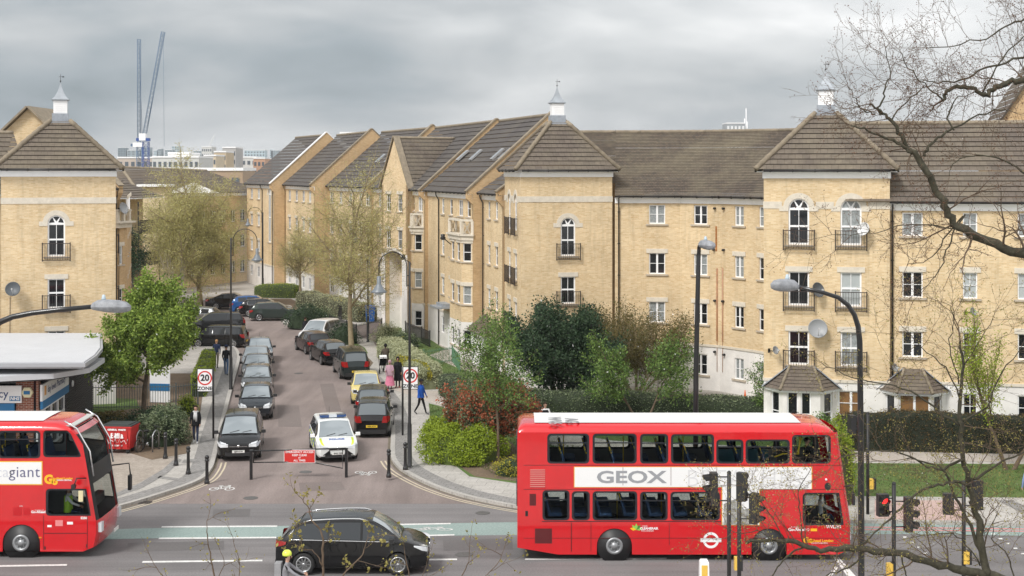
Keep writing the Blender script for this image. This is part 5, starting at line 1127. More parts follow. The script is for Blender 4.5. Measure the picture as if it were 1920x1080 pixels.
def bus(label, X0, Yn, Lb, up, lo, arches, door=None, body_front='wright', H=4.35, w=2.5, extra=None, heading=0.0):
    """local x along the bus (0 rear -> Lb front), y=0 the side facing us, +y away; windows lists (x0,x1,z0,z1)"""
    t = thing('double_decker_bus', label, 'bus', (X0, Yn, 0), heading)
    nf = 'round' if body_front == 'round' else 'rake'
    def xf(z):       # front profile
        if nf == 'rake': return Lb - .06 - max(0, z - 1.2) * .145 - (max(0, z - 4.0) ** 2) * 1.5
        return Lb - .05 - max(0, z - 1.0) * .17 - (max(0, z - 3.5) ** 2) * .9 - max(0, .9 - z) * .25
    def xr(z): return .0 + (max(0, z - 4.0) ** 2) * 1.2
    zs = 4.08; z0 = .20
    rearlow = [(0, .42), (1.5, z0)]
    out = [(.0, .42), (1.3, z0)]
    for xc, r_ in arches:
        out += [(xc - r_, z0)] + [(xc - math.cos(a) * r_, .47 + math.sin(a) * r_) for a in [math.pi * k / 14 for k in range(15)]] + [(xc + r_, z0)]
    out += [(xf(.3) - .3, z0), (xf(.45), .34)] + [(xf(z), z) for z in (.8, 1.2, 1.8, 2.4, 3.0, 3.6, 3.9, zs)] + [(xr(zs), zs), (0, 3.9)]
    clampx = lambda x, z: min(x, xf(z) - .13)
    holes = [[(min(x, xf(z) - .13), z) for x, z in rrect(a, c, d, e, .12)] for a, c, d, e in up + lo]
    for sgn in (0, 1):
        b = MB(); O = (0, 0 if sgn == 0 else w, 0); b.plate(out, holes, O, (1, 0, 0), (0, 0, 1), (0, -1, 0) if sgn == 0 else (0, 1, 0), t=.05, back=False); b.build('side_panel', RED, t, world=False)
        xcut = min([min(p[0] for p in h_) for h_ in holes if max(p[0] for p in h_) > Lb - .85] + [Lb - 1.0]) - .035
        hz = [h_ for h_ in holes if max(p[0] for p in h_) < xcut - .004]; lowz = [h_ for h_ in holes if max(p[0] for p in h_) > Lb - .85]
        b = MB(); b.plate(rect(.12, xcut, .6, 4.0), hz, (0, .055 if sgn == 0 else w - .055, 0), (1, 0, 0), (0, 0, 1), (0, 1, 0) if sgn == 0 else (0, -1, 0), t=.004); b.build('inner_lining', pmat('bus_lining', (.22, .23, .24), .6), t, world=False)
        b = MB(); b.plate([(xcut + .01, .6), (xf(.8) - .12, .6), (xf(2.2) - .1, 2.2), (xf(3.4) - .1, 3.4), (xf(4) - .12, 3.98), (xcut + .01, 3.98)], lowz, (0, .054 if sgn == 0 else w - .054, 0), (1, 0, 0), (0, 0, 1), (0, 1, 0) if sgn == 0 else (0, -1, 0), t=.003); b.build('cab_lining', pmat('cab_lining', (.06, .065, .07), .6), t, world=False)
        for h_ in holes:
            y = .012 if sgn == 0 else w - .012; b = MB(); cx = sum(p[0] for p in h_) / len(h_); cz = sum(p[1] for p in h_) / len(h_)
            inn = [(cx + (p[0] - cx) * (1 - .07 / (max(abs(q[0] - cx) for q in h_))), cz + (p[1] - cz) * (1 - .055 / max(abs(q[1] - cz) for q in h_))) for p in h_]
            b.plate(h_, [inn], (0, y, 0), (1, 0, 0), (0, 0, 1), (0, -1, 0) if sgn == 0 else (0, 1, 0), t=.03, back=True)
            x0_, x1_ = min(p[0] for p in h_), max(p[0] for p in h_); z1_ = max(p[1] for p in h_); z0_ = min(p[1] for p in h_)
            if x1_ - x0_ > .7 and x1_ < Lb - 1.6: b.box(((x0_ + x1_) / 2, y, z1_ - (z1_ - z0_) * .31), (x1_ - x0_ - .1, .03, .035))
            o = b.build('window', BFR, t, world=False)
            b = MB(); b.plate(inn, [], (0, y + (.008 if sgn == 0 else -.008), 0), (1, 0, 0), (0, 0, 1), (0, -1, 0), t=.006, back=True); b.build('pane', BGL, o, world=False)
    # roof: rounded cove in red, white centre
    def roofsec(x, k=1.0):
        ys = [(0, zs), (.03, zs + .09), (.10, zs + .17), (.22, zs + .22), (.42, zs + .25), (w - .42, zs + .25), (w - .22, zs + .22), (w - .10, zs + .17), (w - .03, zs + .09), (w, zs)]
        return [Vector((x, y, zs + (z - zs) * k)) for y, z in ys]
    xe = xf(zs); b = MB(); stations = [(xr(zs) + .0, .0), (.03, .45), (.10, .8), (.25, 1.0), (xe - 1.0, 1.0), (xe - .5, .93), (xe - .25, .75), (xe - .08, .4), (xe, 0)]
    b.grid([roofsec(x, k) for x, k in stations], flip=True); ro = b.build('roof', RED, t, world=False); sharp(ro, 60)
    b = MB(); xw0, xw1 = .55, xe - 1.0; b.grid([[Vector((x, y, zs + .257 + .02 * math.sin(math.pi * (y - .3) / (w - .6)))) for y in (.32, .8, 1.25, 1.7, w - .32)] for x in (xw0, xw1)], flip=True); b.build('roof_panel', BWHT, t, world=False)
    # rear and front shells
    b = MB(); b.grid([[Vector((x, y, z)) for y in (0, w)] for x, z in ((0, .42), (0, 1.2), (0, 2.4), (0, 3.9), (xr(zs), zs))]); b.grid([[Vector((x + .05, y, z)) for y in (0.02, w - .02)] for x, z in ((0, .42), (0, 3.9))], flip=True); b.build('rear_panel', RED, t, world=False)
    b = MB(); b.box((-.012, w / 2, 3.45), (.03, w * .7, .7)); b.box((-.012, w / 2, 1.9), (.03, w * .7, .5)); b.build('rear_window', BFR, t, world=False)
    zz = [.34, .8, 1.15, 1.2, 1.8, 2.35, 2.45, 2.9, 2.95, 3.5, 3.95, zs]
    yy = [0, .06, .18, .4, w / 2, w - .4, w - .18, w - .06, w]; bulge = [-.16, -.05, .0, .06, .12, .06, .0, -.05, -.16]
    kf = .35 if nf == 'round' else .8
    Gf = [[Vector((xf(z) + bb * kf + .16 * kf, y, z)) for y, bb in zip(yy, bulge)] for z in zz]
    for lab_, i0, i1, mt in (('front_panel', 0, 3, RED), ('windscreen', 3, 5, None), ('front_panel', 5, 7, BFR if nf == 'round' else RED), ('upper_windscreen', 7, 10, None), ('front_panel', 10, 11, RED)):
        b = MB()
        if mt is None:
            b.grid([r_[2:-2] for r_ in Gf[i0:i1 + 1]], flip=True); b.build(lab_, BGL, t, world=False)
            for sl in (slice(0, 3), slice(-3, None)): b = MB(); b.grid([r_[sl] for r_ in Gf[i0:i1 + 1]], flip=True); b.build('front_pillar', RED if nf == 'rake' else BFR, t, world=False)
        else: b.grid(Gf[i0:i1 + 1], flip=True); b.build(lab_, mt, t, world=False)
    # inside: floors, seats, poles
    b = MB(); b.box((Lb / 2, w / 2, 2.42), (Lb - .9, w - .14, .12)); b.box((Lb / 2 - .3, w / 2, .62), (Lb - 1.4, w - .2, .5)); b.build('deck_floor', pmat('bus_floor', (.05, .055, .07), .7), t, world=False)
    b = MB(); b.box((Lb / 2 - .2, w / 2, 4.2), (Lb - 1.2, w - .3, .03)); b.box((Lb / 2, w / 2, 2.3), (Lb - 1.4, w - .2, .03)); b.build('ceiling', pmat('bus_ceiling', (.45, .45, .43), .7), t, world=False)
    for zf, x0s, x1s in ((2.48, .9, Lb - 1.9), (1.02, 1.2, Lb - 3.6)):
        x = x0s
        while x < x1s:
            for y in (.55, w - .55):
                if zf < 2 and any(abs(x - xc) < .1 for xc, _ in arches): continue
                b = MB(); b.box((x, y, zf + .42), (.42, .86, .1)); b.add([Vector((x - .2, y - .43, zf + .4)), Vector((x - .2, y + .43, zf + .4)), Vector((x - .34, y + .40, zf + 1.0)), Vector((x - .34, y - .40, zf + 1.0)), Vector((x - .12, y - .43, zf + .42)), Vector((x - .12, y + .43, zf + .42)), Vector((x - .27, y + .40, zf + 1.0)), Vector((x - .27, y - .40, zf + 1.0))], [(0,1,2,3),(7,6,5,4),(0,4,5,1),(1,5,6,2),(2,6,7,3),(3,7,4,0)])
                so = b.build('seat', SEAT, t, world=False)
                b = MB(); b.tube([(x - .30, y - .40, zf + .9), (x - .36, y - .36, zf + 1.08), (x - .36, y - .1, zf + 1.08)], .02, 5); b.build('grab_handle', YPOLE, so, world=False)
            x += .80
        b = MB()
        for i in range(4): xx = x0s + .6 + i * (x1s - x0s) / 4; b.tube([(xx, .95, zf), (xx, .95, zf + 1.65)], .018, 5)
        b.build('pole', YPOLE, t, world=False)
    for (xc, r_) in arches:
        b = MB(); b.lathe([(r_, -.02), (r_, .55)], 24, c=(xc, .04, .47), axis=Matrix.Rotation(R(-90), 3, 'X')); b.build('wheel_well', TRIM, t, world=False)
        for y, s in ((.06, -1), (w - .06, 1)):
            ob = wheel(t, xc, 1, .48, .28, 0); ob.location = (xc, y + (.14 if s < 0 else -.14), .48); ob.rotation_euler = (0, 0, 0 if s > 0 else math.pi)
            for ch in ob.children:
                pass
    if extra: extra(t, w, xf, zs)
    return t
def bolt_rim(t, xc, y=.0):
    b = MB(); ax = Matrix.Rotation(R(90), 3, 'X'); b.lathe([(.27, 0), (.27, .03), (.19, .03), (.17, -.06), (.12, -.07), (.11, .05), (.01, .06)], 20, c=(xc, y + .0, .48), axis=ax)
    for k in range(8): a = k * math.pi / 4; b.lathe([(.022, 0), (.022, .04)], 6, c=(xc + .14 * math.cos(a), y - .0, .48 + .14 * math.sin(a)), axis=ax)
    b.build('wheel_hub', pmat('bus_wheel_grey', (.32, .33, .34), .4, metal=.5), t, world=False)
def dec(t, name, body, x, z, size, mat, **k): return add_text(name, body, (x, -.004, z), (1, 0, 0), (0, 0, 1), size, mat, t, **k)
def flat(t, name, poly, mat, y=-.004, label=None): b = MB(); b.plate(poly, [], (0, y, 0), (1, 0, 0), (0, 0, 1), (0, -1, 0), t=.003); return b.build(name, mat, t, label, world=False)
SB = 59.0; bx = lambda px: (px - 970) / SB; bz = lambda py: CH - (py - HY) / SB
# right bus: side facing us at Y=45.2
def ex_right(t, w, xf, zs):
    for xc in (bx(1152), bx(1442)): bolt_rim(t, xc, -.02)
    flat(t, 'advert_panel', [(bx(1076), bz(914)), (bx(1353), bz(914)), (bx(1353), bz(985)), (bx(1425), bz(985)), (bx(1425), bz(918)), (bx(1523), bz(918)), (bx(1523), bz(875)), (bx(1076), bz(875))], ADO, -.003)
    flat(t, 'advert_panel', [(bx(1077.5), bz(913)), (bx(1354.5), bz(913)), (bx(1354.5), bz(984)), (bx(1423.5), bz(984)), (bx(1423.5), bz(917)), (bx(1521.5), bz(917)), (bx(1521.5), bz(876)), (bx(1077.5), bz(876))], ADW, -.0065)
    k = dict(bold=.012); dec(t, 'advert_lettering', 'GEOX', bx(1183), bz(895.5), .53, ADG, sx=1.5, bold=.014).location.y = -.006
    dec(t, 'advert_lettering', 'BREATHES', bx(1395), bz(898), .78, ADL, sx=.95, spacing=1.1, bold=-.012).location.y = -.006
    flat(t, 'advert_image', [(bx(1357), bz(984)), (bx(1357), bz(945)), (bx(1380), bz(935)), (bx(1395), bz(955)), (bx(1421), bz(950)), (bx(1421), bz(984))], pmat('advert_photo', (.32, .32, .30), .5, noise=.6, nscale=6), -.010)
    b = MB()
    for k in range(9): z = bz(881 + k * 3.9); b.box(((bx(994) + bx(1022)) / 2, -.01, z), (bx(1022) - bx(994), .02, .028))
    b.build('vent_grille', pmat('pale_vent', (.62, .22, .2), .5), t, world=False)
    flat(t, 'engine_grille', rect(bx(1003), bx(1035), bz(1019), bz(991)), DRED); flat(t, 'engine_grille', rect(bx(993), bx(1005), bz(948), bz(926)), DRED); flat(t, 'filler_flap', rect(bx(985), bx(990), bz(968), bz(958)), INK)
    flat(t, 'lower_window_band', rect(bx(1016), bx(1352), bz(978.5), bz(977)), BFR)
    # leaf emblem
    for dx, a, m_ in ((0, 90, GRNL), (-.1, 130, GRNL), (.1, 50, pmat('leaf_dark', (.05, .2, .03), .5)), (-.15, 165, GOY), (.15, 15, GRNL)):
        c_, s_ = math.cos(R(a)), math.sin(R(a)); flat(t, 'leaf_emblem', [(bx(1193) + c_ * r_ - s_ * q_, bz(993.5) + s_ * r_ + c_ * q_) for r_, q_ in ((0, 0), (.1, -.05), (.21, 0), (.1, .05))], m_, -.004 - .001 * (a / 60))
    dec(t, 'side_lettering', 'CLEANERAIR', bx(1217), bz(991), .1, WTX, bold=.004); dec(t, 'side_lettering', 'FOR LONDON', bx(1214), bz(995.5), .06, WTX); dec(t, 'side_lettering', 'HYBRID', bx(1209), bz(986.5), .05, WTX)
    cx, cz = bx(1333), bz(1013); o = MB(); o.plate([(cx + .255 * math.cos(2 * math.pi * k / 28), cz + .255 * math.sin(2 * math.pi * k / 28)) for k in range(28)], [[(cx + .175 * math.cos(2 * math.pi * k / 28), cz + .175 * math.sin(2 * math.pi * k / 28)) for k in range(28)]], (0, -.004, 0), (1, 0, 0), (0, 0, 1), (0, -1, 0), t=.003)
    o.box((cx, -.006, cz), (.66, .006, .115)); o.build('roundel', WTX, t, world=False)
    dec(t, 'side_lettering', 'Go-Ahead', bx(1494), bz(993), .13, WTX, bold=.004); dec(t, 'side_lettering', 'A company of', bx(1493), bz(988), .06, WTX)
    dec(t, 'side_lettering', 'WVL365', bx(1563), bz(988), .13, WTX, bold=.004); flat(t, 'side_marker_label', rect(bx(1520), bx(1532), bz(996), bz(991)), GOY); dec(t, 'side_lettering', 'O', bx(1515), bz(993.5), .12, WTX)
    dec(t, 'operator_lettering', 'Go', bx(1515), bz(1013), .24, GOY, bold=.012); dec(t, 'operator_lettering', 'Go-Ahead London', bx(1536), bz(1014), .12, GOY, bold=.003); dec(t, 'operator_lettering', 'LONDON GENERAL', bx(1537), bz(1018.5), .06, WTX)
    b = MB(); b.plate([(bx(1552) + .1 * math.cos(2 * math.pi * k / 16), bz(912) + .12 * math.sin(2 * math.pi * k / 16)) for k in range(16)], [], (0, -.01, 0), (1, 0, 0), (0, 0, 1), (0, -1, 0), t=.01); b.build('camera_pod', TRIM, t, world=False)
    b = MB(); b.lathe([(.04, 0), (.03, .04)], 10, c=(bx(1549), -.0, bz(899)), axis=Matrix.Rotation(R(90), 3, 'X')); b.build('marker_lamp', WTX, t, world=False)
    b = MB()
    for z in (bz(872.2), bz(1009), bz(917.5)): b.box((5.3, -.002, z), (10.2 if z < 4 else 10, .008, .014))
    for x_, z0_, z1_ in ((bx(1071), .3, 1.25), (bx(1108), .3, 1.25), (bx(1255), .5, 1.2), (bx(1510), .4, 2.2), (bx(1168), 2.4, 2.98), (bx(1258), 2.4, 2.98), (bx(1344), 2.4, 2.98)): b.box((x_, -.006, (z0_ + z1_) / 2), (.012, .01, z1_ - z0_))
    b.build('panel_seam', DRED, t, world=False)
    # roof lettering, read from above
    for txt, px_ in (('WV6', 1040), ('AG', 1072)): add_text('roof_lettering', txt, (bx(px_), .55, zs + .285), (0, -1, 0), (1, 0, 0), .62, ADG, t, bold=.004)
    flat(t, 'door_outline', rect(bx(1071), bx(1071) + .02, .3, 1.2), DRED)
    b = MB(); b.box((bx(1400), w / 2, 2.9), (1.8, .06, .8)); b.box((bx(1450), .5, 2.75), (1.2, .04, .55)); b.build('stair_panel', TEALS, t, world=False)
    b = MB(); b.tube([(bx(1455), .25, 3.25), (bx(1470), .25, 3.35), (bx(1500), .25, 3.35), (bx(1503), .25, 3.9)], .025, 5); b.tube([(bx(1500), .5, 3.3), (bx(1510), .6, 3.8)], .025, 5); b.build('stair_handrail', YPOLE, t, world=False)
    b = MB(); b.box((xf(2.3) + .3, -.16, 2.0), (.08, .16, .36)); b.tube([(xf(2.3) + .0, .1, 2.35), (xf(2.3) + .3, -.1, 2.4), (xf(2.3) + .3, -.16, 2.2)], .02, 5); b.build('wing_mirror', TRIM, t, world=False)
    b = MB(); b.box((xf(.9) + .08, .25, .75), (.1, .3, .22)); b.build('headlight', LAMPG, t, world=False)
up = [(bx(a), bx(c), bz(869.5), bz(e)) for a, c, e in ((1026, 1105, 813), (1111, 1194, 813), (1200, 1253, 813.5), (1258, 1339, 814), (1343, 1394, 824), (1398, 1481, 824), (1485, 1558, 815.5))]
lo = [(bx(a), bx(c), bz(d), bz(e)) for a, c, d, e in ((1017, 1068, 976, 919), (1072, 1106, 976, 921), (1111, 1195, 976, 921), (1200, 1252, 976, 922), (1257, 1350, 976, 922), (1505, 1586, 985, 924))]
busR = bus('red double-decker bus with a white GEOX advert, crossing behind the traffic lights at the right', bx(970) + (970 - 960) / SB, 45.2, 10.56, up, lo, [(bx(1152), .56), (bx(1442), .56)], extra=ex_right)
# left bus: only its front part is in the picture
SL = 58.6; Ybl = 45.55; Lb = 10.9; xL0 = (181 - 960) / SL - Lb + .05; lx = lambda px: (px - 960) / SL - xL0; lz = lambda py: CH - (py - HY) / SL
def ex_left(t, w, xf, zs):
    for xc in (lx(39), lx(39) - 5.6): bolt_rim(t, xc, -.02)
    flat(t, 'advert_panel', rect(lx(-260), lx(79), lz(910), lz(865)), ADO, -.003); flat(t, 'advert_panel', rect(lx(-259), lx(77), lz(908), lz(867)), ADW, -.0065)
    dec(t, 'advert_lettering', 'giant', lx(45), lz(886), .50, NAVY, bold=-.002, spacing=1.05).location.y = -.006; dec(t, 'advert_lettering', 'car', lx(9), lz(886), .50, pmat('advert_fade', (.62, .63, .68), .4), bold=-.004).location.y = -.006
    dec(t, 'operator_lettering', 'G', lx(90.5), lz(900), .38, GOY, bold=.02); dec(t, 'operator_lettering', 'o', lx(102), lz(903), .32, GOY, bold=.02)
    dec(t, 'operator_lettering', 'Go-Ahead London', lx(116), lz(897.5), .09, GOY, bold=.003); dec(t, 'operator_lettering', 'LONDON CENTRAL', lx(118), lz(901), .06, WTX, bold=.002)
    dec(t, 'side_lettering', 'Go-Ahead', lx(71), lz(960.5), .11, WTX, bold=.004); dec(t, 'side_lettering', 'A company of', lx(72.5), lz(957), .05, WTX); dec(t, 'side_lettering', 'E250', lx(156.5), lz(972), .10, WTX, bold=.004)
    flat(t, 'side_flap', rect(lx(24), lx(40), lz(968), lz(952)), pmat('flap_red', (.50, .006, .012), .4)); flat(t, 'side_flap', rect(lx(43), lx(55), lz(967), lz(953)), MATS['flap_red']); dec(t, 'side_lettering', 'FUEL', lx(39), lz(949.5), .05, WTX)
    flat(t, 'side_label', rect(lx(103), lx(117), lz(987), lz(976)), pmat('pale_red_label', (.75, .25, .25), .4)); flat(t, 'side_label', rect(lx(125), lx(136), lz(984), lz(979)), WTX); flat(t, 'side_label', rect(lx(88), lx(96), lz(989), lz(985)), WTX)
    b = MB(); b.box((lx(122), -.003, lz(1000.5)), (lx(163) - lx(81), .01, .02)); b.box((lx(81), -.003, (lz(967) + lz(1032)) / 2), (.014, .01, 1.1)); b.box((lx(163), -.003, (lz(967) + lz(1032)) / 2), (.014, .01, 1.1)); b.box((lx(83.5), -.004, lz(1028)), (.05, .01, .1)); b.box((lx(162), -.004, lz(1024)), (.05, .01, .1)); b.build('panel_seam', DRED, t, world=False)
    b = MB(); b.box((lx(75), -.01, lz(1008.5)), (.09, .02, .04)); b.build('side_marker', AMB, t, world=False)
    b = MB(); x_ = xf(2.8) + .25
    for y in (.12, w - .12):
        b.tube([(lx(118), y, 4.36), (xf(4.0) + .05, y, 4.12), (xf(3.4) + .16, y - .05, 3.4), (xf(2.6) + .14, y - .05, 2.6)], .028, 6)
    b.build('branch_guard', CHROME, t, world=False)
    b = MB(); b.tube([(xf(2.3), w, 2.45), (xf(2.3) + .55, w + .1, 2.5), (xf(2.3) + .6, w + .1, 2.1)], .025, 5); b.box((xf(2.3) + .58, w + .1, 1.85), (.1, .2, .5)); b.build('wing_mirror', TRIM, t, world=False)
    b = MB(); b.tube([(xf(2.5) - .1, 0, 2.55), (xf(2.3) - .35, -.25, 2.6), (xf(2.2) - .45, -.3, 2.35)], .022, 5); b.box((xf(2.2) - .45, -.3, 2.35), (.12, .16, .12)); b.build('wing_mirror', TRIM, t, world=False)
    b = MB(); b.box((lx(156), -.3, lz(927)), (.14, .04, .34)); b.build('mirror_back', pmat('cream_plastic', (.7, .62, .38), .5), t, world=False)
    b = MB(); b.box((xf(.9) + .06, .22, .95), (.12, .26, .3)); b.box((xf(.9) + .06, w - .22, .95), (.12, .26, .3)); b.build('headlight', LAMPG, t, world=False)
    b = MB(); b.box((xf(1.0) + .27, w / 2, .62), (.02, .5, .11)); b.build('number_plate', PLW, t, world=False)
    b = MB(); b.box((lx(160), .9, 1.7), (.3, 1.0, .3)); b.build('dashboard', TRIM, t, world=False)
up = [(lx(-260), lx(-95), lz(858), lz(808)), (lx(-90), lx(-10), lz(858), lz(808)), (lx(-5), lx(75), lz(860), lz(808)), (lx(80), lx(153), lz(858), lz(807))]
lo = [(lx(-260), lx(-150), lz(968), lz(918)), (lx(-140), lx(-60), lz(968), lz(918)), (lx(85), lx(184), lz(968), lz(917))]
busL = bus('red double-decker bus with a giant advert, cut by the left edge of the picture', xL0, Ybl, Lb, up, lo, [(lx(39), .60), (lx(39) - 5.6, .60)], body_front='round', extra=ex_left)
# ================================================================ street furniture
Z0 = 0.11
sheet('near_pavement', [(-30, 26), (30, 26), (30, 41.2), (-30, 41.2)], 0.11, M_SLAB)
def railing(name, lab, pts, h=1.1, step=.13, group=None, mat=None, z=Z0):
    t = thing(name, lab, 'railing', (pts[0][0], pts[0][1], z), 0, group); t['wc'] = 1
    mat = mat or BLACKP; b = MB(); c = MB()
    for i in range(len(pts) - 1):
        a, e = Vector((*pts[i][:2], z)), Vector((*pts[i + 1][:2], z)); L_ = (e - a).length; n = max(1, int(L_ / step)); rz = math.atan2(e.y - a.y, e.x - a.x)
        for k in range(n + 1): p = a.lerp(e, k / n); b.box(p + Vector((0, 0, h / 2)), (.022, .022, h), rz)
        for zz in (.12, h - .12): c.box((a + e) / 2 + Vector((0, 0, zz)), (L_, .035, .035), rz)
        m = max(1, int(L_ / 2.4))
        for k in range(0 if i == 0 else 1, m + 1): d = MB(); p = a.lerp(e, k / m); d.box(p + Vector((0, 0, h / 2 + .04)), (.06, .06, h + .08), rz); d.build('post', mat, t)
    b.build('bars', mat, t); c.build('rail', mat, t); return t
RG1 = pmat('grey_green_rail', (.10, .12, .12), .5)
railing('railing', 'black bow topped railing between the green tree and the white plinth', [G(170, 772), G(330, 770), G(371, 765)], 1.25, mat=RG1)
railing('railing', 'short railing beside the blue wheelie bin', [G(618, 620), G(650, 632), G(668, 640), G(716, 628)], 1.1)
railing('railing', 'thin green mesh fence round the front lawn of the terrace', [G(795, 690), G(848, 682), G(862, 700)], 1.0, mat=pmat('mesh_green', (.12, .25, .15), .5))
railing('railing', 'dark railing in front of the archway', [G(760, 634), G(790, 646), G(806, 654)], 1.1)
railing('railing', 'far railing behind the grey green hedge', [G(560, 568), G(610, 585), G(640, 602)], 1.1)
def bollard(lab, px, py):
    p = G(px, py, Z0 if True else 0); t = thing('bollard', lab, 'bollard', (p.x, p.y, .0 if py > 895 and px > 385 and px < 740 else Z0), 0, 'black bollards at the street mouth')
    b = MB(); b.lathe([(.105, 0), (.105, .10), (.085, .12), (.08, .20), (.068, .24), (.062, .88), (.085, .90), (.088, .955), (.07, .965), (.072, 1.0), (.09, 1.02), (.085, 1.09), (.05, 1.13), (.01, 1.14)], 16)
    b.build('post', BLACKP, t, world=False); b = MB(); b.lathe([(.107, .02), (.107, .045)], 16); b.build('base_ring', IRON, t, world=False); return t
for px_, py_, l_ in ((310, 860, 'black bollard nearest the dark green shrub, first from the left'), (330, 873, 'black bollard, second from the left on the left pavement'), (353, 889, 'black bollard in the middle of the left pavement slabs'), (388, 902, 'black bollard on the left kerb edge near the yellow lines'), (729, 895, 'black bollard standing at the right kerb by the yellow lines'), (760, 881, 'black bollard right beside the tall lamp post base')): bollard(l_, px_, py_)
# gate barrier with the red notice
gp0, gp1 = G(471, 899), G(649.5, 895); t = thing('gate_barrier', 'black swing gate barrier across the street mouth with two posts', 'gate', (gp0.x, gp0.y, 0)); t['wc'] = 1
for p in (gp0, gp1):
    b = MB(); b.box((p.x, p.y, .58), (.11, .11, 1.16)); b.box((p.x, p.y, 1.17), (.13, .13, .03)); b.build('post', BLACKP, t)
u = (gp1 - gp0).normalized(); A = lambda s, z: Vector((gp0.x, gp0.y, z)) + u * s
sg = (gp1 - gp0).length; b = MB(); yo = Vector((0, -.0, 0))
b.tube([A(.0, 1.14), A(sg, 1.18)], .03, 6); b.tube([A(.07, .68), A(2.3, .67), A(sg - .15, .37), A(sg - .15, 1.12)], .025, 6); b.tube([A(.09, .68), A(.09, 1.12)], .025, 6); b.build('bar', BLACKP, t)
SGR = pmat('sign_red', (.60, .03, .025), .4); sgn = thing('notice_sign', 'red EMERGENCY ACCESS notice with white lettering hanging on the black gate', 'sign', A(1.93, .64) + Vector((0, -.05, 0))); 
b = MB(); b.box((0, 0, .26), (1.26, .02, .53)); b.build('sign_edge', WTX, sgn, world=False); b = MB(); b.box((0, -.012, .26), (1.22, .01, .49)); b.build('sign_panel', SGR, sgn, world=False)
for tx, z, s_ in (('EMERGENCY ACCESS', .435, .125), ('KEEP CLEAR', .305, .115), ('AT', .20, .08), ('ALL TIMES', .09, .11)): add_text('sign_lettering', tx, (0, -.019, z), (1, 0, 0), (0, 0, 1), s_ * .98, WTX, sgn, bold=.0025, sx=.97)
# speed zone signs
def zone_sign(lab, px, pyb, ptop, side, w=.82):
    p = G(px, pyb, Z0); zt = CH - (ptop - HY) * p.y / FPX; t = thing('zone_sign', lab, 'road sign', (p.x, p.y, Z0), 0, 'twenty zone signs on black posts')
    zt -= Z0; b = MB(); b.lathe([(.05, 0), (.045, zt), (.01, zt + .02)], 10); b.build('post', BLACKP, t, world=False); cx = side * (w / 2 + .04); h = 1.0
    b = MB(); b.box((cx, -.06, zt - h / 2), (w + .06, .03, h + .06)); b.build('backing', BLACKP, t, world=False)
    b = MB(); b.box((cx, -.08, zt - h / 2), (w, .012, h)); b.build('sign_face', WTX, t, world=False)
    cz = zt - .40; b = MB(); n = 32; b.plate([(cx + .33 * math.cos(2 * math.pi * k / n), cz + .33 * math.sin(2 * math.pi * k / n)) for k in range(n)], [[(cx + .265 * math.cos(2 * math.pi * k / n), cz + .265 * math.sin(2 * math.pi * k / n)) for k in range(n)]], (0, -.089, 0), (1, 0, 0), (0, 0, 1), (0, -1, 0), t=.004); b.build('red_ring', SGR, t, world=False)
    add_text('sign_lettering', '20', (cx, -.09, cz), (1, 0, 0), (0, 0, 1), .40, INK, t, bold=.014); add_text('sign_lettering', 'ZONE', (cx, -.09, zt - .88), (1, 0, 0), (0, 0, 1), .215, INK, t, bold=.006, sx=1.15)
    for s in (-.3, .3): b = MB(); b.box((cx * .2, -.03, cz + s), (.14, .1, .04)); b.build('bracket', IRON, t, world=False)
zone_sign('20 ZONE sign on a black post at the left pavement by the walking woman', 400, 822, 692, -1, .66)
zone_sign('20 ZONE sign at the right pavement partly behind the tall lamp post', 755, 816, 688, 1, .66)
# swan neck street lamps
LGR = pmat('lamp_grey', (.16, .18, .20), .4)
def swan(lab, px, py, ang, H_=8.6, reach=1.35):
    p = G(px, py, Z0); t = thing('street_lamp', lab, 'street lamp', (p.x, p.y, Z0), ang, 'swan neck street lamps'); H_ -= Z0
    b = MB(); b.lathe([(.12, 0), (.12, .05), (.095, .08), (.09, 1.75), (.065, 1.85), (.052, H_ * .6), (.045, H_), (.01, H_ + .04)], 14); b.build('pole', BLACKP, t, world=False)
    b = MB(); r = reach / 2; c = Vector((r + .12, 0, H_ - .15)); pts_ = [Vector((.12, 0, H_ - 1.0))] + [c + Vector((-r * math.cos(a), 0, r * 1.0 * math.sin(a))) for a in [math.pi * k / 16 for k in range(17)]] + [Vector((reach + .12, 0, H_ - .55))]
    b.tube(pts_, .024, 6); b.tube([(.04, 0, H_ - .55), (.13, 0, H_ - .55)], .02, 5); b.tube([(.04, 0, H_ - .95), (.13, 0, H_ - .95)], .02, 5); b.build('bracket_arm', BLACKP, t, world=False)
    x = reach + .12; z = H_ - .55; b = MB(); b.lathe([(.05, z - .02), (.09, z - .05), (.09, z - .34), (.13, z - .40), (.20, z - .55), (.33, z - .66), (.33, z - .70), (.30, z - .70)], 16, c=(x, 0, 0)); b.build('lamp_shade', LGR, t, world=False)
    b = MB(); b.lathe([(.02, z - .82), (.14, z - .80), (.21, z - .70)], 14, c=(x, 0, 0)); b.build('lamp_bowl', pmat('lamp_bowl', (.6, .62, .6), .15), t, world=False); return t
swan('tall black swan neck lamp on the left pavement, its hook turned right', 433, 730, 0.0); swan('tall black swan neck lamp on the right pavement, hook turned left', 768, 876, math.pi, reach=1.15)
swan('black swan neck lamp beside the blue wheelie bin', 690, 641, R(-120)); swan('far black swan neck lamp at the bend behind the parked cars', 493, 556, math.pi, 8.3)
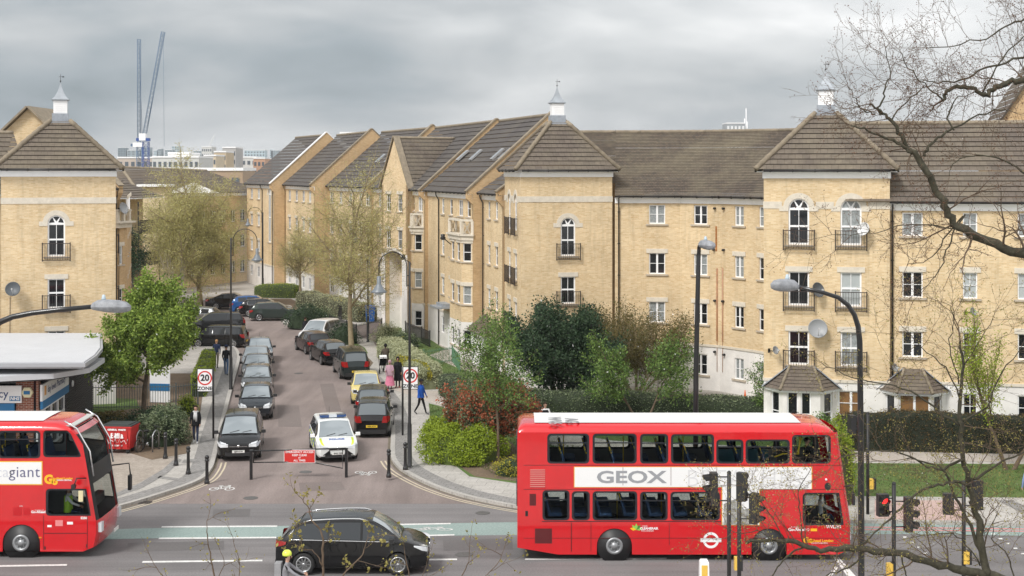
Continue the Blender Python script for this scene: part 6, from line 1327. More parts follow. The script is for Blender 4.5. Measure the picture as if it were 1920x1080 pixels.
# road lanterns
def lantern(t, tip, d, L_=1.25):
    """grey cobra head; tip is where the arm ends, d the level direction outward"""
    tip = Vector(tip); d = Vector(d).normalized(); s = d.cross(Vector((0, 0, 1))); b = MB(); secs = []
    for k, (q, w_, zt, zb) in enumerate(((-.05, .05, .05, -.05), (0, .10, .10, -.08), (.15, .15, .17, -.10), (.45, .18, .19, -.14), (.8, .19, .17, -.16), (1.05, .16, .12, -.14), (1.18, .09, .03, -.10), (1.2, .03, -.02, -.06))):
        secs.append([tip + d * q * L_ / 1.2 + s * w_ * x + Vector((0, 0, (zt if y > 0 else -zb) * abs(y) * (1 if y > 0 else -1))) for x, y in ((1, 0), (.85, .6), (.4, .95), (0, 1), (-.4, .95), (-.85, .6), (-1, 0), (-.8, -.7), (-.3, -1), (.3, -1), (.8, -.7), (1, 0))])
    b.grid(secs); b.add(secs[0][:-1], [tuple(range(11))]); b.add(secs[-1][:-1], [tuple(range(11))]); o = b.build('lamp_head', pmat('lantern_grey', (.26, .27, .29), .5, noise=.35, nscale=5), t)
    b = MB(); b.lathe([(.06, 0), (.06, .05), (.045, .08), (.04, .13), (.01, .14)], 10, c=tip + d * .28 + Vector((0, 0, .17))); b.build('photocell', pmat('pale_blue_cap', (.45, .55, .62), .4), t); return o
def roadlamp(lab, base, path, r0, d, L_=1.25, cat='street lamp'):
    t = thing('road_lamp', lab, cat, (base[0], base[1], Z0)); t['wc'] = 1; b = MB(); n = len(path); b.tube([Vector((base[0], base[1], Z0)), Vector((base[0], base[1], 1.6)), Vector((base[0], base[1], 1.7))] + path, [r0 * 1.35, r0 * 1.35, r0] + [r0 * (1 - .42 * i / (n - 1)) for i in range(n)], 12); b.build('pole', BLACKP, t)
    lantern(t, path[-1], d, L_); return t
Y1 = 37.5; P_ = lambda px, py, Y=Y1: Wp(px, py, Y)
bs = P_(1615, 900); arcp = [P_(1615, 1000), P_(1614, 800), P_(1612, 640), P_(1609, 612), P_(1602, 590), P_(1590, 572), P_(1572, 558), P_(1545, 549), P_(1496, 538)]
roadlamp('tall curved black road lamp with a grey head, nearest at the right', (bs.x, Y1), arcp, .085, (-1, 0, .09), .72)
Y2 = 50.3; roadlamp('straight black road lamp with a short grey head standing behind the right bus', (Wp(1304, 700, Y2).x, Y2), [Wp(1305, 700, Y2), Wp(1308, 560, Y2), Wp(1310, 480, Y2), Wp(1311, 462, Y2), Wp(1313, 459, Y2 - .3)], .095, (.55, -.84, 0), .72)
Y3 = 36.5; roadlamp('black road lamp arm with a grey head reaching in from the left edge', (Wp(-62, 700, Y3).x, Y3), [Wp(-62, 800, Y3), Wp(-60, 690, Y3), Wp(-50, 655, Y3), Wp(-28, 625, Y3), Wp(0, 604, Y3), Wp(24, 594, Y3), Wp(60, 587, Y3), Wp(110, 581, Y3), Wp(174, 575, Y3)], .10, (1, 0, .0), .98)
# traffic signals
SIGB = pmat('signal_black', (.018, .018, .019), .5); SLENS = pmat('signal_lens_dark', (.04, .02, .02), .2); SRED = pmat('signal_red_lit', (.8, .02, .02), .3, emit=((1, .03, .03), 1.6)); BOXY = pmat('button_box_yellow', (.75, .48, .08), .4)
def head(t, c, yaw, n=3, lit=None, s=1.0, plate=False, hood=.2):
    """signal head; c its top centre, facing local -y turned by yaw"""
    M3 = Matrix.Rotation(yaw, 3, 'Z'); h = .30 * n * s; b = MB(); c = Vector(c)
    b.box(c + Vector((0, 0, -h / 2)), (.30 * s, .2, h), yaw); 
    if plate: b.box(c + M3 @ Vector((0, .02, -h / 2)), (.56 * s, .03, h + .26), yaw)
    body = b.build('signal_head', SIGB, t)
    for k in range(n):
        q = c + M3 @ Vector((0, -.1, 0)) + Vector((0, 0, -.15 * s - .30 * s * k)); b = MB(); m = 12; r = .115 * s
        ring0 = [q + M3 @ Vector((r * math.cos(a), 0, r * math.sin(a))) for a in [R(-25) + R(230) * i / m for i in range(m + 1)]]; ring1 = [q + M3 @ Vector((r * 1.02 * math.cos(a), -hood * (1 if math.sin(a) > 0 else .7), r * 1.02 * math.sin(a) - .03)) for a in [R(-25) + R(230) * i / m for i in range(m + 1)]]
        b.grid([ring0, ring1]); b.grid([ring0, ring1], flip=True); b.build('visor', SIGB, t)
        b = MB(); b.lathe([(r * .95, 0), (.01, .012)], 12, c=q, axis=M3 @ Matrix.Rotation(R(90), 3, 'X')); b.build('lens', SRED if lit == k else SLENS, t)
def sigpole(lab, px, ptop, Y, heads, box=None, r=.057):
    p = Wp(px, ptop, Y); t = thing('traffic_signal', lab, 'traffic light', (p.x, Y, Z0)); t['wc'] = 1
    b = MB(); b.tube([(p.x, Y, Z0), (p.x, Y, p.z)], r, 10); b.lathe([(r, 0), (r * 1.1, .02), (r * .6, .06), (.01, .07)], 10, c=(p.x, Y, p.z)); b.build('pole', SIGB, t)
    for (hx, hy, yaw, n, lit, s, pl) in heads:
        q = Wp(hx, hy, Y); head(t, q, yaw, n, lit, s, pl); b = MB()
        for dz in (.12, .30 * n * s - .12): b.tube([(q.x, Y, q.z - dz), (p.x, Y, q.z - dz)], .02, 5)
        b.build('bracket', SIGB, t)
    if box: q = Wp(box[0], box[1], Y); b = MB(); b.box(q, (.16, .16, .36)); b.build('button_box', BOXY, t); b = MB(); b.box(q + Vector((.1, .02, 0)), (.1, .2, .4)); b.build('box_back', SIGB, t)
    return t
sigpole('traffic light on the slim pole in front of the advert, hoods facing left', 1367, 887, 39.5, [(1338, 886, R(-90), 3, None, 1.0, False)], (1382, 1056))
sigpole('traffic light on the pole just right of the left facing one, head turned away', 1386, 900, 38.6, [(1391, 886, R(150), 3, None, .85, False), (1414, 925, R(60), 3, None, .9, False)])
sigpole('traffic light pole with a red pedestrian signal and hoods facing right', 1676, 908, 39.5, [(1655, 926, R(8), 2, 0, 1.02, False), (1703, 932, R(88), 3, None, 1.05, False)], (1668, 1068))
sigpole('traffic light pole among the branches with two dark heads seen from behind', 1807, 905, 41.0, [(1778, 925, R(170), 2, None, 1.0, False), (1832, 900, R(190), 3, None, .95, False)], (1811, 1045))
sigpole('far side crossing pole behind the big road lamp with a yellow button box', 1627, 776, 50.9, [(1597, 778, R(100), 2, None, 1.1, False)], (1634, 907))
t = thing('lit_bollard', 'white and yellow internally lit keep left bollard at the bottom edge', 'bollard', (*XY(1320, 41.4), 0)); 
b = MB(); b.lathe([(.20, 0), (.2, .35), (.19, .8), (.18, 1.02), (.14, 1.08), (.02, 1.1)], 4, rot=math.pi / 4, smooth=False); b.build('body', WTX, t, world=False); b = MB(); b.box((0, -.135, .72), (.17, .02, .45)); b.build('yellow_panel', BOXY, t, world=False)
# ---------------------------------------------------------------- commercial bin
p = G(222, 851, Z0); t = thing('waste_bin', 'red four wheeled commercial waste bin with white graffiti and dark lid', 'bin', (p.x, p.y + .4, Z0), R(-6)); BR = pmat('bin_red', (.55, .03, .03), .45, noise=.15, nscale=6)
b = MB(); V = [(-.52, -.38, .2), (.52, -.38, .2), (.52, .38, .2), (-.52, .38, .2), (-.64, -.5, 1.16), (.64, -.5, 1.16), (.64, .5, 1.16), (-.64, .5, 1.16)]; b.add(V, [(0,3,2,1),(4,5,6,7),(0,1,5,4),(1,2,6,5),(2,3,7,6),(3,0,4,7)]); b.box((0, 0, 1.17), (1.34, 1.06, .06))
for x in (-.45, -.15, .15, .45): b.box((x, -.47, .68), (.03, .07, .9))
b.build('body', BR, t, world=False); b = MB(); b.box((0, 0, 1.23), (1.32, 1.04, .05)); b.box((0, -.02, 1.27), (1.1, .85, .05)); b.build('lid', pmat('bin_lid', (.05, .06, .06), .5), t, world=False)
for x in (-.42, .42):
    for y in (-.3, .3): b = MB(); b.lathe([(.09, -.03), (.09, .03)], 12, c=(x, y, .09), axis=Matrix.Rotation(R(90), 3, 'X')); b.box((x, y, .18), (.1, .08, .06)); b.build('caster', TYRE, t, world=False)
for tx, z, s_, bo in (('Biffa', .80, .34, .012), ('GENERAL  WASTE', 1.06, .10, .005), ('0800 307 307', .36, .085, .004)): add_text('bin_lettering', tx, (0, -.525 + .14 * (1.16 - z) * .9, z), (1, 0, 0), (0, .12, 1), s_, WTX, t, bold=bo)
b = MB(); b.tube([(-.5 + i * .07, -.505 + .03, .56 + .1 * math.sin(i * 2.3) + .03 * math.cos(i * 5)) for i in range(15)], .014, 4); b.build('graffiti', WTX, t, world=False)
# hoops and bicycle
for px_, l_ in ((256, 'steel bicycle hoop beside the red bin'), (286, 'steel bicycle hoop right of the leaning bicycle')):
    p = G(px_, 848, Z0); t = thing('cycle_stand', l_, 'bicycle stand', (p.x, p.y, Z0), 0, 'steel bicycle hoops'); b = MB(); b.tube([(0, 0, 0), (0, 0, .7), (.03, .12, .84), (.05, .35, .9), (.07, .58, .84), (.1, .7, .7), (.1, .7, 0)], .026, 8); b.build('hoop', pmat('galvanised', (.45, .46, .47), .35, metal=.7), t, world=False); b = MB(); b.lathe([(.07, 0), (.07, .015)], 8); b.lathe([(.07, 0), (.07, .015)], 8, c=(.1, .7, 0)); b.build('foot_plate', IRON, t, world=False)
def bicycle(lab, loc, rz, col=BLACKP, lean=0.0, z=Z0):
    t = thing('bicycle', lab, 'bicycle', (loc[0], loc[1], z), rz); t.rotation_euler.x = lean
    for x in (-.52, .52):
        b = MB(); n = 28; ringp = [Vector((x + .33 * math.cos(2 * math.pi * k / n), 0, .34 + .33 * math.sin(2 * math.pi * k / n))) for k in range(n + 1)]; b.tube(ringp, .018, 5, cap=False); o = b.build('wheel', TYRE, t, world=False)
        b = MB()
        for k in range(12): a = math.pi * k / 6; b.tube([(x, 0, .34), (x + .31 * math.cos(a), 0, .34 + .31 * math.sin(a))], .003, 3)
        b.build('spokes', CHROME, o, world=False)
    b = MB(); BB = (-.08, 0, .30); ST = (-.22, 0, .86); HT = (.36, 0, .88)
    for a, c in ((BB, ST), (BB, HT), (ST, HT), ((-.52, 0, .34), BB), ((-.52, 0, .34), (-.2, 0, .8)), ((.52, 0, .34), HT)): b.tube([a, c], .017, 6)
    b.build('frame', col, t, world=False); b = MB(); b.tube([HT, (.33, 0, 1.0), (.38, 0, 1.04)], .014, 5); b.tube([(.42, -.27, 1.0), (.38, -.12, 1.04), (.38, .12, 1.04), (.42, .27, 1.0)], .014, 5); b.build('handlebar', TRIM, t, world=False)
    b = MB(); b.box((-.25, 0, .93), (.25, .12, .05)); b.tube([ST, (-.24, 0, .93)], .014, 5); b.build('saddle', TRIM, t, world=False); b = MB(); b.lathe([(.09, -.01), (.09, .01)], 14, c=(-.08, -.04, .30), axis=Matrix.Rotation(R(90), 3, 'X')); b.tube([(-.08, -.06, .30), (-.02, -.08, .14)], .01, 4); b.tube([(-.08, .06, .30), (-.14, .08, .46)], .01, 4); b.build('crank', CHROME, t, world=False); return t
p = G(274, 846, Z0); bicycle('black bicycle leaning between the steel hoops', (p.x, p.y + .2), R(62), lean=R(9))
# blue wheelie bin
def wheelie(lab, loc, rz, col):
    t = thing('wheelie_bin', lab, 'bin', (loc[0], loc[1], Z0), rz); b = MB(); V = [(-.3, -.28, .1), (.3, -.28, .1), (.3, .25, .1), (-.3, .25, .1), (-.38, -.38, 1.25), (.38, -.38, 1.25), (.38, .36, 1.25), (-.38, .36, 1.25)]
    b.add(V, [(0,3,2,1),(4,5,6,7),(0,1,5,4),(1,2,6,5),(2,3,7,6),(3,0,4,7)]); b.build('body', col, t, world=False); b = MB(); b.add([(-.41, -.42, 1.25), (.41, -.42, 1.25), (.41, .4, 1.3), (-.41, .4, 1.3), (-.38, -.38, 1.33), (.38, -.38, 1.33), (.38, .34, 1.4), (-.38, .34, 1.4)], [(0,3,2,1),(4,5,6,7),(0,1,5,4),(1,2,6,5),(2,3,7,6),(3,0,4,7)]); b.build('lid', col, t, world=False)
    for x in (-.3, .3): b = MB(); b.lathe([(.12, -.03), (.12, .03)], 12, c=(x, .27, .12), axis=Matrix.Rotation(R(90), 3, 'Y')); b.build('wheel', TYRE, t, world=False)
p = G(694, 605, Z0); wheelie('bright blue wheelie bin at the gate of the terrace', (p.x, p.y), 0.2, pmat('bin_blue', (.01, .10, .35), .4))
p = G(249, 540, Z0); wheelie('black wheelie bin beside the left tower side block', (p.x, p.y), 0.2, pmat('bin_black', (.03, .03, .035), .5))
# traffic cone by the terrace
p = G(1397, 757, Z0); t = thing('traffic_cone', 'small orange and white cone against the white plinth of the curved wing', 'cone', (p.x, p.y, Z0)); b = MB(); b.lathe([(.15, .03), (.10, .25), (.05, .5), (.02, .72)], 12); b.build('cone', pmat('cone_orange', (.75, .15, .03), .5), t, world=False); b = MB(); b.lathe([(.11, .22), (.075, .40)], 12); b.build('reflective_band', WTX, t, world=False); b = MB(); b.box((0, 0, .015), (.38, .38, .03)); b.build('base', TRIM, t, world=False)
# ---------------------------------------------------------------- the pharmacy
BLUEB = pmat('shop_blue', (.02, .16, .36), .45); GROOF = pmat('shop_roof_grey', (.52, .53, .55), .6, noise=.05, nscale=.8); DARKL = pmat('dark_cladding', (.035, .032, .035), .55)
t = thing('pharmacy', 'single storey pharmacy with a curved grey roof, brick pier and dark louvred side', 'shop', (-24, 62, 0)); t['wc'] = 1
def slabz(nm, pts, z, th, mat): b = MB(); b.plate([(x, y) for x, y in pts], [], (0, 0, z), (1, 0, 0), (0, 1, 0), (0, 0, 1), t=th, back=True); return b.build(nm, mat, t)
slabz('roof', [(-45, 60.2), (-18.25, 60.6), (-18.5, 63), (-19.0, 65.6), (-20.7, 71.4), (-45, 71.4)], 4.25, .28, GROOF)
slabz('roof_edge', [(-45, 60.08), (-18.15, 60.48), (-18.4, 63), (-18.9, 65.7), (-20.6, 71.5), (-45, 71.5)], 4.21, .16, pmat('roof_edge_grey', (.36, .37, .39), .5))
slabz('canopy', [(-45, 59.6), (-21.9, 59.9), (-19.6, 60.8), (-18.6, 62.6), (-18.9, 66), (-45, 66)], 3.72, .22, GROOF)
slabz('soffit', [(-45, 59.7), (-22, 60.0), (-19.7, 60.9), (-18.8, 62.6), (-19.1, 66), (-45, 66)], 3.48, .05, DARKL)
Wf = Wall((-45, 61.0), XY(72, 61.3)); P1_ = Vector((*XY(122, 66.2), 0)); Wo = Wall(Wf.P1, P1_); Wd_ = Wall(P1_, (-21.5, 72.9))
u1 = Wf.px(30); b = MB(); b.plate(rect(u1, Wf.L, 0, 3.5), [], Wf.at(0, 0), Wf.u, (0, 0, 1), Wf.n, t=.3); b.build('brick_pier', BRICKR, t)
b = MB(); b.plate(rect(0, u1 + .2, 0, 3.5), [], Wf.at(0, 0, -.2), Wf.u, (0, 0, 1), Wf.n, t=.1); b.build('shop_glazing', PANE, t)
b = MB(); b.plate(rect(0, Wo.L, 0, 3.5), [], Wo.at(0, 0, -.1), Wo.u, (0, 0, 1), Wo.n, t=.1); b.build('side_glazing', PANE, t)
b = MB()
for k in range(5): b.box(Wo.at(Wo.L * k / 4, 1.0, -.05), (.09, .08, 2.0), Wo.rz)
for z in (1.95, 1.3, .15): b.box(Wo.at(Wo.L / 2, z, -.05), (Wo.L, .07, .08), Wo.rz)
b.build('window_frame', UPVC, t)
b = MB(); b.plate(rect(0, Wd_.L, 0, 3.9), [], Wd_.at(0, 0), Wd_.u, (0, 0, 1), Wd_.n, t=.2)
for k in range(34): b.box(Wd_.at(Wd_.L / 2, .15 + k * .11, .02), (Wd_.L, .05, .045), Wd_.rz)
b.build('louvred_wall', DARKL, t); b = MB(); b.lathe([(.16, 0), (.14, .06), (.01, .07)], 12, c=Wd_.at(1.3, 2.3, .06), axis=Matrix.Rotation(Wd_.rz, 3, 'Z') @ Matrix.Rotation(R(90), 3, 'X')); b.build('wall_light', WTX, t)
s1 = thing('shop_sign', 'white pharmacy fascia sign with a small blue health logo, over the left edge', 'sign', Wf.at(Wf.px(42), 2.0, .1), Wf.rz)
b = MB(); b.box((-2.5, 0, .78), (5, .1, .74)); b.build('sign_board', WTX, s1, world=False); b = MB(); b.box((-2.8, -.02, .18), (5, .12, .42)); b.build('blue_strip', BLUEB, s1, world=False)
add_text('sign_lettering', 'pharmacy', (-.55, -.056, .80), (1, 0, 0), (0, 0, 1), .5, pmat('sign_navy', (.03, .06, .18), .5), s1, align='RIGHT', bold=.002)
b = MB(); b.box((-.27, -.055, .60), (.46, .012, .2)); b.build('logo_box', BLUEB, s1, world=False); add_text('logo_lettering', 'NHS', (-.27, -.065, .60), (1, 0, .0), (.15, 0, 1), .2, WTX, s1, bold=.008)
s2 = thing('shop_sign', 'white pharmacy sign over a blue band on the slanting side glazing', 'sign', Wo.at(Wo.L / 2, 2.0, .12), Wo.rz); b = MB(); b.box((0, 0, .80), (Wo.L, .1, .72)); b.build('sign_board', WTX, s2, world=False); b = MB(); b.box((0, -.01, .28), (Wo.L, .11, .34)); b.build('blue_strip', BLUEB, s2, world=False)
add_text('sign_lettering', 'day lewis Pharmacy', (.1, -.056, .82), (1, 0, 0), (0, 0, 1), .42, MATS['sign_navy'], s2); b = MB(); b.box((-Wo.L / 2 + .5, -.055, .85), (.3, .012, .4)); b.build('sign_figure', pmat('sign_orange', (.7, .35, .1), .5), s2, world=False)
s3 = thing('alarm_box', 'cream hexagonal alarm box on the red brick pier of the pharmacy', 'alarm', Wf.at(Wf.px(52), 2.85, .02), Wf.rz); b = MB(); b.lathe([(.26, 0), (.24, .1), (.01, .11)], 6, axis=Matrix.Rotation(R(90), 3, 'X'), smooth=False); b.build('cover', pmat('cream_cover', (.75, .68, .45), .5), s3, world=False); b = MB(); b.box((0, -.115, 0), (.26, .02, .15)); b.build('blue_label', BLUEB, s3, world=False)
# white hoarding with a blue stripe behind the tree
p = G(300, 756, Z0); t = thing('notice_board', 'white board with a blue stripe half hidden behind the green tree', 'board', (p.x, p.y, Z0), R(-8)); b = MB(); b.box((0, 0, .9), (1.1, .08, 1.7)); b.build('panel', WTX, t, world=False); b = MB(); b.box((0, -.045, .85), (1.1, .02, .38)); b.build('blue_stripe', BLUEB, t, world=False)
for x in (-.45, .45): b = MB(); b.box((x, .06, .5), (.06, .06, 1.0)); b.build('post', IRON, t, world=False)
# ================================================================ people
SKN = {'light': pmat('skin_light', (.55, .33, .24), .55), 'dark': pmat('skin_dark', (.12, .06, .04), .55), 'tan': pmat('skin_tan', (.38, .21, .14), .55)}
def cloth(n, c): return pmat('cloth_' + n, c, .9, noise=.12, nscale=12, spec=.2)
def person(lab, loc, heading, top, legs, skin='light', hair=(.03, .02, .015), h=1.72, stride=.0, arm=(0.1, -.1), shoes=(.03, .03, .03), coat=None, hairlen=0, hood=None, sit=False, elbow=.25, group=None, z=None, elbows=None, cap=None, extra=None, lean=0.0):
    t = thing('person', lab, 'person', (loc[0], loc[1], Z0 if z is None else z), heading, group); k = h / 1.75
    V = []; Rr = []; E_ = []; T_ = []
    def vert(p, r, par=None, tg='top'):
        V.append(Vector(p) * k); Rr.append((r * k, r * k) if not isinstance(r, tuple) else (r[0] * k, r[1] * k)); i = len(V) - 1
        if par is not None: E_.append((par, i)); T_.append(tg)
        return i
    pz = .95; pel = vert((0, 0, pz), (.125, .155)); sp = vert((.0 + lean * .3, 0, 1.13), (.105, .135), pel); ch = vert((.0 + lean * .7, 0, 1.34), (.115, .165), sp); nb = vert((lean, 0, 1.485), .062, ch); nk = vert((lean + .01, 0, 1.54), .052, nb, 'skin')
    hd1 = vert((lean + .02, 0, 1.60), (.078, .070), nk, 'skin'); hd2 = vert((lean + .025, 0, 1.67), (.098, .078), hd1, 'skin'); hd3 = vert((lean + .015, 0, 1.73), (.07, .06), hd2, 'skin')
    tips = []
    for s, a in ((1, arm[0]), (-1, arm[1])):
        sh = vert((lean * .9, s * .175, 1.43), .062, ch); eb = elbows[0 if s > 0 else 1] if elbows else elbow
        e = Vector((lean * .9, s * .215, 1.43)) + Vector((math.sin(a), s * .06, -math.cos(a))) * .285; el = vert(e, .045, sh)
        w_ = e + Vector((math.sin(a + eb), -s * .03, -math.cos(a + eb))) * .245; wr_ = vert(w_, .031, el); dr = (w_ - e).normalized()
        pm = w_ + dr * .075; hn = vert(pm, (.022, .036), wr_, 'skin'); tips.append((w_ * k, dr, s))
    for s, st in ((1, stride), (-1, -stride)):
        hp = vert((0, s * .085, .90), .088, pel, 'legs')
        if sit: kn = vert((.42, s * .11, .93), .066, hp, 'legs'); an = vert((.44, s * .11, .50), .042, kn, 'legs'); to = vert((.60, s * .12, .45), .034, an, 'shoe')
        else:
            bk = .0 if st >= 0 else .06; kn = vert((math.sin(st) * .42 + bk, s * .09, .90 - math.cos(st) * .41), .060, hp, 'legs')
            ax_ = math.sin(st) * .84 - (.06 if st < 0 else 0); az = .075 + (.05 if st < -.1 else 0); an = vert((ax_, s * .09, az), .040, kn, 'legs'); to = vert((ax_ + .17, s * .105, .035 + (.0 if st < -.1 else 0)), .034, an, 'shoe')
    me = bpy.data.meshes.new('body'); me.from_pydata([tuple(v) for v in V], E_, []); o = bpy.data.objects.new('body', me); COL.objects.link(o)
    sk = o.modifiers.new('skin', 'SKIN'); sk.use_smooth_shade = True; o.modifiers.new('sub', 'SUBSURF').levels = 1; o.modifiers['sub'].render_levels = 1
    for i, sv_ in enumerate(me.skin_vertices[0].data): sv_.radius = Rr[i]; sv_.use_root = (i == 0)
    dg = bpy.context.evaluated_depsgraph_get(); m2 = bpy.data.meshes.new_from_object(o.evaluated_get(dg)); bpy.data.objects.remove(o); bpy.data.meshes.remove(me)
    mats = {'top': 0, 'legs': 1, 'skin': 2, 'shoe': 3}; ml = [top, legs, SKN[skin], cloth('shoe_%d' % int(shoes[0] * 99), shoes)]
    # five fingers on each palm, joined into the body mesh
    b = MB(); b.v = [tuple(v.co) for v in m2.vertices]; 
    for pl_ in m2.polygons:
        c = pl_.center; best = (9, 'top')
        for (i, j), tg in zip(E_, T_):
            a, e = V[i], V[j]; d = e - a; q = max(0, min(1, (c - a).dot(d) / max(d.dot(d), 1e-6))); dist = (c - (a + d * q)).length - min(Rr[j]) * .6
            if dist < best[0]: best = (dist, tg)
        b.f.append(list(pl_.vertices)); b.m.append(mats[best[1]]); b.sm.append(True); b.uv.append(None)
    for w_, dr, s in tips:
        sd_ = Vector((1, 0, 0)) if abs(dr.x) < .8 else Vector((0, 0, 1)); sd_ = (sd_ - dr * sd_.dot(dr)).normalized(); inn = dr.cross(sd_) * (1 if s > 0 else -1)
        for q, ln in ((-.026, .060), (-.009, .072), (.009, .068), (.026, .055)): r0 = w_ + dr * .075 + sd_ * q; b.tube([r0, r0 + dr * ln * .55 + inn * .008, r0 + dr * ln * .9 + inn * .028], [.0095, .0085, .007], 5, mi=2)
        r0 = w_ + dr * .035 + sd_ * .024; b.tube([r0, r0 + sd_ * .025 + dr * .03, r0 + sd_ * .028 + dr * .06 + inn * .012], [.011, .010, .008], 5, mi=2)
    hc = Vector((lean + .025, 0, 1.665)) * k
    b.tube([hc + Vector((.088, 0, .02)) * k, hc + Vector((.112, 0, -.012)) * k, hc + Vector((.095, 0, -.022)) * k], [.008, .015, .012], 6, mi=2)
    for s in (-1, 1): b.lathe([(.02, -.008), (.018, .008)], 8, c=hc + Vector((0, s * .078, -.005)) * k, axis=Matrix.Rotation(R(90), 3, 'X'), mi=2)
    b.build('body', ml, t, world=False)
    b = MB()
    for s in (-1, 1): b.lathe([(.001, .0), (.009, .004), (.001, .008)], 6, c=hc + Vector((.088, s * .032, .022)) * k, axis=Matrix.Rotation(R(90), 3, 'Y'))
    b.build('eyes', INK, t, world=False); b = MB(); b.box(hc + Vector((.092, 0, -.05)) * k, (.008, .045, .010)); b.build('mouth', pmat('lips', (.30, .08, .07), .6), t, world=False)
    hm = cloth('hair_%d_%d' % (int(hair[0] * 999), int(hair[2] * 999)), hair) if hood is None else hood
    b = MB(); rings = []
    for i in range(7):
        el_ = R(-22 if hood is None else -60) + (R(90) - R(-22 if hood is None else -60)) * i / 6; ring = []
        for j in range(17):
            a = 2 * math.pi * j / 16; rx, ry, rz_ = .112, .092, .105; 
            if hood is not None: rx, ry, rz_ = .125, .112, .125
            p = Vector((rx * math.cos(el_) * math.cos(a) - .012, ry * math.cos(el_) * math.sin(a), rz_ * math.sin(el_) + .018))
            if math.cos(a) > .35 and math.sin(el_) < .45: p.x = min(p.x, .055); p.z = max(p.z, .05) if hood is None else p.z
            if hairlen and math.cos(a) < .2 and i < 2: p.z -= hairlen * (2 - i) / 2
            ring.append(hc + p * k)
        rings.append(ring)
    b.grid(rings); b.build('hair' if hood is None else 'hood', hm, t, world=False)
    if cap is not None:
        b = MB(); b.lathe([(.112, .04), (.115, .07), (.10, .12), (.05, .15), (.01, .155)], 14, c=hc); b.box(hc + Vector((.13, 0, .05)), (.12, .14, .015)); b.build('cap', cap, t, world=False)
    if coat is not None:
        cm, zl, flare = coat; secs = []
        for z_, rx, ry in ((1.46, .075, .13), (1.40, .13, .215), (1.25, .15, .215), (1.05, .145, .19), (.85, .17, .20), (zl + (.85 - zl) * .5 if zl < .8 else .8, .17 + flare * .5, .20 + flare * .5), (zl, .17 + flare, .20 + flare)):
            if z_ < zl - .001: continue
            secs.append([Vector((rx * math.cos(2 * math.pi * j / 16) + lean * max(0, z_ - .95) * 1.9, ry * math.sin(2 * math.pi * j / 16), z_)) * k for j in range(17)])
        b = MB(); b.grid(secs, flip=True); b.grid(secs); b.build('coat', cm, t, world=False)
    if extra: extra(t, k)
    return t
def at(px, py): p = G(px, py, Z0); return (p.x, p.y)
BLKC = cloth('black', (.012, .012, .014)); NAVYC = cloth('navy', (.02, .03, .07)); JEAN = cloth('denim', (.07, .13, .24)); GRYC = cloth('grey', (.16, .16, .16)); PINK = cloth('pink', (.62, .20, .30)); MAUV = cloth('mauve', (.42, .27, .32)); BRWN = cloth('brown', (.08, .065, .05)); BLUC = cloth('blue', (.02, .09, .40)); WHC = cloth('white', (.72, .72, .72)); HIV = cloth('hivis', (.45, .75, .08)); DKB = cloth('dark_jeans', (.03, .04, .08)); KHK = cloth('khaki', (.20, .18, .14))
def scarf(t, k):
    b = MB(); b.tube([Vector((.02 + .10 * math.cos(a), .10 * math.sin(a), 1.49)) * k for a in [2 * math.pi * i / 12 for i in range(13)]], .04 * k, 6); b.tube([Vector((.11, .04, 1.48)) * k, Vector((.17, .05, 1.3)) * k, Vector((.16, .05, 1.05)) * k], [.04, .05, .045], 6); b.tube([Vector((.11, -.03, 1.48)) * k, Vector((.17, -.03, 1.3)) * k, Vector((.16, -.03, 1.12)) * k], [.04, .05, .045], 6); b.build('scarf', cloth('pale_scarf', (.55, .55, .55)), t, world=False)
person('woman in a black jacket and pale scarf walking toward us on the left pavement', at(367, 831), hd(.05, -1), BLKC, DKB, 'light', h=1.68, stride=.12, arm=(.15, .25), coat=(BLKC, .82, .0), shoes=(.6, .6, .6), hairlen=.02, extra=scarf)
person('man in a dark jacket and blue jeans walking away on the left pavement', at(424, 704), hd(.02, 1), BLKC, JEAN, 'tan', h=1.78, stride=.2, arm=(.3, -.2), cap=NAVYC)
person('person in dark top and grey trousers with light hair walking near the green tree', at(406, 690), hd(-.05, 1), NAVYC, KHK, 'light', hair=(.45, .25, .12), h=1.75, stride=.25, arm=(.3, -.3))
person('person in a long black coat bending by the white people carrier', at(571, 641), hd(.6, .8), BLKC, BLKC, 'tan', h=1.75, stride=.15, arm=(.9, .7), coat=(BLKC, .45, .10), lean=.06)
def pram(lab, loc, hdg):
    t = thing('pushchair', lab, 'pushchair', (*loc, Z0), hdg)
    b = MB(); b.tube([(-.45, 0, 1.0), (-.2, 0, .75), (.25, 0, .3), (.4, 0, .15)], .015, 5); b.tube([(-.35, .2, .15), (.1, .2, .6), (.25, .2, .9)], .015, 5); b.tube([(-.35, -.2, .15), (.1, -.2, .6), (.25, -.2, .9)], .015, 5); b.tube([(-.45, -.2, 1.0), (-.45, .2, 1.0)], .018, 5); b.build('frame', IRON, t, world=False)
    b = MB(); b.add([(-.1, -.2, .45), (-.1, .2, .45), (.28, .2, .40), (.28, -.2, .40), (-.25, -.2, .95), (-.25, .2, .95)], [(0, 1, 2, 3), (3, 2, 1, 0), (0, 4, 5, 1), (1, 5, 4, 0)]); b.build('seat', BLKC, t, world=False)
    b = MB(); b.grid([[Vector((-.05 + .25 * math.cos(a) * 1.0 - .1, y, .85 + .25 * math.sin(a))) for a in [math.pi * (.1 + .8 * i / 6) for i in range(7)]] for y in (-.22, .22)]); b.build('canopy', WHC, t, world=False)
    for x, y in ((-.35, .24), (-.35, -.24), (.4, .1), (.4, -.1)): b = MB(); b.lathe([(.12, -.02), (.12, .02)], 12, c=(x, y, .12), axis=Matrix.Rotation(R(90), 3, 'X')); b.build('wheel', TYRE, t, world=False)
pram('black and white pushchair in front of the person in the brown coat', at(717, 699), hd(-.25, 1))
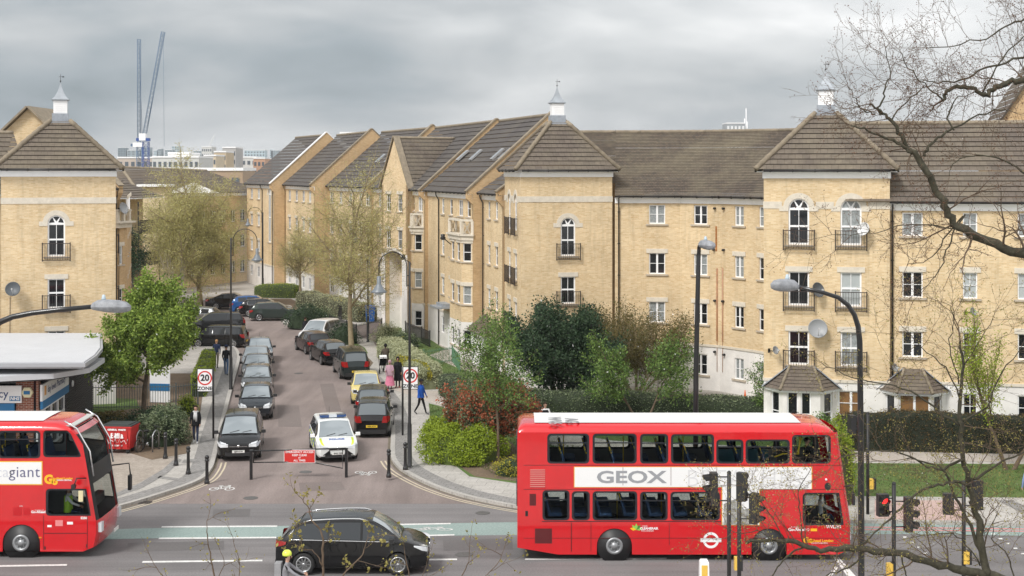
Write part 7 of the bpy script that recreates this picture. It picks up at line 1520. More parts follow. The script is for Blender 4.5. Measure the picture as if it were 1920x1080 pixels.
person('person in a brown hooded coat pushing the pushchair along the hedge', at(723, 697), hd(-.25, 1), BRWN, GRYC, 'dark', h=1.68, stride=.18, arm=(.6, .6), coat=(BRWN, .78, .03), hood=BLKC)
person('woman in a pink dress and mauve headscarf walking toward us', at(731, 729), hd(-.05, -1), MAUV, PINK, 'tan', h=1.58, arm=(.5, .5), elbow=.9, coat=(PINK, .22, .13), hood=MAUV, extra=lambda t, k: (lambda b: (b.grid([[Vector((rx * math.cos(2 * math.pi * j / 16), rx * 1.25 * math.sin(2 * math.pi * j / 16), z)) * k for j in range(17)] for z, rx in ((1.5, .09), (1.38, .17), (1.1, .20), (.85, .22))], flip=True), b.build('shawl', MAUV, t, world=False)))(MB()))
person('woman in a long black coat and headscarf beside the woman in pink', at(746, 727), hd(-.1, -1), BLKC, BLKC, 'tan', h=1.72, arm=(.1, .05), coat=(BLKC, .42, .05), hood=BLKC, shoes=(.25, .03, .03))
person('man in a bright blue padded jacket and black trousers walking by the right lamp post', at(789, 777), hd(.9, -.45), BLUC, BLKC, 'dark', h=1.74, stride=.32, arm=(.25, .05), coat=(BLUC, .86, .01), shoes=(.1, .1, .1), cap=BLKC)
b = MB(); b.lathe([(.01, -.2), (.12, -.16), (.19, -.06), (.2, 0), (.19, .06), (.12, .16), (.01, .2)], 14); p = at(764, 727); tag(b.build('ball', SGR, None, loc=(p[0], p[1], Z0 + .2)), 'red ball like bag on the ground under the right 20 ZONE sign', 'ball')
person('person in a white shirt and black waistcoat showing over the right bus roof', at(1022, 827), hd(.3, -1), WHC, BLKC, 'light', h=1.74, stride=.2, arm=(.2, -.2), extra=lambda t, k: (lambda b: (b.grid([[Vector((rx * math.cos(2 * math.pi * j / 16), ry * math.sin(2 * math.pi * j / 16), z)) * k for j in range(17)] for z, rx, ry in ((1.44, .12, .13), (1.35, .14, .175), (1.1, .135, .165), (.92, .15, .18))], flip=True), b.build('waistcoat', BLKC, t, world=False)))(MB()))
person('dark bearded person close beside the white shirted person over the right bus roof', at(1012, 823), hd(-.5, -1), BLKC, BLKC, 'dark', h=1.78, stride=.2, arm=(.2, -.2))
person('man in a dark cap showing above the front of the right bus roof', at(1488, 848), hd(1, .1), NAVYC, DKB, 'tan', h=1.78, stride=.2, cap=BLKC)
person('person in a patterned blue shirt stepping in at the right edge', at(1931, 962), hd(-.1, 1), cloth('pattern_blue', (.22, .30, .5)), JEAN, 'light', h=1.75, stride=.1)
# driver, passengers, cyclist
person('bus driver in a yellow green vest at the wheel of the left bus', (Wp(128, 950, 46.3).x, 46.3), 0.0, WHC, DKB, 'tan', h=1.72, sit=True, arm=(.8, .8), elbow=.4, z=.42, extra=lambda t, k: (lambda b: (b.grid([[Vector((rx * math.cos(2 * math.pi * j / 16), ry * math.sin(2 * math.pi * j / 16), z)) * k for j in range(17)] for z, rx, ry in ((1.44, .12, .13), (1.35, .14, .175), (1.1, .135, .165), (.90, .15, .18))], flip=True), b.build('vest', HIV, t, world=False)))(MB()))
person('dark haired passenger sitting at the front of the upper deck, right bus', (Wp(1512, 845, 46.0).x, 46.0), 0.0, BLKC, BLKC, 'light', h=1.7, sit=True, arm=(.5, .5), elbow=.8, z=2.05)
person('bus driver sitting low in the cab of the right bus', (Wp(1538, 950, 46.4).x, 46.4), 0.0, WHC, DKB, 'tan', h=1.6, sit=True, arm=(.8, .8), elbow=.4, z=.3)
def helmet(t, k):
    b = MB(); hc = Vector((.06, 0, 1.70)) * k; b.lathe([(.13, .0), (.135, .04), (.12, .10), (.07, .145), (.01, .155)], 16, c=hc); b.build('helmet', pmat('helmet_yellow', (.68, .80, .08), .3, coat=.5), t, world=False)
    b = MB(); b.box(Vector((-.18, 0, 1.25)), (.18, .30, .45)); b.build('rucksack', cloth('grey_bag', (.28, .28, .29)), t, world=False)
xc, yc = XY(549, 39.6); bicycle('road bicycle under the cyclist at the bottom edge', (xc, yc), 0.0, z=0.0)
person('cyclist in a yellow helmet and grey jacket riding at the bottom edge', (xc - .22, yc), 0.0, cloth('cycle_grey', (.25, .25, .27)), BLKC, 'light', h=1.72, sit=False, stride=.25, arm=(.9, .9), elbow=.2, z=.02, lean=.06, extra=helmet)
# ================================================================ trees, shrubs, hedges
def leafmat(name, cols, trans=.25, rough=.6):
    m = bpy.data.materials.new(name); m.use_nodes = True; t = m.node_tree; b = t.nodes['Principled BSDF']; b.inputs['Roughness'].default_value = rough; b.inputs['Specular IOR Level'].default_value = .25
    g = N(t, 'ShaderNodeNewGeometry'); r = N(t, 'ShaderNodeValToRGB'); e = r.color_ramp.elements; n = len(cols)
    for i, c in enumerate(cols):
        x = e[0] if i == 0 else (e[1] if i == n - 1 else e.new(i / (n - 1))); x.position = i / (n - 1) if i < n - 1 else 1.0; x.color = (*c, 1)
    t.links.new(g.outputs['Random Per Island'], r.inputs[0]); t.links.new(r.outputs[0], b.inputs['Base Color'])
    tr = N(t, 'ShaderNodeBsdfTranslucent'); t.links.new(r.outputs[0], tr.inputs[0]); mx_ = N(t, 'ShaderNodeMixShader', i={0: trans}); o = t.nodes['Material Output']
    t.links.new(b.outputs[0], mx_.inputs[1]); t.links.new(tr.outputs[0], mx_.inputs[2]); t.links.new(mx_.outputs[0], o.inputs[0]); return m
BARK = pmat('bark_brown', (.10, .075, .05), .9, noise=.35, nscale=8); BARKD = pmat('bark_dark', (.045, .035, .03), .9, noise=.35, nscale=10); TWIG = pmat('twig_brown', (.13, .09, .06), .9, noise=.2); TWY = pmat('twig_olive', (.32, .26, .16), .9, noise=.2); BARKG = pmat('bark_lichen', (.055, .05, .032), .9, noise=.5, nscale=14)
def leaves(name, P, size, mat, parent, seed=1, var=.35, asp=.62, up=.0):
    """one small four-cornered leaf for every point of P"""
    r = np.random.default_rng(seed); P = np.asarray(P, float); n = len(P)
    a = r.normal(size=(n, 3)); a[:, 2] *= (1 - up); a /= np.linalg.norm(a, axis=1)[:, None]; b = r.normal(size=(n, 3)); b[:, 2] *= (1 - max(up, 0)); b -= a * (a * b).sum(1)[:, None]; b /= np.linalg.norm(b, axis=1)[:, None]
    s = size * (1 + var * r.uniform(-1, 1, n)); a = a * s[:, None] * .5; b = b * (s * asp)[:, None] * .5
    V = np.empty((n, 4, 3)); V[:, 0] = P - a; V[:, 1] = P + b; V[:, 2] = P + a; V[:, 3] = P - b
    me = bpy.data.meshes.new(name); me.vertices.add(4 * n); me.vertices.foreach_set('co', V.ravel()); me.loops.add(4 * n); me.loops.foreach_set('vertex_index', np.arange(4 * n)); me.polygons.add(n); me.polygons.foreach_set('loop_start', np.arange(0, 4 * n, 4)); me.polygons.foreach_set('loop_total', np.full(n, 4)); me.update(calc_edges=True)
    me.materials.append(mat); return link(name, me, parent, world=False)
def grow(b, p, d, L_, r, lvl, o, rg, tips):
    """recursive limb: wobbly tube, then children"""
    n = 4 if lvl > 0 else 3; pts_ = [p.copy()]; rr = [r]; dd = d.copy(); q = p.copy()
    for i in range(n):
        dd = (dd + Vector((rg.gauss(0, 1), rg.gauss(0, 1), rg.gauss(0, 1))) * o['wob'] + Vector((0, 0, o['up'] * (1 if lvl > 0 else o.get('tipup', 1))))).normalized(); q = q + dd * L_ / n; pts_.append(q.copy()); rr.append(r * (1 - (1 - o['tap']) * (i + 1) / n))
    b.tube(pts_, rr, 7 if r > .06 else (4 if r > .02 else 3), cap=False)
    if lvl == 0:
        tips.append((pts_[-1], dd)); tips.append((pts_[-2], dd)); 
        if o.get('many'): tips.append((pts_[1], dd))
        return
    k = o['kids'][len(o['kids']) - lvl]; base = rg.uniform(0, 6.28)
    for i in range(k):
        f = o['lo'] + (1 - o['lo']) * (i + rg.random() * .6) / k; f = min(f, 1); j = min(int(f * n), n - 1); pp = pts_[j].lerp(pts_[j + 1], f * n - j)
        ang = R(rg.gauss(o['ang'], 8)); az = base + i * 2.4 + rg.uniform(-.4, .4); a = dd.cross(Vector((0, 0, 1)) if abs(dd.z) < .95 else Vector((1, 0, 0))).normalized(); c = a.cross(dd).normalized()
        nd = (dd * math.cos(ang) + (a * math.cos(az) + c * math.sin(az)) * math.sin(ang)).normalized()
        grow(b, pp, nd, L_ * o['len'] * rg.uniform(.75, 1.15), max(r * o['rad'] * (1 - .3 * f), o['rmin']), lvl - 1, o, rg, tips)
    if lvl >= 1: grow(b, pts_[-1], dd, L_ * o['len'], max(rr[-1], o['rmin']), lvl - 1, o, rg, tips)
def tree(name, lab, loc, trunk_h, trunk_r, o, lvl, bark, leaf, lsize, per, spread, seed=1, cat='tree', group=None, z=Z0, lean=(0, 0), stems=1, crown='crown', trunkL=None, clip=None, extra_leaf=None):
    rg = random.Random(seed); t = thing(name, lab, cat, (loc[0], loc[1], z), 0, group); b = MB(); tips = []
    for s in range(stems):
        d = Vector((lean[0], lean[1], 1)); p = Vector((0, 0, -.05))
        if stems > 1: a = 6.28 * s / stems + rg.uniform(-.3, .3); d += Vector((math.cos(a), math.sin(a), 0)) * o.get('fan', .45) * rg.uniform(.5, 1.2); p += Vector((math.cos(a), math.sin(a), 0)) * .15
        d.normalize(); L0 = trunk_h
        pts_ = [p, p + d * L0 * .5 + Vector((rg.uniform(-.04, .04), rg.uniform(-.04, .04), 0)), p + d * L0]
        b.tube(pts_, [trunk_r * 1.25, trunk_r, trunk_r * .9], 9, cap=False)
        grow(b, p + d * L0 * .98, d, o['L'], trunk_r * .88, lvl, o, rg, tips)
    tr = b.build('trunk', bark, t, world=False)
    if leaf is not None:
        nr = np.random.default_rng(seed); T_ = np.array([[*x[0]] for x in tips]); P = np.repeat(T_, per, axis=0) + nr.normal(size=(len(T_) * per, 3)) * spread
        if clip is not None: P = P[P[:, 2] > clip]
        if extra_leaf:
            m = nr.random(len(T_)) < extra_leaf[2]; mm = np.repeat(m, per)[:len(P)] if clip is None else nr.random(len(P)) < extra_leaf[2]
            leaves(crown, P[~mm], lsize, leaf, t, seed); leaves(extra_leaf[3], P[mm], extra_leaf[1], extra_leaf[0], t, seed + 5)
        else: leaves(crown, P, lsize, leaf, t, seed)
    return t, tips
LG1 = leafmat('leaf_fresh_green', [(.08, .145, .02), (.16, .26, .035), (.25, .37, .06), (.37, .48, .10)])
LBUD = leafmat('bud_yellow_green', [(.42, .37, .15), (.62, .55, .27), (.75, .68, .36), (.50, .48, .20)])
LDK = leafmat('leaf_dark_blue_green', [(.014, .038, .018), (.025, .06, .028), (.045, .09, .042), (.075, .12, .06)])
LOL = leafmat('leaf_olive_brown', [(.07, .08, .025), (.12, .13, .035), (.06, .09, .03), (.20, .15, .05)])
LSP = leafmat('leaf_spring_green', [(.03, .075, .015), (.065, .14, .025), (.12, .22, .04), (.22, .33, .08)])
LRD = leafmat('leaf_red', [(.42, .12, .06), (.62, .24, .14), (.70, .34, .20), (.34, .12, .06)])
LYG = leafmat('leaf_yellow_green', [(.28, .36, .03), (.50, .55, .04), (.80, .76, .06), (.26, .34, .03)])
LVR = leafmat('leaf_variegated', [(.36, .38, .22), (.74, .72, .54), (.90, .86, .70), (.50, .52, .34)])
LHG = leafmat('leaf_hedge_green', [(.03, .06, .02), (.07, .12, .04), (.13, .19, .08), (.28, .33, .19)])
LDH = leafmat('leaf_dark_hedge', [(.02, .03, .012), (.045, .06, .022), (.08, .09, .03), (.16, .10, .04)])
LYL = leafmat('leaf_yellow', [(.45, .38, .03), (.60, .50, .05), (.30, .30, .04), (.2, .22, .04)])
# vivid green young tree at the left
c = G(268, 792, Z0); O1 = dict(wob=.10, up=.03, tap=.6, kids=(5, 5, 4, 3), lo=.15, ang=46, len=.66, rad=.55, rmin=.008, L=2.3, many=1)
tree('young_tree', 'vivid green young tree with tufted leaves at the left pavement, hiding the cars behind', c, 1.7, .13, O1, 4, BARK, LG1, .135, 30, .13, seed=11, lean=(.05, 0))
# big budding trees of the street
O2 = dict(wob=.07, up=.035, tap=.6, kids=(9, 7, 6, 4), lo=.02, ang=50, len=.64, rad=.5, rmin=.010, L=5.5, many=1)
c = G(375, 577, Z0); tree('street_tree', 'big budding street tree with a broad yellow green haze of buds, at the bend', c, 1.6, .26, O2, 4, TWY, LBUD, .10, 13, .2, seed=5, lean=(-.04, 0))
O3 = dict(wob=.07, up=.02, tap=.6, kids=(8, 6, 6, 3), lo=.03, ang=48, len=.63, rad=.5, rmin=.009, L=4.9, many=1)
c = G(659, 652, Z0); tree('street_tree', 'budding street tree with a pale trunk rising behind the right kerb cars', c, 2.6, .17, O3, 4, pmat('bark_pale', (.30, .24, .15), .9, noise=.3, nscale=6), LBUD, .08, 8, .16, seed=8, lean=(-.05, 0))
O4 = dict(O3); O4['L'] = 2.6; c = G(563, 573, Z0); tree('street_tree', 'slender budding tree between the far lamp post and the terrace', c, 2.3, .12, O4, 4, TWY, LBUD, .065, 4, .10, seed=21)
O4 = dict(O3); O4['L'] = 3.1; c = G(292, 548, Z0); tree('street_tree', 'smaller budding tree left of the big budding tree, over the far black car', c, 2.0, .12, O4, 4, TWY, LBUD, .065, 4, .10, seed=25)
c = (XY(250, 122)); O5 = dict(wob=.1, up=.05, tap=.6, kids=(4, 4, 3), lo=.2, ang=40, len=.62, rad=.5, rmin=.01, L=2.4)
tree('evergreen_tree', 'dark small evergreen tree in front of the black balconies', c, 2.2, .1, O5, 3, BARKD, LDK, .14, 22, .2, seed=31)
c = G(330, 585, Z0); tree('birch_sapling', 'cluster of pale thin stems under the big budding tree', c, 1.2, .035, dict(wob=.06, up=.12, tap=.6, kids=(3, 3), lo=.3, ang=18, len=.7, rad=.6, rmin=.008, L=2.0, fan=.25), 2, pmat('bark_birch', (.42, .38, .32), .8, noise=.3), LBUD, .05, 2, .1, seed=33, stems=6)
# shrubs behind the right bus
c = XY(1052, 75.5); tree('evergreen_shrub', 'large dark blue green evergreen shrub in front of the middle tower', c, .9, .10, dict(wob=.10, up=.05, tap=.6, kids=(4, 4, 4), lo=.12, ang=38, len=.68, rad=.55, rmin=.010, L=1.95, many=1, fan=.75), 3, BARKD, LDK, .13, 20, .17, seed=41, stems=9, cat='shrub')
c = XY(1190, 77); tree('budding_shrub', 'brownish olive twiggy shrub right of the dark evergreen shrub', c, .8, .06, dict(wob=.08, up=.08, tap=.6, kids=(4, 4, 4), lo=.12, ang=30, len=.68, rad=.55, rmin=.008, L=2.0, many=1, fan=.95), 3, TWY, LOL, .09, 8, .14, seed=43, stems=11, cat='shrub')
c = XY(1205, 68.6); tree('garden_tree', 'small fresh green tree with sparse leaves behind the middle of the right bus', c, 1.0, .06, dict(wob=.1, up=.04, tap=.6, kids=(5, 4, 4), lo=.12, ang=42, len=.68, rad=.5, rmin=.008, L=1.7, many=1), 3, TWIG, LSP, .10, 13, .12, seed=45, stems=2)
c = G(934, 868, Z0); tree('garden_tree', 'slim green tree above the red leaved shrub near the rear of the right bus', c, 1.6, .06, dict(wob=.09, up=.07, tap=.6, kids=(6, 4, 4), lo=.10, ang=42, len=.60, rad=.5, rmin=.007, L=2.4, many=1), 3, TWIG, LSP, .095, 12, .12, seed=47)
c = XY(900, 68); tree('garden_tree', 'thin light green tree in front of the white plinth of the middle tower', c, 1.0, .06, dict(wob=.09, up=.09, tap=.6, kids=(5, 4, 3), lo=.10, ang=36, len=.62, rad=.5, rmin=.007, L=2.4, many=1), 3, TWIG, LSP, .095, 13, .13, seed=49)
c = G(918, 850, Z0); tree('red_shrub', 'shrub with copper red young leaves over dark green, beside the yellow green hedge', c, .35, .04, dict(wob=.1, up=.04, tap=.6, kids=(4, 4, 4), lo=.10, ang=42, len=.68, rad=.5, rmin=.007, L=1.3, many=1, fan=.7), 3, TWIG, LHG, .10, 14, .12, seed=51, stems=6, cat='shrub', extra_leaf=(LRD, .115, .5, 'red_leaves'))
c = XY(1438, 68); tree('garden_tree', 'small sparse green tree in front of the right tower porch', c, .8, .05, dict(wob=.1, up=.04, tap=.6, kids=(4, 4, 3), lo=.12, ang=42, len=.66, rad=.5, rmin=.007, L=1.1, many=1), 3, TWIG, LSP, .085, 12, .12, seed=53)
c = XY(1893, 58.5); tree('garden_tree', 'leafing tree with yellow green leaves at the right edge over the dark hedge', c, 1.2, .08, dict(wob=.08, up=.12, tap=.6, kids=(6, 4, 4), lo=.08, ang=30, len=.60, rad=.5, rmin=.008, L=2.9, many=1), 3, TWIG, LYG, .085, 9, .12, seed=55, stems=2)
# ---- clipped hedges and mounded bushes: leaves over a rough dark body
def hedge(name, lab, pts, w, h, mat, lsize, dens=150, seed=1, core=(.02, .03, .012), group=None, cat='hedge', mound=False, z=Z0, extra=None):
    """pts: ground line of the hedge centre"""
    t = thing(name, lab, cat, (pts[0][0], pts[0][1], z), 0, group); P = [Vector((p[0] - pts[0][0], p[1] - pts[0][1], 0)) for p in pts]; nr = np.random.default_rng(seed); b = MB(); rg = random.Random(seed); out = []
    seg = []
    for i in range(len(P) - 1):
        n = max(1, int((P[i + 1] - P[i]).length / .7)); seg += [P[i].lerp(P[i + 1], k / n) for k in range(n)]
    seg.append(P[-1]); rings = []; hs = []
    for i, p in enumerate(seg):
        d = (seg[min(i + 1, len(seg) - 1)] - seg[max(i - 1, 0)]).normalized(); s = Vector((-d.y, d.x, 0)); e = .86 if i in (0, len(seg) - 1) else 1; hh = h * e * (1 + rg.uniform(-.05, .05)); ww = w * e * (1 + rg.uniform(-.07, .07)); hs.append(hh)
        if i == 0: p = p + d * .12
        if i == len(seg) - 1: p = p - d * .12
        rings.append([p + s * ww * x * .46 + Vector((0, 0, hh * y * .95)) for x, y in ((-1, 0), (-1.02, .4), (-1, .8), (-.85, .97), (-.4, 1.0), (.4, 1.0), (.85, .97), (1, .8), (1.02, .4), (1, 0))])
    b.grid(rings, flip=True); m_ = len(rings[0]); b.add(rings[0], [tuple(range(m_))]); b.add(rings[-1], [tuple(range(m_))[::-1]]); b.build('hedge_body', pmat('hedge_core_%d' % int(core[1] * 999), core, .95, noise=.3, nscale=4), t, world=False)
    A = np.array([[[*q] for q in r_] for r_ in rings])
    for i in range(len(rings) - 1):
        for j in range(m_ - 1):
            q = [A[i, j], A[i + 1, j], A[i + 1, j + 1], A[i, j + 1]]; ar = np.linalg.norm(np.cross(q[1] - q[0], q[3] - q[0])); k = int(ar * dens) + 1; u_, v_ = nr.random((2, k, 1)); out.append(q[0] * (1 - u_) * (1 - v_) + q[1] * u_ * (1 - v_) + q[2] * u_ * v_ + q[3] * (1 - u_) * v_)
    for r_ in (A[0], A[-1]):
        c_ = r_.mean(0); k = int(w * h * dens) + 1; j = nr.integers(0, m_ - 1, k); u_, v_ = nr.random((2, k, 1)); out.append(c_ + (r_[j] * (1 - v_) + r_[j + 1] * v_ - c_) * np.sqrt(u_))
    O_ = np.concatenate(out); O_ += nr.normal(size=O_.shape) * lsize * .55; lump = .06 * np.sin(O_[:, :1] * 2.7 + 1) * np.cos(O_[:, 1:2] * 3.1); O_[:, 2:] += lump
    if extra: m = np.sin(O_[:, 0] * extra[2] + O_[:, 1] * extra[3]) > extra[1]; leaves('foliage', O_[~m], lsize, mat, t, seed, up=.45); leaves('yellow_foliage', O_[m], lsize, extra[0], t, seed + 3)
    else: leaves('foliage', O_, lsize, mat, t, seed, up=.45)
    return t
def bush(name, lab, px, Y, rx, ry, h, mat, lsize, n, seed=1, core=(.02, .035, .014), z=Z0, cat='bush', stems=True):
    """mounded bush: dozens of overlapping leaf clumps round a woody middle"""
    x, y = XY(px, Y); t = thing(name, lab, cat, (x, y, z)); nr = np.random.default_rng(seed); rg = random.Random(seed); b = MB(); cl = []
    for k in range(26):
        a = rg.uniform(0, 6.28); e = rg.uniform(.05, 1.35); rr = rg.uniform(.72, .96); p = Vector((rx * math.cos(a) * math.cos(e) * rr, ry * math.sin(a) * math.cos(e) * rr, max(.1, h * (.12 + .80 * math.sin(e) * rr)))); cl.append(p); b.tube([(p.x * .1, p.y * .1, 0), (p.x * .5, p.y * .5, p.z * .6), tuple(p)], [.04, .025, .012], 4, cap=False)
    b.build('stems', BARKD, t, world=False)
    b = MB(); rows_ = []
    for i in range(7):
        e = math.pi / 2 * i / 6; rows_.append([Vector((rx * .80 * math.cos(e) * math.cos(a) * (1 + .12 * math.sin(3 * a + i)), ry * .80 * math.cos(e) * math.sin(a), h * .80 * math.sin(e) * (1 + .06 * math.cos(4 * a)))) for a in [2 * math.pi * j / 18 for j in range(19)]])
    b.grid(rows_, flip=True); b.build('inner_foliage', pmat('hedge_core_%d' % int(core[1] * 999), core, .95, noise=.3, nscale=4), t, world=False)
    C_ = np.array([[*p] for p in cl]); j = nr.integers(0, len(cl), n); R_ = np.array([rx, ry, h * .8]) * .38; d = nr.normal(size=(n, 3)); d /= np.linalg.norm(d, axis=1)[:, None]; P = C_[j] + d * R_ * nr.uniform(.6, 1.05, (n, 1)); P = P[P[:, 2] > .02]; leaves('foliage', P, lsize, mat, t, seed, up=.4); return t
g2 = lambda *q: [G(a, c_, Z0) for a, c_ in q]
hedge('hedge', 'long pale variegated hedge along the right pavement, clipped square', g2((728, 668), (760, 693), (806, 731)), 1.7, 1.35, LVR, .105, 480, 61, core=(.14, .15, .08), extra=(LYL, .96, 1.9, .8))
hedge('hedge', 'low rounded green hedge continuing from the variegated hedge toward the slim tree', g2((838, 736), (905, 775), (960, 800)), 1.3, 1.15, LHG, .08, 330, 62)
hedge('hedge', 'wide flat topped grey green hedge behind the right bus', [Vector((*XY(a, y_), 0)) for a, y_ in ((950, 71), (1020, 71.5), (1150, 71), (1300, 69.8), (1400, 69), (1478, 68.2))], 2.6, 1.25, LHG, .085, 300, 63)
hedge('hedge', 'tall dark brownish hedge at the right below the porches', [Vector((*XY(a, y_), 0)) for a, y_ in ((1568, 62.9), (1680, 62.6), (1800, 62.3), (2400, 61))], .9, 1.75, LDH, .075, 420, 64, core=(.015, .02, .01))
hedge('hedge', 'hedge along the grassy yard beside the left pavement, yellow green and narrow', g2((392, 690), (372, 745)), .8, 1.3, LYG, .08, 300, 65)
hedge('hedge', 'far yellow green hedge behind the cars at the bend', g2((482, 556), (560, 558)), 2.2, 1.3, LYG, .10, 120, 66, core=(.05, .07, .02))
hedge('hedge', 'grey green hedge rising behind the far railing', g2((570, 575), (640, 592), (690, 604)), 2.0, 1.5, LVR, .10, 130, 67, core=(.06, .06, .03))
bush('bush', 'round dark green shrub beside the dark green hatchback at the bend', 572, 111.5, 1.75, 1.2, 1.75, LDK, .11, 5200, 71); bush('bush', 'mid green shrub just right of the round dark green shrub', 602, 113, 1.1, 1.0, 1.4, LHG, .11, 2600, 72)
bush('bush', 'dark shrub under the pale trunk beside the white people carrier', 645, 101, 1.1, 1.0, 1.5, LDK, .11, 2600, 73)
bush('bush', 'grey green rounded bush by the lamp post near the blue bin', 726, 102, 1.1, 1.6, 1.3, LVR, .09, 3500, 74, core=(.06, .07, .03)); bush('bush', 'low rounded grey bush at the head of the variegated hedge', 757, 99, 1.2, 1.5, 1.1, LHG, .09, 3000, 75)
bush('bush', 'bright yellow green clipped bush at the corner of the right pavement', 868, 60.3, 1.7, 1.35, 1.5, LYG, .085, 26000, 76, core=(.07, .10, .015)); bush('bush', 'second yellow green bush behind the corner bush', 833, 62.0, 1.1, 1.3, 1.55, LYG, .09, 12000, 77, core=(.07, .11, .015))
bush('bush', 'yellow flowering low bush at the rear corner of the right bus', 958, 57.5, .8, .6, .75, LYL, .07, 2200, 78)
bush('bush', 'big dark green shrub behind the left bollards', 306, 64.2, 1.1, 1.3, 1.75, LHG, .09, 9500, 79); bush('bush', 'dark low shrub at the foot of the young tree', 283, 66.5, 1.1, 1.0, 1.2, LDK, .09, 3500, 80); bush('bush', 'brown green low shrub behind the red bin', 205, 68, 1.9, 1.0, .75, LOL, .09, 4200, 81)
bush('bush', 'tall narrow conifer like shrub at the front corner of the right bus', 1574, 52.6, .62, .6, 3.0, LYG, .08, 6500, 82, core=(.03, .06, .015)); bush('bush', 'light green bush at the left end of the dark hedge', 1545, 60.8, 1.0, .9, 1.9, LSP, .09, 5000, 83)
bush('bush', 'tiny yellow green bush half way along the left railing', 351, 71.5, .55, .5, 1.0, LYG, .08, 1800, 84)
# grass blades near the camera side lawns
def tufts(name, lab, poly, n, mat, h, seed):
    nr = np.random.default_rng(seed); xs = [p.x for p in poly]; ys = [p.y for p in poly]; out = []
    P = np.column_stack((nr.uniform(min(xs), max(xs), n), nr.uniform(min(ys), max(ys), n))); ins = np.zeros(n, bool); j = len(poly) - 1
    for i in range(len(poly)):
        a, c_ = poly[i], poly[j]; cond = ((a.y > P[:, 1]) != (c_.y > P[:, 1])) & (P[:, 0] < (c_.x - a.x) * (P[:, 1] - a.y) / (c_.y - a.y + 1e-9) + a.x); ins ^= cond; j = i
    P = P[ins]; o = leaves(name, np.column_stack((P, np.full(len(P), Z0 + h * .4))), h, mat, None, seed, up=-1.5, asp=.3); tag(o, lab, 'grass', kind='stuff')
LGR_ = leafmat('grass_blade', [(.05, .105, .02), (.08, .15, .03), (.12, .19, .045), (.20, .20, .09)])
tufts('grass', 'grass of the roadside lawn', g2((804, 758), (930, 802), (1150, 854), (1350, 863), (1600, 870), (2000, 876), (2000, 935), (1600, 929), (1300, 924), (1080, 916), (960, 903), (812, 842)), 60000, LGR_, .09, 91)
tufts('grass', 'grass of the lawns before the terrace', g2((740, 645), (900, 655), (1000, 745), (1480, 770), (2000, 802), (2000, 843), (1400, 834), (1015, 804), (860, 755)), 70000, LGR_, .09, 92)
# ================================================================ bare branches close to the camera
def limb(b, pts_, r0, r1, Yd, n=10, jit=.03, rg=rnd):
    """a hand laid limb through photo columns and rows at its own depth"""
    P = [Wp(p[0], p[1], Yd + (p[2] if len(p) > 2 else 0)) for p in pts_]; out = []
    for i in range(len(P) - 1):
        a, q, c_, e = P[max(i - 1, 0)], P[i], P[i + 1], P[min(i + 2, len(P) - 1)]
        for k in range(4):
            u_ = k / 4; out.append(.5 * ((2 * q) + (c_ - a) * u_ + (2 * a - 5 * q + 4 * c_ - e) * u_ * u_ + (3 * q - a - 3 * c_ + e) * u_ ** 3) + Vector((rg.gauss(0, jit), rg.gauss(0, jit * 2), rg.gauss(0, jit)))* .5)
    out.append(P[-1]); m = len(out); rr = [r0 + (r1 - r0) * (i / (m - 1)) for i in range(m)]
    rr = [r_ * (1 + rg.uniform(-.08, .12)) for r_ in rr]; b.tube(out, rr, n, cap=True); return out, rr
def twigs(b, line, rr, rg, tips, every=.35, L_=(.4, 1.1), lvl=2, start=.1, side=0, gust=(0, 0, 0)):
    s = 0; tot = 0
    for i in range(1, len(line)):
        seg = (line[i] - line[i - 1]); tot += seg.length; s += seg.length
        if s > every and i / len(line) > start:
            s = 0; d = seg.normalized(); k = Vector((rg.gauss(0, 1), rg.gauss(0, .8), rg.gauss(0, 1) + .2)) + Vector(gust); k = (k - d * k.dot(d)).normalized(); nd = (d * rg.uniform(.3, .9) + k).normalized()
            grow(b, line[i], nd, rg.uniform(*L_), max(rr[i] * .28, .006), lvl, OT, rg, tips)
    if rr[-1] < .03: grow(b, line[-1], (line[-1] - line[-2]).normalized(), rg.uniform(*L_), max(rr[-1] * .8, .005), lvl, OT, rg, tips)
OT = dict(wob=.16, up=.02, tap=.5, kids=(3, 3, 3), lo=.18, ang=44, len=.62, rad=.6, rmin=.0032)
def fore_tree(name, lab, Yd, limbs, seed, leaf, lsize, per, every=.3, L_=(.4, 1.0), mat=BARKG, lvl=2, rk=1.0, loc=None, wrap=None):
    rg = random.Random(seed); base = Wp(*(loc or (limbs[0][0][0][0], limbs[0][0][0][1])), Yd); t = thing(name, lab, 'tree', (base.x, Yd, 0)); t['wc'] = 1; b = MB(); tw = MB(); tips = []
    for pts_, r0, r1, fl in limbs:
        r0 *= rk; r1 *= rk
        line, rr = limb(b, pts_, r0, r1, Yd, rg=rg)
        if fl: twigs(tw, line, rr, rg, tips, every / fl, L_, lvl)
    if wrap: line = [Vector((wrap[0], Yd, -.1)), Vector((wrap[0], Yd, wrap[1]))]; b.tube([Vector(q) for q in wrap[2]], wrap[3], 12)
    b.build('trunk', mat, t); o = tw.build('twigs', TWIG if mat is BARKG else mat, t)
    P = np.repeat(np.array([[*x[0]] for x in tips]), per, axis=0); nr = np.random.default_rng(seed); P += nr.normal(size=P.shape) * .025; l = leaves('buds', P, lsize, leaf, t, seed, asp=.55); l.matrix_parent_inverse = t.matrix_basis.inverted(); return t
LBD = leafmat('bud_red_brown', [(.16, .06, .03), (.24, .12, .05), (.30, .22, .07), (.12, .07, .04)]); LBG = leafmat('bud_lime', [(.22, .18, .05), (.30, .25, .07), (.26, .15, .05), (.36, .32, .10)])
YA = 24.0; XT = (2180 - 960) / FPX * YA
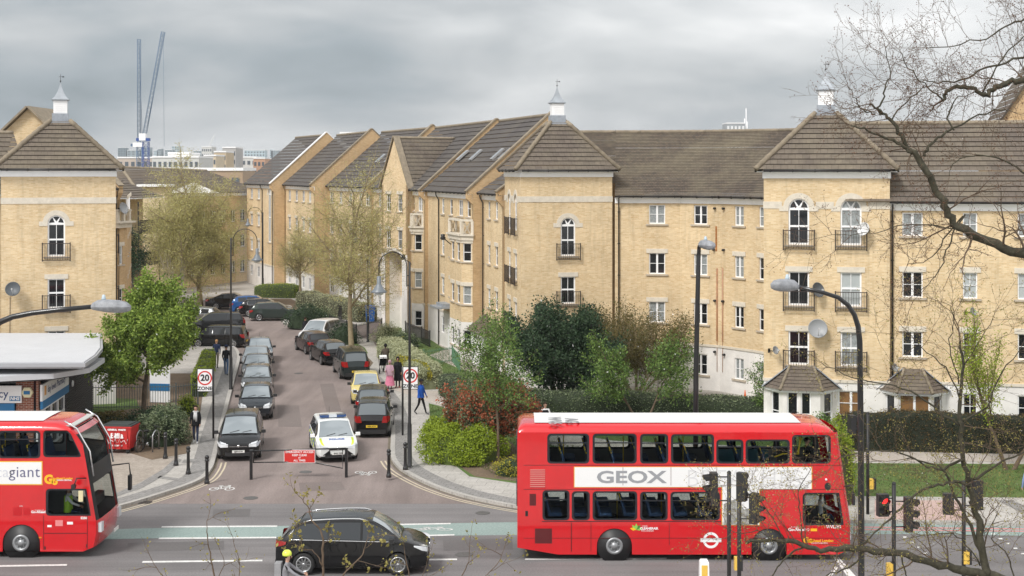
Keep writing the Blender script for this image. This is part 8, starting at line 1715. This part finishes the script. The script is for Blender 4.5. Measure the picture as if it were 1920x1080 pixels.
up_ = [(((2180, 560), (2060, 520), (1920, 476), (1850, 452), (1800, 424), (1776, 395), (1757, 360), (1730, 310), (1710, 285)), .115, .062, .8),
       (((1712, 288), (1690, 255), (1672, 225), (1650, 208), (1630, 195)), .055, .018, 1.4), (((1710, 285), (1690, 272), (1655, 258), (1620, 243), (1596, 236)), .04, .014, 1.5), (((1730, 292), (1745, 268), (1770, 250), (1790, 238), (1850, 212), (1890, 207)), .034, .012, 1.2),
       (((1650, 218), (1652, 190), (1662, 160), (1668, 130), (1660, 90)), .024, .007, 1.8), (((1640, 215), (1620, 210), (1608, 195), (1600, 175), (1590, 160)), .018, .006, 1.8), (((1672, 225), (1700, 190), (1735, 165), (1760, 150)), .018, .006, 1.5),
       (((1786, 245), (1779, 215), (1790, 190), (1806, 175)), .022, .008, 1.2), (((1810, 402), (1790, 430), (1776, 470), (1755, 515), (1720, 548)), .022, .006, 1.2), (((1806, 405), (1770, 450), (1740, 485), (1700, 500)), .018, .006, 1.2), (((1790, 430), (1700, 420), (1640, 436), (1560, 440)), .014, .005, 1.0),
       (((2180, 250), (2050, 190), (1960, 158), (1905, 152), (1880, 158), (1860, 170), (1846, 178), (1820, 165), (1795, 162), (1775, 172), (1768, 188)), .075, .034, .9), (((1768, 188), (1750, 175), (1725, 150), (1700, 120), (1690, 100)), .02, .007, 1.4), (((1840, 175), (1880, 110), (1930, 60)), .02, .010, 1.0),
       (((2185, 40), (1990, 90), (1900, 112), (1850, 128), (1800, 150), (1760, 155), (1725, 150)), .03, .010, 1.3), (((2190, -90), (2050, -50), (1950, 20), (1895, 45), (1850, 70), (1790, 85), (1740, 90)), .03, .008, 1.5), (((2180, 450), (2080, 410), (2000, 380), (1930, 330), (1880, 300), (1830, 290)), .04, .012, 1.2), (((1830, 290), (1795, 300), (1780, 330)), .014, .006, 1.2)]
fore_tree('bare_tree', 'large bare tree with dark mossy branches reaching in from the upper right', YA, up_, 3, LBD, .026, 2, rk=.78, every=.23, L_=(.3, .8), loc=(2180, 560), wrap=(0, 0, [(XT, YA, -.2), (XT, YA, 5), (XT - .02, YA, 10.2), (XT + .3, YA, 14.5), (XT + .4, YA, 17)], [.34, .28, .22, .14, .06]))
YB = 27.0; XB = (1960 - 960) / FPX * YB
lo_ = [(((1960, 1140), (1880, 1085), (1820, 1072), (1760, 1060), (1700, 1040), (1640, 1032), (1600, 1028), (1540, 1030), (1490, 1018), (1450, 1012), (1400, 1018)), .10, .035, 1.0), (((1850, 1080), (1842, 1020), (1830, 960), (1815, 900), (1806, 850), (1800, 780), (1804, 700), (1800, 640)), .085, .022, 1.0), (((1845, 1050), (1820, 985), (1790, 930), (1775, 890), (1750, 870), (1700, 860)), .04, .012, 1.2),
       (((1815, 910), (1790, 905), (1760, 910), (1720, 925), (1680, 965), (1640, 1000), (1610, 1025)), .035, .014, 1.0), (((1812, 900), (1850, 885), (1900, 855), (1960, 830)), .03, .012, 1.2), (((1806, 860), (1770, 880), (1740, 875), (1690, 850), (1620, 845), (1570, 862)), .028, .008, 1.3), (((1800, 790), (1850, 760), (1880, 700), (1915, 650)), .024, .008, 1.2),
       (((1804, 800), (1760, 770), (1720, 740), (1660, 720), (1600, 710), (1540, 680)), .026, .007, 1.3), (((1802, 750), (1780, 700), (1740, 660), (1700, 620)), .018, .006, 1.2), (((1803, 700), (1830, 650), (1860, 600)), .014, .005, 1.2), (((1800, 720), (1780, 650), (1790, 600), (1776, 570)), .014, .005, 1.2),
       (((1510, 1022), (1470, 1048), (1450, 1080), (1440, 1110)), .022, .010, 1.0), (((1505, 1018), (1500, 960), (1498, 920), (1520, 880)), .014, .006, 1.3), (((1470, 1012), (1440, 960), (1420, 930), (1390, 910)), .014, .005, 1.4), (((1450, 1015), (1420, 995), (1390, 1000), (1340, 980)), .012, .005, 1.5), (((1620, 1030), (1600, 1060), (1560, 1075), (1530, 1100)), .022, .010, 1.0), (((1960, 1130), (1930, 1080), (1925, 1040), (1960, 1010)), .03, .012, 1.2), (((1900, 1090), (1890, 1040), (1860, 1010), (1870, 960)), .016, .006, 1.2), (((1690, 1042), (1700, 1080), (1720, 1110)), .02, .01, .8), (((1840, 1060), (1800, 1010), (1770, 1000), (1700, 1010)), .016, .006, 1.2)]
fore_tree('budding_tree', 'mossy budding tree across the traffic lights in the lower right corner', YB, lo_, 9, LBG, .034, 2, rk=.9, every=.22, L_=(.35, .9), loc=(1960, 1140), wrap=(0, 0, [(XB, YB, -.2), (XB - .03, YB, 2.0), (XB, YB, 4.15)], [.26, .2, .12]))
YC = 20.0
def sprig(lab, px0, lim, seed, every=.10, L_=(.12, .4), ls=.05, per=3, col=LBG):
    rg = random.Random(seed); base = Wp(px0, 1200, YC); t = thing('twiggy_sapling', lab, 'sapling', (base.x, YC, 0)); t['wc'] = 1; b = MB(); tips = []
    b.tube([Vector((base.x, YC, -.1)), Vector((base.x, YC, base.z * .5)), Vector((base.x, YC, base.z))], [.05, .04, .025], 8)
    for pts_, r0, r1 in lim:
        line, rr = limb(b, pts_, r0, r1, YC, n=6, jit=.01, rg=rg); twigs(b, line, rr, rg, tips, every, L_, 1, start=.35)
    b.build('trunk', TWIG, t); P = np.repeat(np.array([[*x[0]] for x in tips]), per, axis=0); nr = np.random.default_rng(seed); P += nr.normal(size=P.shape) * .02; l = leaves('young_leaves', P, ls, col, t, seed); l.matrix_parent_inverse = t.matrix_basis.inverted(); return t
OT['rmin'] = .0028
sprig('leafing twigs in front of the moving black car', 600, [(((600, 1200), (606, 1110), (604, 1040), (606, 1015), (598, 990), (585, 975), (577, 950), (566, 935)), .022, .005), (((600, 1200), (630, 1110), (650, 1070), (676, 1045), (684, 1025), (690, 1005)), .016, .005), (((604, 1060), (590, 1035), (570, 1030), (556, 1022)), .008, .004)], 71, ls=.055, every=.16)
sprig('upright twigs at the bottom edge left of the moving black car', 400, [(((400, 1200), (405, 1110), (398, 1060), (390, 1020), (388, 990), (391, 968)), .016, .003), (((400, 1200), (440, 1120), (450, 1060), (440, 1025)), .010, .003), (((400, 1180), (330, 1110), (298, 1070), (285, 1050)), .010, .003), (((398, 1100), (420, 1060), (412, 1030)), .007, .003)], 72, ls=.04, per=1, every=.3)
sprig('low twigs at the bottom edge right of the moving black car', 800, [(((800, 1200), (780, 1110), (765, 1070), (758, 1030)), .012, .004), (((800, 1200), (850, 1110), (876, 1060), (880, 1040)), .012, .003), (((800, 1200), (870, 1120), (930, 1060), (945, 1030)), .010, .003), (((790, 1160), (790, 1090), (800, 1060)), .008, .003)], 73, ls=.045, every=.28, per=2)
# ================================================================ haze: one closed box of thin air
b = MB(); b.box((0, 1180, 30.5), (2900, 2480, 63)); hz_ = b.mesh('haze', [])
hm_ = bpy.data.materials.new('haze_air'); hm_.use_nodes = True; t_ = hm_.node_tree; t_.nodes.clear(); vo = N(t_, 'ShaderNodeVolumePrincipled', i={'Color': (.86, .90, .94, 1), 'Density': .00015, 'Anisotropy': 0.0}); om = N(t_, 'ShaderNodeOutputMaterial'); t_.links.new(vo.outputs[0], om.inputs['Volume'])
hz_.materials.append(hm_); o_ = link('haze', hz_); tag(o_, 'thin grey haze over the distant city', 'haze', kind='stuff')
scn.cycles.volume_bounces = 0
